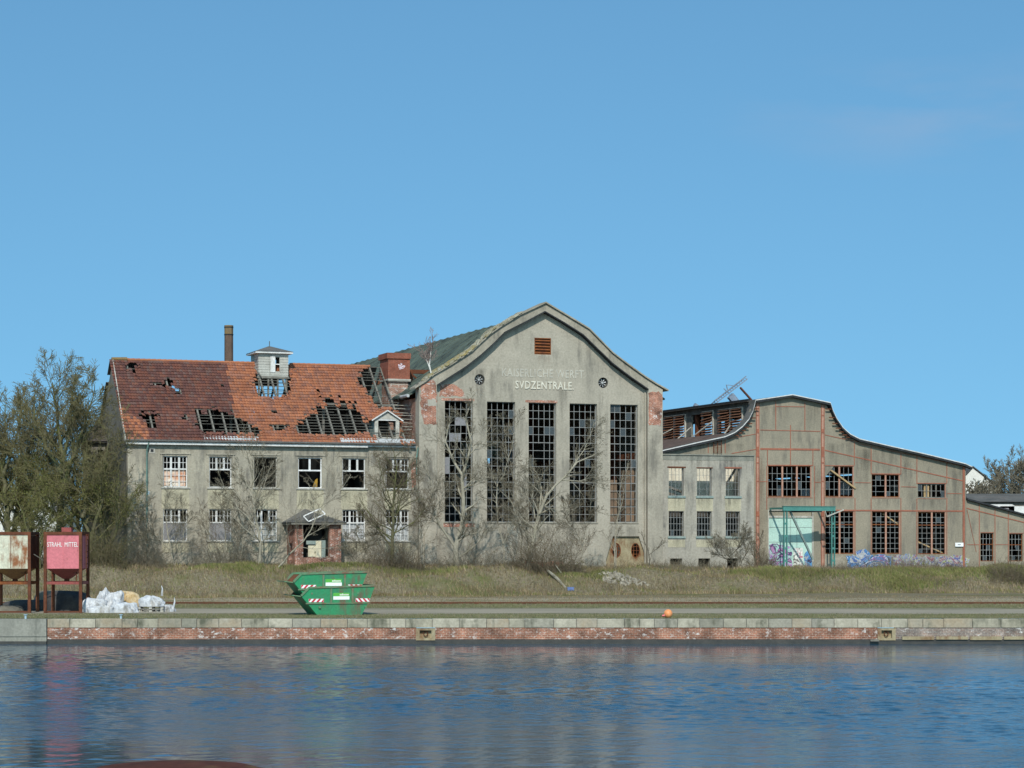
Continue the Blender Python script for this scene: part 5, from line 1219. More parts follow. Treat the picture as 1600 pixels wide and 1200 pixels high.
    rr = FA.hit(1230, 745, WV + 4); m = MB()
    for x, y, s in ((1216, 762, .5), (1252, 770, .9), (1310, 760, 1.1), (1395, 762, .7)):
        p = FA.hit(x, y, WV + 4); m.box(p[0], p[0] + s, WV + 4, WV + 4.2, p[1] - s * .6, p[1] + s * .4)
    split(m, 'hanging_board', 'glass_pale', B)
    # small iron ladder and the white notice
    m = MB(); a, b = FA.hit(1115, 700, WV - .15)[0], FA.hit(1127, 700, WV - .15)[0]
    for u in (a, (a + b) / 2, b): m.box(u - .025, u + .025, WV - .2, WV - .15, Z(708, 1120), Z(686, 1120))
    for k in range(8): z = Z(708, 1120) + k * .15; m.box(a, b, WV - .19, WV - .16, z, z + .025)
    part(m, 'wall_ladder', 'rust', B)
    p = FA.hit(1492.5, 854, WV - .1); q = FA.hit(1503.5, 848, WV - .1); m = MB(); m.box(p[0], q[0] + .1, WV - .12, WV - .10, p[1], q[1]); s = part(m, 'notice_sign', 'sign_white', B)
    m = MB(); m.box(p[0] + .22, p[0] + .50, WV - .125, WV - .121, p[1] + .12, p[1] + .19); part(m, 'notice_print', 'board_grey', s)
    # collapsed lattice mast on the roof
    M_ = thing('lattice_mast', 'collapsed lattice steel mast leaning over the workshop roof', 'mast', FA, (uc, WV + 9, z_e))
    def pp(x, y, v): r = FA.hit(x, y, v); return Vector((r[0], v, r[1]))
    A_, B_ = pp(1119, 630, WV + 9), pp(1168, 592, WV + 9)
    m = MB(); d = Vector((0, .9, 0)); up = Vector((-.12, 0, .22))
    rails_ = [(A_, B_), (A_ + d, B_ + d), (A_ + up, B_ + up)]
    for p, q in rails_: m.bar(p, q, .07)
    for k in range(14):
        t0, t1 = k / 14, (k + 1) / 14
        for i in range(3):
            p, q = rails_[i], rails_[(i + 1) % 3]; m.bar(p[0].lerp(p[1], t0), q[0].lerp(q[1], t1), .045)
    part(m, 'mast', 'mast_steel', M_)
    m = MB(); m.bar(pp(1157, 606, WV + 8), pp(1174, 625, WV + 3), .13); part(m, 'strut', 'rust', M_)
    m = MB(); m.bar(pp(1141, 618, WV + 9), pp(1150, 629, WV + 9), .55, .4); part(m, 'mast_foot', 'mast_steel', M_)
    m = MB(); m.bar(pp(1140, 616, WV + 9), pp(1131, 607, WV + 9), .06); m.bar(pp(1137, 610, WV + 9), pp(1135, 601, WV + 9), .06); m.bar(pp(1136, 601.5, WV + 9), pp(1150, 603, WV + 9), .05); m.bar(pp(1085, 632, WV + 12), pp(1092, 637, WV + 12), .25, .3); m.bar(pp(1086, 637, WV + 12), pp(1120, 630, WV + 12), .05); split(m, 'crossbar', 'mast_steel', M_)
weathered("mast_steel", (.24, .29, .36), (.18, .22, .28), None, scale=2)
workshop()

def leanto():
    u0 = FA.hit(1509.5, 800, WV)[0] + .02; u1 = u0 + 10.5; LV = WV + .05
    B = thing('lean_to', 'low lean-to with a sloping dark roof edge at the far right of the workshop', 'derelict building', FA, ((u0 + u1) / 2, LV, 1.2))
    a = FA.hit(1509, 778.5, LV); b = FA.hit(1599, 803, LV); sl = (b[1] - a[1]) / (b[0] - a[0]); top = lambda u: a[1] + (u - a[0]) * sl
    P = lambda x0, x1, y0, y1: (FA.hit(x0, 800, LV)[0], FA.hit(x1, 800, LV)[0], FA.hit((x0 + x1) / 2, y1, LV)[1], FA.hit((x0 + x1) / 2, y0, LV)[1])
    wins = [P(1532, 1552.5, 833, 877), P(1577, 1598, 834, 877), P(1622, 1643, 834, 877)]
    m = MB(); m.wall(u0, u1, -1, lambda u: top(u) - .14, wins, LV, .3); part(m, 'wall', 'plaster_warm', B)
    m = MB(); m.strip([(u0, top(u0)), (u1 + .3, top(u1 + .3))], LV - .3, LV + 40, .14, 0); part(m, 'roof', 'dark_underside', B)
    m = MB(); m.wall(LV + .3, LV + 40, -1, top(u1) - .2, [], u1 - .3, .3, axis='v'); part(m, 'side_wall', 'plaster_inside', B)
    rng = random.Random(4)
    for o in wins: grid_window(B, o, LV + .08, 4, 5, heavy_rows=(.6,), fw=.06, bw=.035, fmat='rust_orange', bmat='steel_window', drop=.1, rng=rng, panes=[(1, 4), (2, 2)])
    m = MB()
    for x, w_ in ((1530, 1.1), (1554.5, 1.1), (1575.3, 1.1), (1600.5, 1.1), (1620, 1.1)): u = FA.hit(x, 800, LV)[0]; m.box(u - .03, u + .03, LV - .03, LV - .002, 0, top(u) - .2)
    for k in range(40):
        pass
    p, q = FA.hit(1510, 794, LV), FA.hit(1599, 816, LV); s2 = (q[1] - p[1]) / (q[0] - p[0])
    m.add([(p[0], LV - .035, p[1] - .04), (u1, LV - .035, p[1] + (u1 - p[0]) * s2 - .04), (u1, LV - .035, p[1] + (u1 - p[0]) * s2 + .04), (p[0], LV - .035, p[1] + .04), (p[0], LV - .002, p[1] - .04), (u1, LV - .002, p[1] + (u1 - p[0]) * s2 - .04), (u1, LV - .002, p[1] + (u1 - p[0]) * s2 + .04), (p[0], LV - .002, p[1] + .04)],
          [(0, 1, 2, 3), (0, 4, 5, 1), (3, 2, 6, 7)])
    for x0, x1, y in ((1511, 1530, 851), (1555, 1575, 851), (1532, 1553, 832), (1577, 1599, 833)): a_, b_ = FA.hit(x0, y, LV), FA.hit(x1, y + .3, LV); m.box(a_[0], b_[0], LV - .026, LV - .002, a_[1] - .025, a_[1] + .025)
    p, q = FA.hit(1511, 797, LV), FA.hit(1525, 862, LV); m.bar((p[0], LV - .02, p[1]), (q[0], LV - .02, q[1]), .03, .05)
    split(m, 'steel_beam', 'steel_red', B)
leanto()

def gantry():
    GV = WV - 2.7
    a = FA.hit(1224, 792, GV); b = FA.hit(1305.5, 792, GV); z0, z1 = FA.hit(1265, 797.6, GV)[1], FA.hit(1265, 791.5, GV)[1]
    G = thing('door_gantry', 'green steel gantry frame standing in front of the cyan sliding door', 'gantry', FA, ((a[0] + b[0]) / 2, GV, 1.25))
    m = MB(); m.box(a[0], b[0], GV, GV + .16, z0, z1); m.box(a[0] - .03, b[0] + .03, GV - .05, GV + .21, z1, z1 + .035); m.box(a[0] - .02, b[0] + .02, GV - .05, GV + .21, z0 - .03, z0); part(m, 'crossbeam', 'teal_steel', G)
    for x in (1225, 1299.5):
        u = FA.hit(x, 800, GV)[0]; m = MB(); m.box(u, u + .08, GV + .02, GV + .14, .3, z0 - .03); m.box(u + .24, u + .32, GV + .02, GV + .14, .3, z0 - .03)
        for k in range(4): z = 1.9 + k * .95; m.box(u + .08, u + .24, GV + .04, GV + .06, z, z + .16)
        part(m, 'post', 'teal_steel', G)
    for x in (1225, 1299.5):
        u = FA.hit(x, 800, GV)[0]; m = MB(); m.box(u + .1, u + .2, GV + .16, WV - .05, z1 - .22, z1 - .06); part(m, 'side_beam', 'teal_steel', G)
    m = MB(); p = FA.hit(1235, 800, GV + .4); q = FA.hit(1270, 874, GV + 1.2); m.bar((p[0], GV + .4, p[1]), (q[0], GV + 1.2, q[1]), .14, .14); part(m, 'hanging_brace', 'timber_teal', G)
    m = MB(); p = FA.hit(1235, 799.5, GV + .5); q = FA.hit(1284, 799, GV + .8); m.bar((p[0], GV + .5, p[1]), (q[0], GV + .8, q[1]), .12, .10); part(m, 'inner_beam', 'dark_underside', G)
    m = MB(); p = FA.hit(1292, 807, GV - .1); q = FA.hit(1318, 796.5, GV - .1); m.bar((p[0], GV - .12, p[1]), (q[0], GV - .12, q[1]), .09, .07); p2 = FA.hit(1288, 798, GV); m.bar((p[0], GV - .12, p[1]), (p2[0], GV - .12, p2[1]), .05, .04); part(m, 'loose_lath', 'timber_pale', G)
gantry()

# chimney far behind the office wing
def far_chimney():
    Y = 235; x, _, zt = at(357.5, 508.5, Y); r = 6.9 / FPX * Y
    C_ = thing('boiler_chimney', 'tall narrow brown brick chimney with a lichened top behind the red roof', 'chimney', None, (x, Y, 1.5))
    zk = at(357, 524, Y)[2]
    m = MB(); m.tube([(x, Y, 0), (x, Y, zk)], [r * 1.12, r * .99], 8); part(m, 'shaft', 'chimney_brown', C_)
    m = MB(); m.tube([(x, Y, zk), (x, Y, zt - .5), (x, Y, zt)], [r * .99, r, r * 1.03], 8); part(m, 'top', 'chimney_top', C_)
    m = MB()
    for px in (523.8, 512.5): z = at(357, px, Y)[2]; m.tube([(x, Y, z), (x, Y, z + .12)], r * 1.06, 8)
    split(m, 'iron_band', 'dark_underside', C_)
far_chimney()

# houses behind
def houses():
    Y = 240
    p = lambda x, y: at(x, y, Y)
    a, b, c, d = p(1485, 772), p(1520, 731), p(1553, 757), p(1553, 790)
    H = thing('white_house', 'white gabled house behind the workshop at the right', 'house', None, (a[0] + 2, Y, 1.5))
    m = MB(); m.prism([(a[0], 0), (d[0], 0), (d[0], c[2]), (b[0], b[2]), (a[0], a[2])], Y, Y + 12); part(m, 'walls', 'house_white', H)
    m = MB(); m.strip([(a[0] - .3, a[2]), (b[0], b[2] + .1), (c[0] + .3, c[2] - .1)], Y - .2, Y + 12.3, .12, .10); part(m, 'roof', 'distant_roof', H)
    m = MB(); m.box(a[0] + 2.6, a[0] + 3.5, Y - .05, Y + .1, c[2] - 1.3, c[2] - .3); part(m, 'window', 'board_grey', H)
    Y = 215; q0, q1 = at(1515, 800, Y), at(1660, 770, Y)
    H = thing('grey_roofed_shed', 'long low shed with a grey roof below the white house', 'shed', None, ((q0[0] + q1[0]) / 2, Y, 1.5))
    m = MB(); m.box(q0[0], q1[0], Y + .1, Y + 8.9, 0, at(0, 784, Y)[2]); part(m, 'walls', 'timber_grey', H)
    m = MB(); z0, z1 = at(0, 784, Y)[2], at(0, 770, Y)[2]; m.add([(q0[0], Y - .3, z0), (q1[0], Y - .3, z0), (q1[0] - .4, Y + 4.5, z1), (q0[0] + .4, Y + 4.5, z1), (q1[0], Y + 9, z0), (q0[0], Y + 9, z0)], [(0, 1, 2, 3), (3, 2, 4, 5), (0, 3, 5), (1, 4, 2)]); part(m, 'roof', 'roof_felt_grey', H)
    for k, (px, py, w_, lab) in enumerate([(1548, 790, 2.2, 'white van body seen over the lean-to roof, left of the other one'), (1583, 793, 2.6, 'white van body seen over the lean-to roof near the picture edge')]):
        x, y, z = at(px, py, 205); T = thing('parked_van', lab, 'van', None, (x, 205, 1.5), 'vans behind the lean-to')
        m = MB(); m.prism([(x - 2, 1.9), (x + w_, 1.9), (x + w_, z + .0), (x + w_ - .2, z + .12), (x - 1.2, z + .12), (x - 1.9, z - .7)], 205, 207); part(m, 'body', 'white_paint', T)
        m = MB(); m.prism([(x - 1.5, z - .4), (x - .4, z - .4), (x - .4, z - .05), (x - 1.2, z - .05)], 204.98, 204.995); part(m, 'window', 'board_grey', T)
        for xx in (x - 1.2, x + w_ - .7): m = MB(); m.tube([(xx, 204.95, 1.85), (xx, 205.2, 1.85)], .36, 14); part(m, 'wheel', 'dark_underside', T)
    Y = 230
    for k, (x0, x1, yt, ye, lab) in enumerate([(52, 96, 742, 765, 'pale house half hidden behind the mossy trees'), (-40, 34, 772, 792, 'pale house at the left edge behind the trees')]):
        a, b = at(x0, 800, Y), at(x1, 800, Y); zt, ze = at(0, yt, Y)[2], at(0, ye, Y)[2]
        H = thing('pale_house', lab, 'house', None, ((a[0] + b[0]) / 2, Y, 1.5))
        m = MB(); m.prism([(a[0], 0), (b[0], 0), (b[0], ze), ((a[0] + b[0]) / 2, zt), (a[0], ze)], Y, Y + 9); part(m, 'walls', 'house_white', H)
        m = MB(); m.strip([(a[0] - .3, ze - .1), ((a[0] + b[0]) / 2, zt), (b[0] + .3, ze - .1)], Y - .3, Y + 9, .15, .15); part(m, 'roof', 'distant_roof', H)
        for q in (.25, .6): u = a[0] + (b[0] - a[0]) * q; m = MB(); m.box(u, u + .8, Y - .05, Y + .05, ze - 2.4, ze - 1.1); part(m, 'window', 'board_grey', H)
houses()

# ================================================================== things on the quay
def silo(x0px, x1px, kind, lab):
    Y = 108.9; X0, X1 = at(x0px, 0, Y)[0], at(x1px, 0, Y)[0]; D = 2.0; Z = lambda y: at(0, y, Y)[2]
    S = thing('blasting_grit_silo', lab, 'silo', None, ((X0 + X1) / 2, Y + D / 2, 0))
    t = .15; zt = Z(831)
    for x in (X0, X1 - t):
        for y in (Y, Y + D - t):
            m = MB(); m.box(x, x + t, y, y + t, 0, zt); part(m, 'leg', 'rust', S)
    m = MB(); zb = Z(888.5)
    m.box(X0 + t, X1 - t, Y + .045, Y + D - .045, zb, zt - .15); bx = part(m, 'container', 'silo_' + ('red' if kind else 'white'), S)
    m = MB(); xm = (X0 + X1) / 2; m.box(xm - .012, xm + .02, Y + .03, Y + .043, zb + .02, zt - .17); m.box(X0 + .04, X0 + .09, Y + .2, Y + D - .2, zb, zt - .2); m.box(X1 - .09, X1 - .04, Y + .2, Y + D - .2, zb, zt - .2); part(m, 'panel_seam', 'silo_red' if kind else 'rust', bx)
    fr = MB()
    for (a, b, c, d) in ((X0 + t, X1 - t, Y, Y + .12), (X0 + t, X1 - t, Y + D - .12, Y + D), (X0, X0 + .12, Y + t, Y + D - t), (X1 - .12, X1, Y + t, Y + D - t)): fr.box(a, b, c, d, zt - .15, zt)
    part(fr, 'top_rim', 'rust', S)
    fr = MB(); zz = Z(911)
    for (a, b, c, d) in ((X0 + t, X1 - t, Y + .02, Y + .12), (X0 + t, X1 - t, Y + D - .12, Y + D - .02), (X0 + .03, X0 + .12, Y + t, Y + D - t), (X1 - .12, X1 - .03, Y + t, Y + D - t)): fr.box(a, b, c, d, zz - .07, zz + .07)
    part(fr, 'cross_brace', 'silo_hopper_red' if kind else 'rust_orange', S)
    fr = MB(); fr.box(X0 + t, X1 - t, Y + .01, Y + .09, .02, .1); part(fr, 'base_bar', 'rust', S)
    m = MB(); h = Z(905); a, b = X0 + t, X1 - t; cx, cy = xm, Y + D / 2; s = .16
    q = [(a, Y + .05, zb - .002), (b, Y + .05, zb - .002), (b, Y + D - .05, zb - .002), (a, Y + D - .05, zb - .002), (cx - s, cy - s, h), (cx + s, cy - s, h), (cx + s, cy + s, h), (cx - s, cy + s, h)]
    m.add(q, [(0, 4, 5, 1), (1, 5, 6, 2), (2, 6, 7, 3), (3, 7, 4, 0), (7, 6, 5, 4)]); hp = part(m, 'hopper', 'silo_hopper_' + ('red' if kind else 'ochre'), S)
    m = MB(); m.tube([(cx, cy, h + .02), (cx, cy, h - .14)], .13, 10); m.box(cx - .2, cx + .2, cy - .18, cy + .18, h - .2, h - .14); part(m, 'outlet', 'rust', hp)
    m = MB(); m.bar((cx - .15, cy - .2, h - .1), (cx - .7, cy - .3, h - .28), .03); part(m, 'outlet_lever', 'rust', hp)
    for x in (X0 + .35, X1 - .38):
        m = MB(); m.box(x, x + .05, Y + .4, Y + .45, zz + .05, zb - .1); part(m, 'hopper_stay', 'rust', hp)
    if kind:
        m = MB(); x = (at(91, 0, Y)[0]); m.box(x, x + .48, Y + .8, Y + .85, zt, zt + .22); m.box(x, x + .48, Y + 1.15, Y + 1.2, zt, zt + .22); m.box(x, x + .05, Y + .85, Y + 1.15, zt, zt + .22); m.box(x + .43, x + .48, Y + .85, Y + 1.15, zt, zt + .22); part(m, 'hatch', 'silo_hopper_red', S)
        m = MB(); ht = Z(847.5) - Z(854); u = X0 + t + .03; put_text(m, 'STRAHL  MITTEL', u, Y + .028, Z(854.3), X1 - X0 - 2 * t - .08, ht * 1.1, .004, bold=0.0); part(m, 'lettering', 'letter_white', bx)
        m = MB(); x = X1 + .02; m.box(x, x + .04, Y + .9, Y + .95, 2.0, 3.9); m.box(x, x + .04, Y + 1.35, Y + 1.4, 2.0, 3.9)
        for k in range(6): m.box(x + .005, x + .035, Y + .95, Y + 1.35, 2.1 + k * .3, 2.14 + k * .3)
        part(m, 'ladder', 'rust', S)
    else:
        m = MB(); m.bar((X1 + .05, Y + .5, 2.9), (X1 + 1.0, Y + 1.2, 2.2), .035); part(m, 'loose_pipe', 'timber_grey', S)
    return S
silo(-15, 48, 0, 'white rust-streaked steel silo on tall brown legs at the left edge')
silo(68, 128, 1, 'red steel silo lettered in white on four rusty legs')

def skips():
    SF = Frame((497 - 800) / FPX * 105.2, 105.2, 20.0)
    low = [SF.hit(*p) for p in ((470.5, 931), (483, 918.3), (586.3, 915), (577.5, 937.5), (576, 939), (564, 963), (497, 963))]
    z0 = low[-1][1]; low = [(u, z - z0) for u, z in low]; W = 1.75
    for k, (du, dz, lab) in enumerate([(0, 0, 'lower green skip standing on the quay under another one'), (-.36, .66, 'upper green skip nested inside the lower one')]):
        bs = (low[-1][0] + 1 + du, W / 2, z0 + dz)
        S = thing('green_skip', lab, 'skip', SF, bs, 'nested green skips')
        ins = .05 * k; pl = [(u + du, z + z0 + dz) for u, z in low]
        if k: W0, W1 = .07, W - .07
        else: W0, W1 = 0, W
        lip, tl, tr, rt, rs, br, bl = pl
        zb = bl[1]
        # hull: two side sheets, bottom, the two ends
        m = MB()
        for v, s in ((W0, 1), (W1 - .03, 1)): m.prism([bl, br, rt, tr, tl, lip], v, v + .03)
        m.add([(bl[0], W0 + .03, zb), (br[0], W0 + .03, zb), (br[0], W1 - .03, zb), (bl[0], W1 - .03, zb), (bl[0] + .02, W0 + .03, zb + .04), (br[0] - .02, W0 + .03, zb + .04), (br[0] - .02, W1 - .03, zb + .04), (bl[0] + .02, W1 - .03, zb + .04)], [(3, 2, 1, 0), (4, 5, 6, 7)])
        for (p, q, o) in ((bl, lip, .04), (br, rt, -.04), (rt, tr, -.04)):
            m.add([(p[0], W0 + .03, p[1]), (p[0], W1 - .03, p[1]), (q[0], W1 - .03, q[1]), (q[0], W0 + .03, q[1]), (p[0] + o, W0 + .03, p[1] + .03), (p[0] + o, W1 - .03, p[1] + .03), (q[0] + o, W1 - .03, q[1]), (q[0] + o, W0 + .03, q[1])], [(0, 1, 2, 3), (7, 6, 5, 4), (0, 3, 7, 4), (1, 5, 6, 2)])
        hull = part(m, 'hull', 'skip_green', S)
        m = MB(); m.add([(lip[0] + .05, W1 - .036, lip[1]), (tl[0], W1 - .036, tl[1] - .03), (tr[0] - .05, W1 - .036, tr[1] - .03), (rt[0] - .05, W1 - .036, rt[1]), (br[0] - .05, W1 - .036, br[1] + .05), (bl[0] + .05, W1 - .036, bl[1] + .05)], [(5, 4, 3, 2, 1, 0)])
        m.add([(bl[0] + .045, W0 + .035, bl[1] + .05), (bl[0] + .045, W1 - .037, bl[1] + .05), (lip[0] + .045, W1 - .037, lip[1]), (lip[0] + .045, W0 + .035, lip[1])], [(3, 2, 1, 0)])
        part(m, 'rusty_lining', 'skip_inside', hull)
        # rim, lip plate, ribs
        m = MB()
        for v in (W0 - .035, W1 - .045):
            for p, q in ((lip, tl), (tl, tr)):
                m.bar((p[0], v + .04, p[1]), (q[0], v + .04, q[1]), .09, .10)
        m.bar((tr[0], W0 + .06, tr[1]), (tr[0], W1 - .06, tr[1]), .09, .08); part(m, 'rim', 'skip_edge', S)
        m = MB(); m.add([(lip[0] - .42, W0 + .05, lip[1] + .05), (lip[0], W0 + .03, lip[1]), (lip[0], W1 - .03, lip[1]), (lip[0] - .42, W1 - .05, lip[1] + .05), (lip[0] - .42, W0 + .05, lip[1] + .01), (lip[0], W0 + .03, lip[1] - .05), (lip[0], W1 - .03, lip[1] - .05), (lip[0] - .42, W1 - .05, lip[1] + .01)],
                      [(0, 1, 2, 3), (7, 6, 5, 4), (0, 4, 5, 1), (3, 2, 6, 7), (0, 3, 7, 4)]); part(m, 'loading_lip', 'skip_edge', S)
        zs = tl[1] - .72
        m = MB(); m.box(lip[0] + .22, rt[0] + .03, W0 - .05, W0 - .002, zs - .06, zs); part(m, 'side_ledge', 'skip_edge', S)
        for t in (.335, .665):
            u = tl[0] + (tr[0] - tl[0]) * t * .98; m = MB(); m.box(u - .045, u + .045, W0 - .055, W0 - .002, zs, tl[1] - .05); part(m, 'rib', 'skip_edge', S)
        # reflective stripes
        for (ua, ub, dr) in ((tl[0] - .02, tl[0] + .72, 1), (tr[0] - .98, tr[0] - .28, -1)):
            za, zb2 = zs + .03, zs + .19; m = MB(); m.box(ua, ub, W0 - .008, W0 - .004, za, zb2); st = part(m, 'warning_stripe', 'reflect_white', S)
            m = MB(); n = 3; wd = (ub - ua) / n
            for i in range(n + 1):
                a = ua + wd * i - wd * .25; b = a + wd * .5; s = (zb2 - za) * .9 * dr
                pts = [(a - s / 2, za), (b - s / 2, za), (b + s / 2, zb2), (a + s / 2, zb2)]
                pts = [(min(max(u, ua), ub), z) for u, z in pts]
                if max(p[0] for p in pts) - min(p[0] for p in pts) > .05: m.prism(pts, W0 - .0095, W0 - .0085)
            part(m, 'red_bars', 'reflect_red', st)
        uc = tl[0] + (tr[0] - tl[0]) * .485; m = MB(); m.box(uc - .40, uc + .40, W0 - .006, W0 - .002, zs + .14, zs + .46); sg = part(m, 'company_sign', 'sign_white', S)
        m = MB(); m.box(uc - .40, uc + .40, W0 - .010, W0 - .0065, zs + .30, zs + .46); part(m, 'green_band', 'sign_green', sg)
        m = MB(); rg = random.Random(3)
        u = uc - .08
        for wl in (.05, .05, .06, .05, .05, .05, .05, .04):
            h = .09 if wl > .05 else .07; m.box(u, u + wl * .78, W0 - .0125, W0 - .0105, zs + .335, zs + .335 + h); u += wl + .006
        for k_ in range(5):
            u = uc - .34 + k_ * .13; m.box(u, u + .09, W0 - .0075, W0 - .0062, zs + .20, zs + .215)
        part(m, 'worn_print', 'letter_white', sg)
        # lifting lugs
        for u in (tl[0] + .5, tr[0] - .5):
            m = MB(); m.tube([(u, W0 - .09, zs - .22), (u, W0, zs - .22)], .05, 10); part(m, 'lifting_lug', 'skip_edge', S)
skips()

def lumpy(cx, cy, z0, rx, ry, h, seed, n=34, crease=.25, flat=.0):
    """a crumpled sack or a heap: a slumped dome with pinched folds"""
    r = random.Random(seed); m = MB(); nu, nv = n, n // 2; ph = [r.uniform(0, 6.28) for _ in range(16)]; vs = []
    fold = lambda x: 1 - abs(math.sin(x)) * 2
    for j in range(nv + 1):
        t = j / nv * math.pi * .5
        for i in range(nu):
            a = 2 * math.pi * i / nu; q = .25 + .75 * math.sin(t * 2)
            d = 1 + crease * q * (.45 * math.sin(2 * a + ph[0]) + .30 * fold(2.5 * a + ph[1] + 1.6 * t) * .6 + .26 * fold(4 * a + ph[2] - 2.2 * t + .8 * math.sin(3 * a)) + .14 * fold(8 * a + ph[3] + 3 * t))
            hh = math.sin(t) ** .65 * (1 + crease * (.75 * math.sin(a + ph[5]) * math.cos(t) + .5 * math.sin(2 * a + ph[6]) * math.cos(t) + .30 * fold(3 * a + ph[7] + 2 * t) * math.cos(t)))
            c = math.cos(t) ** .55
            sag = .10 * crease * h * math.sin(4 * t + 3 * a + ph[9])
            vs.append((cx + rx * d * c * math.cos(a), cy + ry * d * c * math.sin(a), z0 + max(0, h * hh + (sag if j else 0))))
    fs = [(j * nu + i, j * nu + (i + 1) % nu, (j + 1) * nu + (i + 1) % nu, (j + 1) * nu + i) for j in range(nv) for i in range(nu)]
    m.add(vs, fs); return m
def piles():
    P_ = lambda x, y: ((x - 800) / FPX * (FPX * CZ / (y - HY)), FPX * CZ / (y - HY))
    # dirt heaps with the silos' shadow put into their black colour, and sand heaps
    for k, (px, Y, rx, ry, h, mt, lab, nm, cat) in enumerate([
        (108, 112.6, 1.25, 1.0, 1.02, 'dirt_shaded', 'dirt heap under the red silo, shadow put into its black colour', 'shaded_dirt_heap', 'heap'),
        (50, 113.2, 1.5, .9, .55, 'dirt_shaded', 'low dirt heap between the two silos, shadow put into its black colour', 'shaded_dirt_heap', 'heap'),
        (88, 115.2, 1.3, .9, .98, 'sand_pile', 'grey sand heap behind the dark dirt heap at the red silo', 'sand_heap', 'heap'),
        (12, 110.6, .8, .7, .35, 'sand_pile', 'small pale sand heap under the white silo', 'sand_heap', 'heap')]):
        x = (px - 800) / FPX * Y; m = lumpy(x, Y, -.02, rx, ry, h, 40 + k, 40, .14); solo(m, nm, mt, lab, cat, smooth_=False, base=(x, Y, 0))
    bags = [(149, 110.0, .55, .5, .66, 1, 'big crumpled white bag leaning right of the red silo', 'bag_white'), (163, 111.9, .42, .4, 1.02, 2, 'tallest crumpled white bag behind the other white bags', 'bag_white'), (178, 111.4, .46, .4, .92, 6, 'crumpled white bag next to the tallest one', 'bag_white'),
            (158, 109.3, .62, .35, .34, 3, 'flat folded white bag in front of the tallest bag', 'bag_white'), (182, 110.4, .30, .3, .60, 8, 'small upright white bag between two larger slumped ones', 'bag_white'),
            (195, 109.6, .72, .42, .48, 4, 'slumped white bag in the middle of the row', 'bag_white'), (201, 112.3, .62, .45, .95, 5, 'yellowish sack with brown stains behind the white bags', 'bag_yellow'), (138, 111.0, .40, .5, .60, 7, 'bluish white bag half in the silo shadow', 'bag_white')]
    for px, Y, rx, ry, h, sd, lab, mt in bags:
        x = (px - 800) / FPX * Y; m = lumpy(x, Y, 0, rx, ry, h, 70 + sd, 64, .42); solo(m, 'bulk_bag', mt, lab, 'bag', group='crumpled bulk bags on the quay', base=(x, Y, 0), smooth_=True)
    # pallets with a bag
    x0, Y = (216 - 800) / FPX * 110.5, 110.3
    for k in range(2):
        z = k * .145; T = thing('timber_pallet', ['lower timber pallet lying on the quay under another pallet', 'upper timber pallet carrying a white bag'][k], 'pallet', None, (x0 + .65, Y + .5, z), 'stacked timber pallets')
        for i in range(3):
            m = MB(); m.box(x0, x0 + 1.3, Y + i * .42, Y + i * .42 + .1, z, z + .02); part(m, 'bottom_board', 'timber_pale', T)
            m = MB()
            for j in range(3): m.box(x0 + j * .575, x0 + j * .575 + .145, Y + i * .42, Y + i * .42 + .1, z + .02, z + .1)
            part(m, 'blocks', 'timber_pale', T)
        for i in range(6):
            m = MB(); m.box(x0 + i * .24, x0 + i * .24 + .1, Y, Y + .94, z + .1, z + .125); part(m, 'top_board', 'timber_grey', T)
    m = lumpy(x0 + .62, Y + .5, .272, .62, .42, .50, 91, 40, .40); m.tube([(x0 + 1.15, Y + .4, .8), (x0 + 1.18, Y + .4, 1.15), (x0 + 1.12, Y + .42, 1.32)], [.06, .04, .01], 5)
    solo(m, 'bulk_bag', 'bag_white', 'white bag with a raised loop sitting on the two pallets', 'bag', group='crumpled bulk bags on the quay', base=(x0 + .62, Y + .5, .27))
    x = (260 - 800) / FPX * 111; m = lumpy(x, 111, 0, .50, .35, .34, 95, 36, .42); m.tube([(x + .35, 111, .2), (x + .42, 111, .5), (x + .40, 111, .72)], [.06, .04, .01], 5)
    solo(m, 'bulk_bag', 'bag_white', 'low white bag with a pointed tip right of the pallets', 'bag', group='crumpled bulk bags on the quay', base=(x, 111, 0))
    # orange float on the quay edge
    x = (1044 - 800) / FPX * 102.3; m = MB(); n = 24
    vs = [(x + .20 * math.sin(math.pi * j / 14) * math.cos(2 * math.pi * i / n), 102.3 + .20 * math.sin(math.pi * j / 14) * math.sin(2 * math.pi * i / n), .20 - .2 * math.cos(math.pi * j / 14)) for j in range(15) for i in range(n)]
    m.add(vs, [(j * n + i, j * n + (i + 1) % n, (j + 1) * n + (i + 1) % n, (j + 1) * n + i) for j in range(14) for i in range(n)])
    T = thing('orange_float', 'orange plastic float ball lying on the quay edge', 'float', None, (x, 102.3, 0))
    part(m, 'ball', 'tyre_orange', T, smooth_=True)
    m = MB(); m.tube([(x - .17, 102.22, .12), (x - .29, 102.2, .10)], [.06, .035], 8); part(m, 'eyelet', 'reflect_red', T)
    # domed cap of a mooring dolphin, close to the camera
    Y = 30.0; x = (272 - 800) / FPX * Y; zt = at(0, 1192, Y)[2]
    T = thing('mooring_dolphin', 'rusty domed cap of a mooring post rising from the water at the bottom', 'mooring post', None, (x, Y, -1.15))
    r = [(1.62, -2.4), (1.62, zt - .46), (1.60, zt - .34), (1.40, zt - .16), (1.06, zt - .07), (.6, zt - .02), (.0, zt)]
    m = MB(); n = 64; vs = [(x + a * math.cos(2 * math.pi * i / n), Y + a * math.sin(2 * math.pi * i / n), z) for a, z in r for i in range(n)]
    m.add(vs, [(j * n + i, j * n + (i + 1) % n, (j + 1) * n + (i + 1) % n, (j + 1) * n + i) for j in range(len(r) - 1) for i in range(n)]); part(m, 'cap', 'hull_rust', T, smooth_=True)
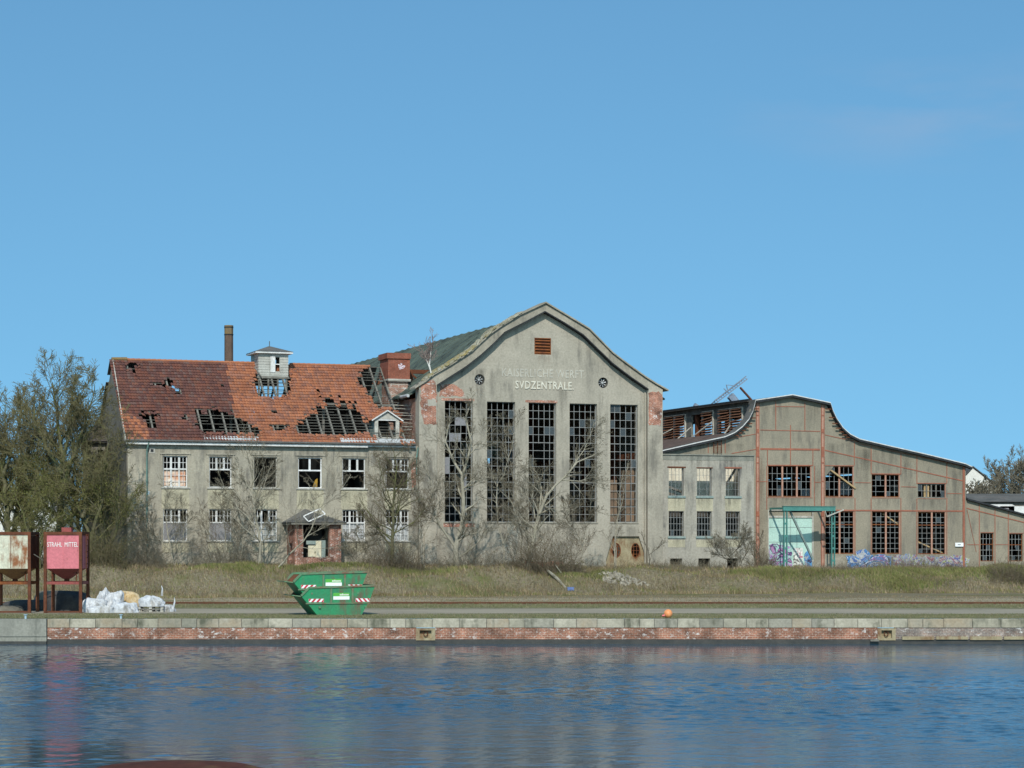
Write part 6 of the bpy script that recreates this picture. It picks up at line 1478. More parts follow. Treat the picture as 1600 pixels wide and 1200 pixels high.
    m = MB(); m.tube([(x + 1.65 * math.cos(t), Y + 1.65 * math.sin(t), zt - .5) for t in np.linspace(0, 2 * math.pi, 65)], .04, 8); part(m, 'band', 'rust', T)
    # rubble, boulder, log, box on the bank
    def gp(px, py):
        best = None
        for Yk in np.arange(125, 175, .1):
            X = (px - 800) / FPX * Yk; z = CZ + (HY - py) / FPX * Yk
            if z <= gz(X, Yk): return (X, Yk, gz(X, Yk))
        return (X, 150, gz(X, 150))
    p = gp(962, 904); m = MB(); rg = random.Random(6)
    for i in range(300):
        a = rg.uniform(0, 6.28); rr = rg.random() ** .7; s = rg.uniform(.03, .12); x_, y_ = p[0] + 1.75 * rr * math.cos(a) * (1 + .4 * math.sin(3 * a)), p[1] + 1.2 * rr * math.sin(a); z = gz(x_, y_) + .16 * (1 - rr) + s * .3
        c = [Vector((sx, sy, sz)) * s * rg.uniform(.6, 1) for sz in (-1, 1) for sx, sy in ((-1, -1), (1, -1), (1, 1), (-1, 1))]; M3 = Matrix.Rotation(rg.uniform(0, 3), 3, 'Z') @ Matrix.Rotation(rg.uniform(0, 3), 3, 'X')
        m.add([tuple(M3 @ q + Vector((x_, y_, z))) for q in c], [(0, 3, 2, 1), (4, 5, 6, 7), (0, 1, 5, 4), (1, 2, 6, 5), (2, 3, 7, 6), (3, 0, 4, 7)])
    solo(m, 'rubble', 'rubble', 'spill of pale rubble on the bank below the right end of the tall hall', 'rubble', kind='stuff')
    p = gp(641, 890); m = lumpy(p[0], p[1], p[2] - .1, .3, .25, .38, 5, 16, .2); solo(m, 'boulder', 'rubble', 'pale stone on the grassy mound between office wing and tall hall', 'stone', base=p)
    a, b = gp(856, 900), gp(884, 921); m = MB(); m.tube([(a[0], a[1], a[2] + .35), ((a[0] + b[0]) / 2, (a[1] + b[1]) / 2, (a[2] + b[2]) / 2 + .3), (b[0], b[1], b[2] + .1)], [.09, .11, .07], 7); m.tube([(a[0] + .9, a[1] - .6, a[2] + .2), (a[0] + .5, a[1] - .6, a[2] + .75)], [.05, .02], 5)
    solo(m, 'fallen_log', 'bark', 'grey fallen log lying down the grass bank below the tall hall', 'log', base=a)
    p = gp(892, 923); m = MB(); m.box(p[0] - .22, p[0] + .2, p[1] - .2, p[1] + .15, p[2], p[2] + .22); m.box(p[0] - .24, p[0] + .22, p[1] - .22, p[1] + .17, p[2] + .19, p[2] + .225); m.box(p[0] - .1, p[0] + .1, p[1] - .23, p[1] - .2, p[2] + .08, p[2] + .14)
    solo(m, 'plastic_crate', 'crate_blue', 'small blue plastic crate at the foot of the fallen log', 'crate', base=p)
plain("crate_blue", (.12, .19, .42), .5)
piles()

# ================================================================== trees, saplings, brambles
def seg_mesh(name, segs, mat, parent=None, base=(0, 0, 0), sides=3):
    """segs: (p, q, r0, r1); every branch a small tapering prism, all in one mesh"""
    if not segs: return None
    A = np.array([s[0] for s in segs], dtype=np.float32); Bq = np.array([s[1] for s in segs], dtype=np.float32)
    r0 = np.array([s[2] for s in segs], dtype=np.float32)[:, None]; r1 = np.array([s[3] for s in segs], dtype=np.float32)[:, None]
    b = np.array(base, dtype=np.float32); A = A - b; Bq = Bq - b
    d = Bq - A; L = np.linalg.norm(d, axis=1, keepdims=True); d = d / np.maximum(L, 1e-6); Bq = Bq + d * np.minimum(r1 * .6, L * .2)
    ref = np.where(np.abs(d[:, 2:3]) < .9, np.array([[0, 0, 1.]], dtype=np.float32), np.array([[1., 0, 0]], dtype=np.float32))
    x = np.cross(d, ref); x /= np.linalg.norm(x, axis=1, keepdims=True); y = np.cross(x, d)
    n = len(segs); V = np.empty((n, 2 * sides, 3), dtype=np.float32)
    for k in range(sides):
        c, s = math.cos(2 * math.pi * k / sides), math.sin(2 * math.pi * k / sides)
        V[:, k] = A + (x * c + y * s) * r0; V[:, sides + k] = Bq + (x * c + y * s) * r1
    F = np.empty((n, sides, 4), dtype=np.int32); off = (np.arange(n) * 2 * sides)[:, None]
    for k in range(sides): F[:, k] = off + np.array([k, (k + 1) % sides, sides + (k + 1) % sides, sides + k])
    return np_mesh(name, V.reshape(-1, 3), F.reshape(-1, 4), mat, parent)
def unit(v):
    l = math.sqrt(v[0] ** 2 + v[1] ** 2 + v[2] ** 2) or 1; return (v[0] / l, v[1] / l, v[2] / l)
def branch(rng, p, d, L, r, lvl, cfg, out, tips):
    """grow one branch and its children; cfg = dict(levels, kids, ratio, angle, wig, up, seg)"""
    n = max(3, int(L / cfg['seg'] / (.5 ** lvl * .9 + .1)) ) if L > .5 else 3
    n = min(n, 9); st = L / n; pts = [p]; rads = [r]
    for i in range(n):
        w_ = cfg['wig']; d = unit((d[0] + rng.gauss(0, w_), d[1] + rng.gauss(0, w_), d[2] + rng.gauss(0, w_) + cfg['up']))
        q = (p[0] + d[0] * st, p[1] + d[1] * st, p[2] + d[2] * st); r2 = max(cfg['rmin'], r * (1 - .85 * (i + 1) / n))
        out[min(lvl, 3)].append((p, q, max(cfg['rmin'], r * (1 - .85 * i / n)), r2)); p = q; pts.append(q); rads.append(r2)
    tips.append(p)
    if lvl + 1 >= cfg['levels']: return
    kids = cfg['kids'][lvl] if lvl < len(cfg['kids']) else 3
    kids = max(1, int(kids * (.7 + .6 * rng.random())))
    for k in range(kids):
        t = cfg['t0'] + (1 - cfg['t0']) * (k + rng.random()) / kids; f = t * n; i = min(int(f), n - 1); f -= i
        a, b = pts[i], pts[i + 1]; q = (a[0] + (b[0] - a[0]) * f, a[1] + (b[1] - a[1]) * f, a[2] + (b[2] - a[2]) * f)
        dd = unit((b[0] - a[0], b[1] - a[1], b[2] - a[2])); rv = unit((rng.gauss(0, 1), rng.gauss(0, 1) * .8, rng.gauss(0, 1)))
        dot = sum(dd[j] * rv[j] for j in range(3)); pv = unit(tuple(rv[j] - dd[j] * dot for j in range(3))); an = R(cfg['angle'] * (.7 + .6 * rng.random()))
        nd = tuple(dd[j] * math.cos(an) + pv[j] * math.sin(an) for j in range(3))
        ll = L * cfg['ratio'] * (1.15 - .6 * t) * (.75 + .5 * rng.random())
        branch(rng, q, nd, ll, max(cfg['rmin'], (rads[i] * (1 - f) + rads[i + 1] * f) * .62), lvl + 1, cfg, out, tips)
CFG = dict(levels=4, kids=[9, 7, 6, 4], ratio=.48, angle=45, wig=.13, up=.03, seg=.9, rmin=.010, t0=.25)
def tree(name, label, cat, Y, stems, bark='bark', twig='twig_grey', seed=0, cfg=None, group=None, moss=0, mosstop=99, boost=1.0):
    """stems: list of (pixel polyline, radius at foot, spread of depth); traced in the plane Y, then given depth"""
    rng = random.Random(seed); c = dict(CFG); c.update(cfg or {}); out = {0: [], 1: [], 2: [], 3: []}; tips = []; trunk = []
    x0, _, z0 = at(*stems[0][0][0], Y); base = (x0, Y, gz(x0, Y) - .1)
    for pts, r, dy in stems:
        P_ = []; n = len(pts)
        for i, (px, py) in enumerate(pts):
            yy = Y + dy * (i / max(1, n - 1)); P_.append(at(px, py, yy))
        P_[0] = (P_[0][0], P_[0][1], min(P_[0][2], gz(P_[0][0], P_[0][1]) - .1) if stems[0][0] is pts or P_[0][2] < gz(P_[0][0], P_[0][1]) + .6 else P_[0][2])
        # resample with a wiggle
        Q = [P_[0]]
        for a, b in zip(P_[:-1], P_[1:]):
            L = math.dist(a, b); k = max(1, int(L / .6))
            for j in range(1, k + 1):
                t = j / k; w_ = .05 if j < k else 0; Q.append((a[0] + (b[0] - a[0]) * t + rng.gauss(0, w_), a[1] + (b[1] - a[1]) * t + rng.gauss(0, w_ * 2), a[2] + (b[2] - a[2]) * t))
        N_ = len(Q) - 1; tot = sum(math.dist(a, b) for a, b in zip(Q[:-1], Q[1:])); rr = [max(.018, r * (1 - .88 * i / N_)) for i in range(N_ + 1)]
        for i in range(N_): trunk.append((Q[i], Q[i + 1], rr[i], rr[i + 1]))
        kn = int(c['kids'][0] * boost * max(1, tot / 4.5))
        for k in range(kn):
            t = c['t0'] + (1 - c['t0']) * (k + rng.random()) / kn; f = t * N_; i = min(int(f), N_ - 1); f -= i; a, b = Q[i], Q[i + 1]
            q = tuple(a[j] + (b[j] - a[j]) * f for j in range(3)); dd = unit(tuple(b[j] - a[j] for j in range(3))); rv = unit((rng.gauss(0, 1), rng.gauss(0, 1), rng.gauss(0, .6)))
            dot = sum(dd[j] * rv[j] for j in range(3)); pv = unit(tuple(rv[j] - dd[j] * dot for j in range(3))); an = R(c['angle'] * (.8 + .5 * rng.random()))
            nd = tuple(dd[j] * math.cos(an) + pv[j] * math.sin(an) for j in range(3))
            branch(rng, q, nd, c.get('L1', tot * .42) * (1.2 - .75 * t) * (.7 + .5 * rng.random()), max(.014, rr[i] * .5), 1, c, out, tips)
    T = thing(name, label, cat, None, base, group)
    seg_mesh('trunk', trunk + out[1], bark, T, base, 6)
    seg_mesh('crown', out[2] + out[3], twig, T, base, 3)
    if moss:
        src = [s for s in out[1] + out[2] if s[0][2] < mosstop]; V = []; 
        for k in range(moss):
            s = src[rng.randrange(len(src))]; t = rng.random(); c_ = [s[0][j] + (s[1][j] - s[0][j]) * t + rng.gauss(0, .16) for j in range(3)]; q = rng.uniform(.02, .055)
            a = (rng.gauss(0, 1), rng.gauss(0, 1), rng.gauss(0, 1)); b = (rng.gauss(0, 1), rng.gauss(0, 1), rng.gauss(0, 1)); a = unit(a); b = unit(b)
            V += [[c_[j] + a[j] * q - base[j] for j in range(3)], [c_[j] + b[j] * q - base[j] for j in range(3)], [c_[j] - (a[j] + b[j]) * q * .6 - base[j] for j in range(3)]]
        np_mesh('moss', np.array(V), np.arange(len(V)).reshape(-1, 3), 'moss', T)
    return T
GT = 'mossy trees at the left edge'
BIG = dict(levels=4, kids=[10, 10, 9], ratio=.46, angle=42, wig=.12, up=.05, seg=.9, rmin=.013, t0=.18)
tree('mossy_tree', 'tallest mossy bare tree, its crown above the red silo', 'tree', 150, [([(92, 880), (94, 800), (98, 725), (90, 655), (82, 598)], .30, 1), ([(95, 770), (116, 710), (134, 655), (148, 602)], .18, -1.5), ([(97, 740), (72, 700), (52, 655), (56, 610)], .16, 1.5), ([(98, 720), (110, 660), (116, 600)], .14, 0)],
     'bark_moss', 'twig_olive', 1, dict(BIG), GT, moss=10500, mosstop=9.0)
tree('mossy_tree', 'broad mossy bare tree at the left picture edge above the white silo', 'tree', 153, [([(14, 880), (12, 800), (4, 730), (8, 670), (8, 632)], .28, 1), ([(12, 800), (40, 740), (52, 680)], .16, -1), ([(10, 790), (-25, 735), (-40, 670)], .16, 1.5), ([(6, 740), (28, 675), (32, 630)], .12, -1)],
     'bark_moss', 'twig_olive', 2, dict(BIG), GT, moss=10500, mosstop=8.5)
tree('mossy_tree', 'leaning mossy tree with arching limbs in front of the office gable wall', 'tree', 147.5, [([(150, 885), (140, 840), (118, 785), (84, 790), (50, 830)], .17, 1), ([(142, 845), (160, 780), (166, 715), (172, 660)], .14, -1), ([(150, 880), (182, 830), (186, 760), (180, 700)], .12, -1), ([(128, 810), (140, 740), (132, 680)], .12, 2)],
     'bark_moss', 'twig_olive', 3, dict(BIG, kids=[9, 8, 6], angle=50), GT, moss=12000, mosstop=7.5)
tree('mossy_tree', 'low tangled mossy tree between the two silos', 'tree', 146, [([(62, 885), (60, 850), (80, 800), (96, 770)], .13, 0), ([(62, 885), (40, 820), (22, 770)], .12, 1), ([(62, 870), (72, 820), (60, 760)], .1, -1)],
     'bark_moss', 'twig_olive', 4, dict(BIG, kids=[9, 8, 6], angle=52), GT, moss=10500)
tree('mossy_tree', 'dark tangled mossy tree behind the white silo', 'tree', 156, [([(30, 885), (36, 800), (58, 730), (60, 660)], .18, 0), ([(34, 820), (0, 760), (-20, 700)], .14, 1), ([(110, 885), (112, 800), (130, 720), (136, 640)], .16, 2)],
     'bark_moss', 'twig_olive', 5, dict(BIG, kids=[9, 8, 7], angle=48), GT, moss=10000, mosstop=8.5)
tree('mossy_tree', 'wide mossy tree standing behind the others near the left picture edge', 'tree', 158, [([(26, 885), (24, 810), (34, 740), (30, 670), (36, 632)], .22, 1), ([(26, 800), (54, 740), (66, 690)], .14, -1), ([(25, 790), (-4, 740), (-14, 690)], .14, 1), ([(30, 740), (10, 690), (14, 650)], .12, 0)],
     'bark_moss', 'twig_olive', 6, dict(BIG, kids=[10, 9, 8]), GT, moss=10500, mosstop=9.5)
tree('mossy_tree', 'wide mossy tree filling the gap behind the red silo before the turret', 'tree', 159, [([(124, 885), (122, 820), (114, 750), (120, 690), (118, 650)], .20, 1), ([(121, 810), (142, 760), (150, 710)], .13, -1), ([(119, 780), (94, 740), (86, 700)], .13, 1)],
     'bark_moss', 'twig_olive', 7, dict(BIG, kids=[10, 9, 8]), GT, moss=10500, mosstop=9.0)
GS = 'bare saplings growing in front of the buildings'
SM = dict(levels=4, kids=[10, 8, 5], ratio=.48, angle=38, wig=.14, up=.05, seg=.6, rmin=.0075, t0=.15)
def sapling(lab, Y, stems, seed, cfg=None, bark='bark', twig='twig_grey', **k):
    return tree('bare_sapling', lab, 'sapling', Y, stems, bark, twig, seed, dict(SM, **(cfg or {})), GS, **k)
sapling('thin bare sapling before the first ground floor window of the office wing', 150.2, [([(276, 893), (268, 868), (262, 835), (256, 795), (262, 765)], .07, 0), ([(272, 878), (286, 850), (288, 815), (284, 790)], .045, -.6), ([(266, 860), (240, 835), (230, 800)], .04, .4)], 11)
sapling('dense twiggy sapling between the first and second office windows', 150, [([(354, 887), (352, 850), (350, 815), (344, 770)], .06, 0), ([(353, 870), (330, 840), (312, 800)], .04, .5), ([(353, 870), (378, 836), (384, 800)], .04, -.5)], 12, dict(kids=[12, 8, 5]), twig='twig_brown')
sapling('pale forked sapling rising before the third office window to the eave', 149, [([(405, 884), (407, 850), (400, 812), (395, 780), (394, 745), (386, 712), (378, 700)], .12, 0), ([(402, 825), (372, 795), (352, 765), (340, 735)], .06, -.4), ([(396, 790), (415, 750), (428, 720)], .05, .5), ([(408, 850), (424, 828), (430, 812)], .04, -.5), ([(395, 770), (370, 735), (356, 715)], .045, 0)], 13)
sapling('slanting bare sapling growing up to the right across the brick porch', 148, [([(432, 885), (452, 866), (474, 846), (486, 828), (500, 800), (512, 765), (520, 730)], .07, 0), ([(480, 838), (506, 824), (530, 812)], .03, -.3), ([(500, 800), (530, 770), (548, 742)], .03, .4), ([(492, 815), (490, 780), (482, 755)], .03, .4)], 14, dict(kids=[7, 7, 4]))
sapling('mossy trunked dense sapling before the last office window column', 149.5, [([(612, 890), (613, 850), (614, 800), (616, 765), (620, 730), (614, 700)], .15, 0), ([(613, 800), (600, 755), (592, 715)], .06, .5), ([(614, 810), (634, 765), (640, 725)], .06, -.5), ([(613, 840), (580, 820), (560, 795)], .05, -.6), ([(613, 835), (648, 815), (668, 790)], .05, .6)], 15, dict(kids=[15, 9, 6], angle=46), bark='bark_moss', twig='twig_brown')
sapling('pale forked tree before the first tall window of the hall', 151, [([(715, 882), (712, 858), (722, 820), (724, 780), (722, 745), (732, 712), (736, 690), (728, 650), (740, 622)], .22, 0), ([(722, 742), (706, 715), (696, 690), (704, 650)], .11, .8), ([(711, 855), (688, 822), (675, 790), (674, 750), (662, 720)], .09, -.8), ([(724, 770), (744, 752), (764, 745)], .05, -.5), ([(676, 800), (690, 778), (694, 760)], .03, 0), ([(718, 870), (745, 850), (764, 825)], .07, -.6), ([(732, 712), (752, 690), (770, 662)], .05, .8)], 16, dict(kids=[10, 8, 5], L1=2.0))
sapling('thin leaning sapling between the first and second tall hall window', 151.5, [([(790, 884), (786, 850), (778, 815), (776, 770), (800, 700), (812, 650)], .06, .5), ([(786, 850), (800, 820), (806, 790)], .04, 0)], 17, dict(L1=2.0, kids=[10, 8, 5]), twig='twig_brown')
sapling('pale tree leaning right across the third and fourth tall hall windows', 151, [([(822, 880), (834, 845), (842, 805), (854, 775), (868, 758), (886, 742), (902, 722), (930, 710)], .21, 0), ([(842, 805), (846, 765), (838, 738), (826, 728)], .09, .7), ([(880, 750), (905, 752), (932, 744)], .05, -.4), ([(834, 850), (812, 815), (800, 785)], .06, -.4), ([(890, 738), (904, 715), (918, 690), (930, 660)], .05, .5), ([(846, 790), (872, 800), (896, 796)], .04, 0), ([(836, 810), (832, 775), (836, 750)], .05, .4)], 18, dict(kids=[10, 8, 5], L1=2.0))
sapling('slim sapling at the foot of the fifth tall window right of the brambles', 153.5, [([(960, 830), (968, 770), (974, 735)], .04, 0), ([(962, 880), (962, 830), (975, 770), (982, 720)], .05, .4)], 19, dict(L1=1.3, kids=[8, 5, 3]), twig='twig_brown')
sapling('thin dark sapling beside the niche with the oval windows', 154, [([(1014, 886), (1013, 860), (1006, 845), (1002, 830)], .05, 0), ([(1013, 868), (1028, 856), (1040, 846)], .03, 0)], 20, dict(L1=.9, kids=[5, 4, 3]), 'bark_dark', 'twig_brown')
sapling('spreading bare sapling before the right end of the low annex', 160, [([(1146, 890), (1142, 868), (1140, 850), (1122, 842)], .07, 0), ([(1142, 868), (1160, 850), (1166, 830)], .04, 0), ([(1144, 880), (1124, 866), (1112, 850)], .04, -.5), ([(1146, 888), (1168, 862), (1158, 845), (1152, 838)], .04, .5)], 22, dict(L1=1.4, kids=[13, 9, 6]), 'bark_dark', 'twig_grey')
sapling('low twiggy sapling at the foot of the first red column of the workshop', 163, [([(1188, 890), (1186, 862), (1190, 835)], .05, 0), ([(1188, 890), (1176, 866), (1172, 845)], .04, .3)], 23, dict(L1=1.2, kids=[12, 6, 5]), 'bark_dark', 'twig_brown')
sapling('thin pale sapling before the wall below the office gutter and first downpipe', 150, [([(236, 892), (232, 850), (226, 800), (230, 760)], .05, 0), ([(234, 865), (214, 825), (206, 790)], .03, .3)], 24, dict(L1=1.5))
sapling('thin crooked sapling between the second and third office windows', 149.5, [([(376, 890), (380, 850), (372, 810), (376, 770), (366, 730)], .05, 0), ([(378, 850), (392, 820), (396, 780)], .03, .3)], 25, dict(L1=1.5))
sapling('bushy grey sapling right of the brick porch', 150, [([(560, 888), (562, 858), (556, 830)], .05, 0), ([(560, 880), (576, 850), (590, 826)], .04, .2), ([(560, 882), (544, 860), (538, 838)], .035, .2)], 26, dict(L1=1.3, kids=[14, 9, 6]))
sapling('wispy sapling before the corner between office wing and tall hall', 150.5, [([(664, 888), (660, 850), (656, 800), (650, 750), (640, 700)], .06, .2), ([(660, 840), (676, 810), (682, 780)], .03, 0)], 27, dict(L1=1.7), twig='twig_brown')
sapling('wispy sapling between the second and third tall hall windows', 152, [([(812, 886), (816, 840), (806, 790), (800, 740), (790, 690), (786, 650)], .06, .4), ([(812, 830), (828, 795), (834, 760)], .035, 0), ([(806, 790), (776, 760), (764, 730)], .035, 0)], 28, dict(L1=2.0, kids=[10, 8, 5]), twig='twig_grey')
sapling('wispy sapling between the fourth and fifth tall hall windows', 152.5, [([(906, 886), (912, 840), (922, 800), (926, 760)], .05, .3), ([(910, 850), (892, 815), (884, 785)], .03, 0)], 29, dict(L1=1.7, kids=[12, 9, 6]), twig='twig_brown')
# birch growing on the gable edge
B_ = FA.hit(674, 583, HV); bw_ = FA.world(B_[0], HV, B_[1])
def roof_birch():
    Yb = bw_[1]; rng = random.Random(31); out = {0: [], 1: [], 2: [], 3: []}; tips = []; tr = []
    c = dict(SM, levels=4, kids=[6, 6, 4], rmin=.009, angle=32, up=.08)
    for pts, r in (([(674, 586), (671, 570), (673, 552), (676, 536)], .06), ([(673, 580), (668, 566), (664, 556)], .045)):
        P_ = [at(x, y, Yb + .1) for x, y in pts]
        for i in range(len(P_) - 1): tr.append((P_[i], P_[i + 1], r * (1 - .25 * i), r * (1 - .25 * (i + 1))))
        for k in range(12): t = .35 + .65 * rng.random(); f = t * (len(P_) - 1); i = min(int(f), len(P_) - 2); f -= i; q = tuple(P_[i][j] + (P_[i + 1][j] - P_[i][j]) * f for j in range(3)); branch(rng, q, unit((rng.gauss(0, .6), rng.gauss(0, .5), 1)), rng.uniform(.6, 1.3), .016, 1, c, out, tips)
    T = thing('roof_birch', 'small white birch growing out of the left edge of the big gable', 'birch', None, bw_)
    seg_mesh('trunk', tr, 'birch_bark', T, bw_, 7); seg_mesh('crown', out[1] + out[2] + out[3], 'twig_birch', T, bw_, 3)
plain("birch_bark", (.62, .60, .55), .7); plain("twig_birch", (.26, .19, .17), .8)
roof_birch()
# background trees, right edge and behind
FARC = dict(levels=4, kids=[9, 8, 7], ratio=.46, angle=36, wig=.11, up=.06, seg=1.2, rmin=.022, t0=.22)
for k, (px, top_, Yk, sp, sd, lab) in enumerate([(1578, 712, 232, 30, 41, 'bare tree behind the lean-to, tallest at the right edge'), (1552, 726, 236, 22, 42, 'bare tree right of the white house gable'), (1604, 708, 228, 26, 43, 'bare tree cut by the right picture edge'), (1534, 756, 222, 18, 44, 'low bare tree in front of the white house gable'), (1512, 760, 224, 14, 45, 'small bare tree between the workshop corner and the white house'), (1630, 716, 240, 30, 46, 'bare tree just beyond the right picture edge')]):
    tree('bare_tree', lab, 'tree', Yk, [([(px, 885), (px - 1, 820), (px + 2, 770), (px, top_ + 14)], .26, 0), ([(px, 815), (px - sp * .5, 770), (px - sp * .7, top_ + 22)], .14, 1), ([(px, 805), (px + sp * .5, 765), (px + sp * .6, top_ + 18)], .14, -1)], 'bark_dark', 'twig_grey', sd, FARC, 'bare trees behind the lean-to')
# hedges of brambles and dead stalks
def thicket(name, lab, x0, x1, Y, h, n, seed, mat='twig_brown', green=0, dens=None, ln=.9, cat='bramble', kind=None):
    rng = random.Random(seed); segs = []
    X0, X1 = (x0 - 800) / FPX * Y, (x1 - 800) / FPX * Y; H = h / FPX * Y; base = ((X0 + X1) / 2, Y, gz((X0 + X1) / 2, Y))
    for i in range(int(n * .62)):
        t = rng.random(); x = X0 + (X1 - X0) * t; env = (1 - abs(2 * t - 1) ** 2.2) * (.6 + .4 * math.sin(t * 9 + seed) ** 2); y = Y + rng.gauss(0, .55); z = gz(x, y) - .05
        tgt = H * env * rng.uniform(.45, 1.0); a = rng.gauss(0, .35); p = (x, y, z); d = (math.sin(a), rng.gauss(0, .3), 1.0); k = 6; r = rng.uniform(.006, .012)
        for j in range(k):
            d = unit((d[0] + rng.gauss(0, .18), d[1] + rng.gauss(0, .15), d[2] - .12)); q = (p[0] + d[0] * tgt / k * 1.3, p[1] + d[1] * tgt / k * 1.3, p[2] + d[2] * tgt / k * 1.3); segs.append((p, q, r, r * .9))
            if rng.random() < .8:
                dd = unit((d[0] + rng.gauss(0, .8), d[1] + rng.gauss(0, .6), d[2] + rng.gauss(0, .5))); l = rng.uniform(.15, .5) * ln; m1 = tuple(q[w_] + dd[w_] * l for w_ in range(3)); segs.append((q, m1, r * .6, r * .4))
            p = q; r *= .9
    T = thing(name, lab, cat, None, base, None) if kind is None else None
    o = seg_mesh('stems', segs, mat, T, base, 3)
    if green:
        V = []
        for k in range(green):
            s = segs[rng.randrange(len(segs))]; c_ = [s[0][j] + rng.gauss(0, .06) - base[j] for j in range(3)]; a = unit((rng.gauss(0, 1), rng.gauss(0, 1), rng.gauss(0, 1))); b = unit((rng.gauss(0, 1), rng.gauss(0, 1), rng.gauss(0, 1))); q = rng.uniform(.025, .06)
            V += [[c_[j] + a[j] * q for j in range(3)], [c_[j] + b[j] * q for j in range(3)], [c_[j] - (a[j] + b[j]) * q * .6 for j in range(3)]]
        np_mesh('dead_leaves', np.array(V), np.arange(len(V)).reshape(-1, 3), 'bramble', T)
    return T
thicket('bramble_bush', 'dense brown bramble bush below the third and fourth tall hall windows', 798, 912, 150.5, 108, 900, 51, green=3500)
thicket('bramble_bush', 'brown bramble bush around the mossy sapling at the end of the office wing', 560, 668, 149, 78, 650, 52, green=2200)
thicket('bramble_bush', 'thin bramble bush at the left corner of the office wing', 186, 262, 149.5, 85, 420, 53, mat='twig_grey', green=500)
thicket('bramble_bush', 'low bramble bush between the brick porch and the slanting sapling', 300, 400, 149.5, 66, 420, 54, mat='twig_grey', green=700)
thicket('bramble_bush', 'thin bramble bush at the foot of the first tall hall window', 676, 800, 150.5, 52, 420, 55, mat='twig_grey', green=500)
thicket('bramble_bush', 'bramble bush at the right picture edge before the lean-to', 1545, 1625, 154, 44, 600, 56, green=1500)
thicket('bramble_bush', 'olive bramble bush under the mossy trees beside the red silo', 118, 200, 146, 90, 800, 57, mat='twig_olive', green=3500)
thicket('bramble_bush', 'olive bramble bush behind the two silos', -30, 110, 146.5, 80, 900, 58, mat='twig_olive', green=3500)
thicket('bramble_bush', 'bramble bush between annex and green gantry', 1165, 1215, 161, 50, 300, 59, green=400)
thicket('bramble_bush', 'low grey bramble bush before the open annex cellar windows', 1020, 1140, 157, 26, 260, 60, mat='twig_grey')
thicket('bramble_bush', 'low dead stalks along the graffiti wall of the workshop', 1270, 1530, 165, 30, 650, 61)

# ================================================================== grass
def blades(name, label, n, fx, hmin, hmax, wdt, mat, seed, lean=.35, cat='grass'):
    rs = np.random.RandomState(seed); pts = fx(rs, n); X, Y, Z, H = pts
    n = len(X); h = rs.uniform(hmin, hmax, n) * H; a = rs.uniform(0, np.pi, n) * .6 - .3 * np.pi * .6; w_ = rs.uniform(.6, 1.3, n) * wdt
    lx = rs.normal(0, lean, n) * h; ly = rs.normal(0, lean * .7, n) * h
    V = np.empty((n, 4, 3)); V[:, 0] = np.c_[X - np.cos(a) * w_, Y - np.sin(a) * w_, Z - .03]; V[:, 1] = np.c_[X + np.cos(a) * w_, Y + np.sin(a) * w_, Z - .03]
    V[:, 2] = np.c_[X + lx * .6 + np.cos(a) * w_ * .6, Y + ly * .6, Z + h * .62]; V[:, 3] = np.c_[X + lx, Y + ly, Z + h * .98]
    F = np.empty((n, 4), dtype=np.int32); F[:] = np.arange(n)[:, None] * 4 + np.array([0, 1, 2, 3])
    o = np_mesh(name, V.reshape(-1, 3), F, mat); o['label'] = label; o['category'] = cat; o['kind'] = 'stuff'; return o
gzv = np.vectorize(gz)
def clump(x, y, s): return .5 + .5 * np.sin(x * .9 + s) * np.sin(y * 1.3 + s * 2 + x * .25)
def bank(lo, hi, s, x0=-44, x1=47, xcond=None):
    def f(rs, n):
        x = rs.uniform(x0, x1, n); y = rs.uniform(lo, hi, n); k = np.clip((x + 22) / 50, 0, 1); k = k * k * (3 - 2 * k); front = 152 + 25 * np.clip((x + 26) / 68, 0, 1)
        foot = 137.5 + 12.5 * k; ok = (y > foot - 1.5) & (y < 150.9 + np.maximum(0, (x + 26.3)) * .364) & (rs.rand(n) < .25 + .75 * clump(x, y, s)); x, y = x[ok], y[ok]
        return x, y, gzv(x, y), .55 + .7 * clump(x, y, s + 1)
    return f
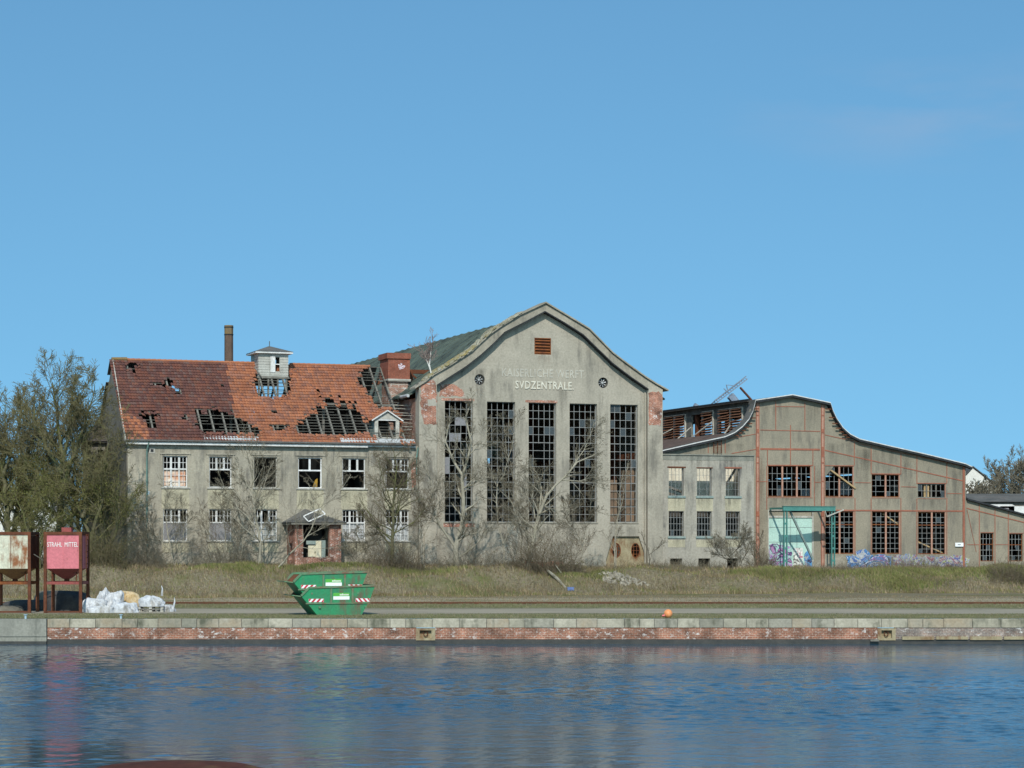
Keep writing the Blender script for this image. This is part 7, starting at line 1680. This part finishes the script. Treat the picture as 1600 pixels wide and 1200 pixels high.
def stalks():
    rng = random.Random(77); segs = []
    for i in range(15000):
        x = rng.uniform(-44, 48); k = smooth((x + 22) / 50); foot = 137.5 + 12.5 * k; y = rng.uniform(foot - .5, 150.8 + max(0, (x + 26.3)) * .364)
        cl = .5 + .5 * math.sin(x * .8 + 1.3 * math.sin(y * .6)) * math.sin(y * .9 + x * .35 + 2)
        if rng.random() > cl ** 2: continue
        h = rng.uniform(.25, .55) + .5 * cl * rng.random(); z = gz(x, y); p = (x, y, z - .03); d = unit((rng.gauss(0, .35), rng.gauss(0, .25), 1)); r = rng.uniform(.005, .010)
        for j in range(3):
            q = tuple(p[w_] + d[w_] * h / 3 for w_ in range(3)); segs.append((p, q, r, r * .8)); p = q; d = unit((d[0] + rng.gauss(0, .25), d[1] + rng.gauss(0, .2), d[2] - .18))
            if rng.random() < .6: e = unit((rng.gauss(0, 1), rng.gauss(0, .6), .5)); segs.append((p, tuple(p[w_] + e[w_] * h * .3 for w_ in range(3)), r * .7, r * .5))
    o = seg_mesh('dead_stalks', segs, 'twig_brown', None, (0, 0, 0), 3); o['kind'] = 'stuff'; o['label'] = 'brown dead stalks and thin bramble shoots standing in the bank grass'; o['category'] = 'undergrowth'
stalks()
blades('dry_grass', 'dry tan grass covering the bank below the buildings', 210000, bank(135, 176, 0), .08, .36, .018, 'grass_dry', 1)
blades('green_weeds', 'green weeds and moss between the dry grass of the bank', 75000, bank(135, 176, 2.2), .08, .24, .024, 'grass_mixed', 2, .5)
def patch_(cx, cy, rx, ry):
    def f(rs, n): x = rs.normal(cx, rx, n); y = rs.normal(cy, ry, n); return x, y, gzv(x, y), np.ones(n)
    return f
def strips(lo, hi, s):
    def f(rs, n):
        x = rs.uniform(-46, 46, n); y = rs.uniform(lo, hi, n); ok = rs.rand(n) < .35 + .65 * clump(x * .4, y, s); x, y = x[ok], y[ok]
        return x, y, np.zeros(len(x)), np.ones(len(x))
    return f
def gpatch(cs):
    def f(rs, n):
        c = np.array(cs); i = rs.randint(0, len(c), n); x = c[i, 0] + rs.normal(0, 1, n) * c[i, 2]; y = c[i, 1] + rs.normal(0, .55, n) * c[i, 2]; return x, y, gzv(x, y), np.ones(n)
    return f
blades('green_tussocks', 'brighter green tussocks scattered along the top of the bank', 42000, gpatch([(-6.5, 148.6, 1.3), (-19, 146.5, 1.2), (24, 156, 2.0), (29, 157, 1.6), (33, 160, 2.2), (38, 163, 1.8), (18, 154, 1.2), (42, 160, 2), (-12.5, 147.6, 1.2), (5, 150, 1.0), (27, 153, 1.5), (35, 155.5, 1.6)]), .14, .34, .024, 'grass_mixed', 12, .5)
blades('quay_grass', 'short green grass strip along the coping stones', 70000, strips(101.5, 107.2, 1), .03, .09, .016, 'grass_green', 3, .5)
blades('track_grass', 'short green grass strip between road and railway track', 60000, strips(116.8, 123.2, 2), .04, .12, .018, 'grass_green', 4, .5)
blades('trackside_grass', 'sparse dry grass behind the railway track', 40000, strips(126.2, 142, 3), .02, .08, .016, 'grass_dry', 5, .5)
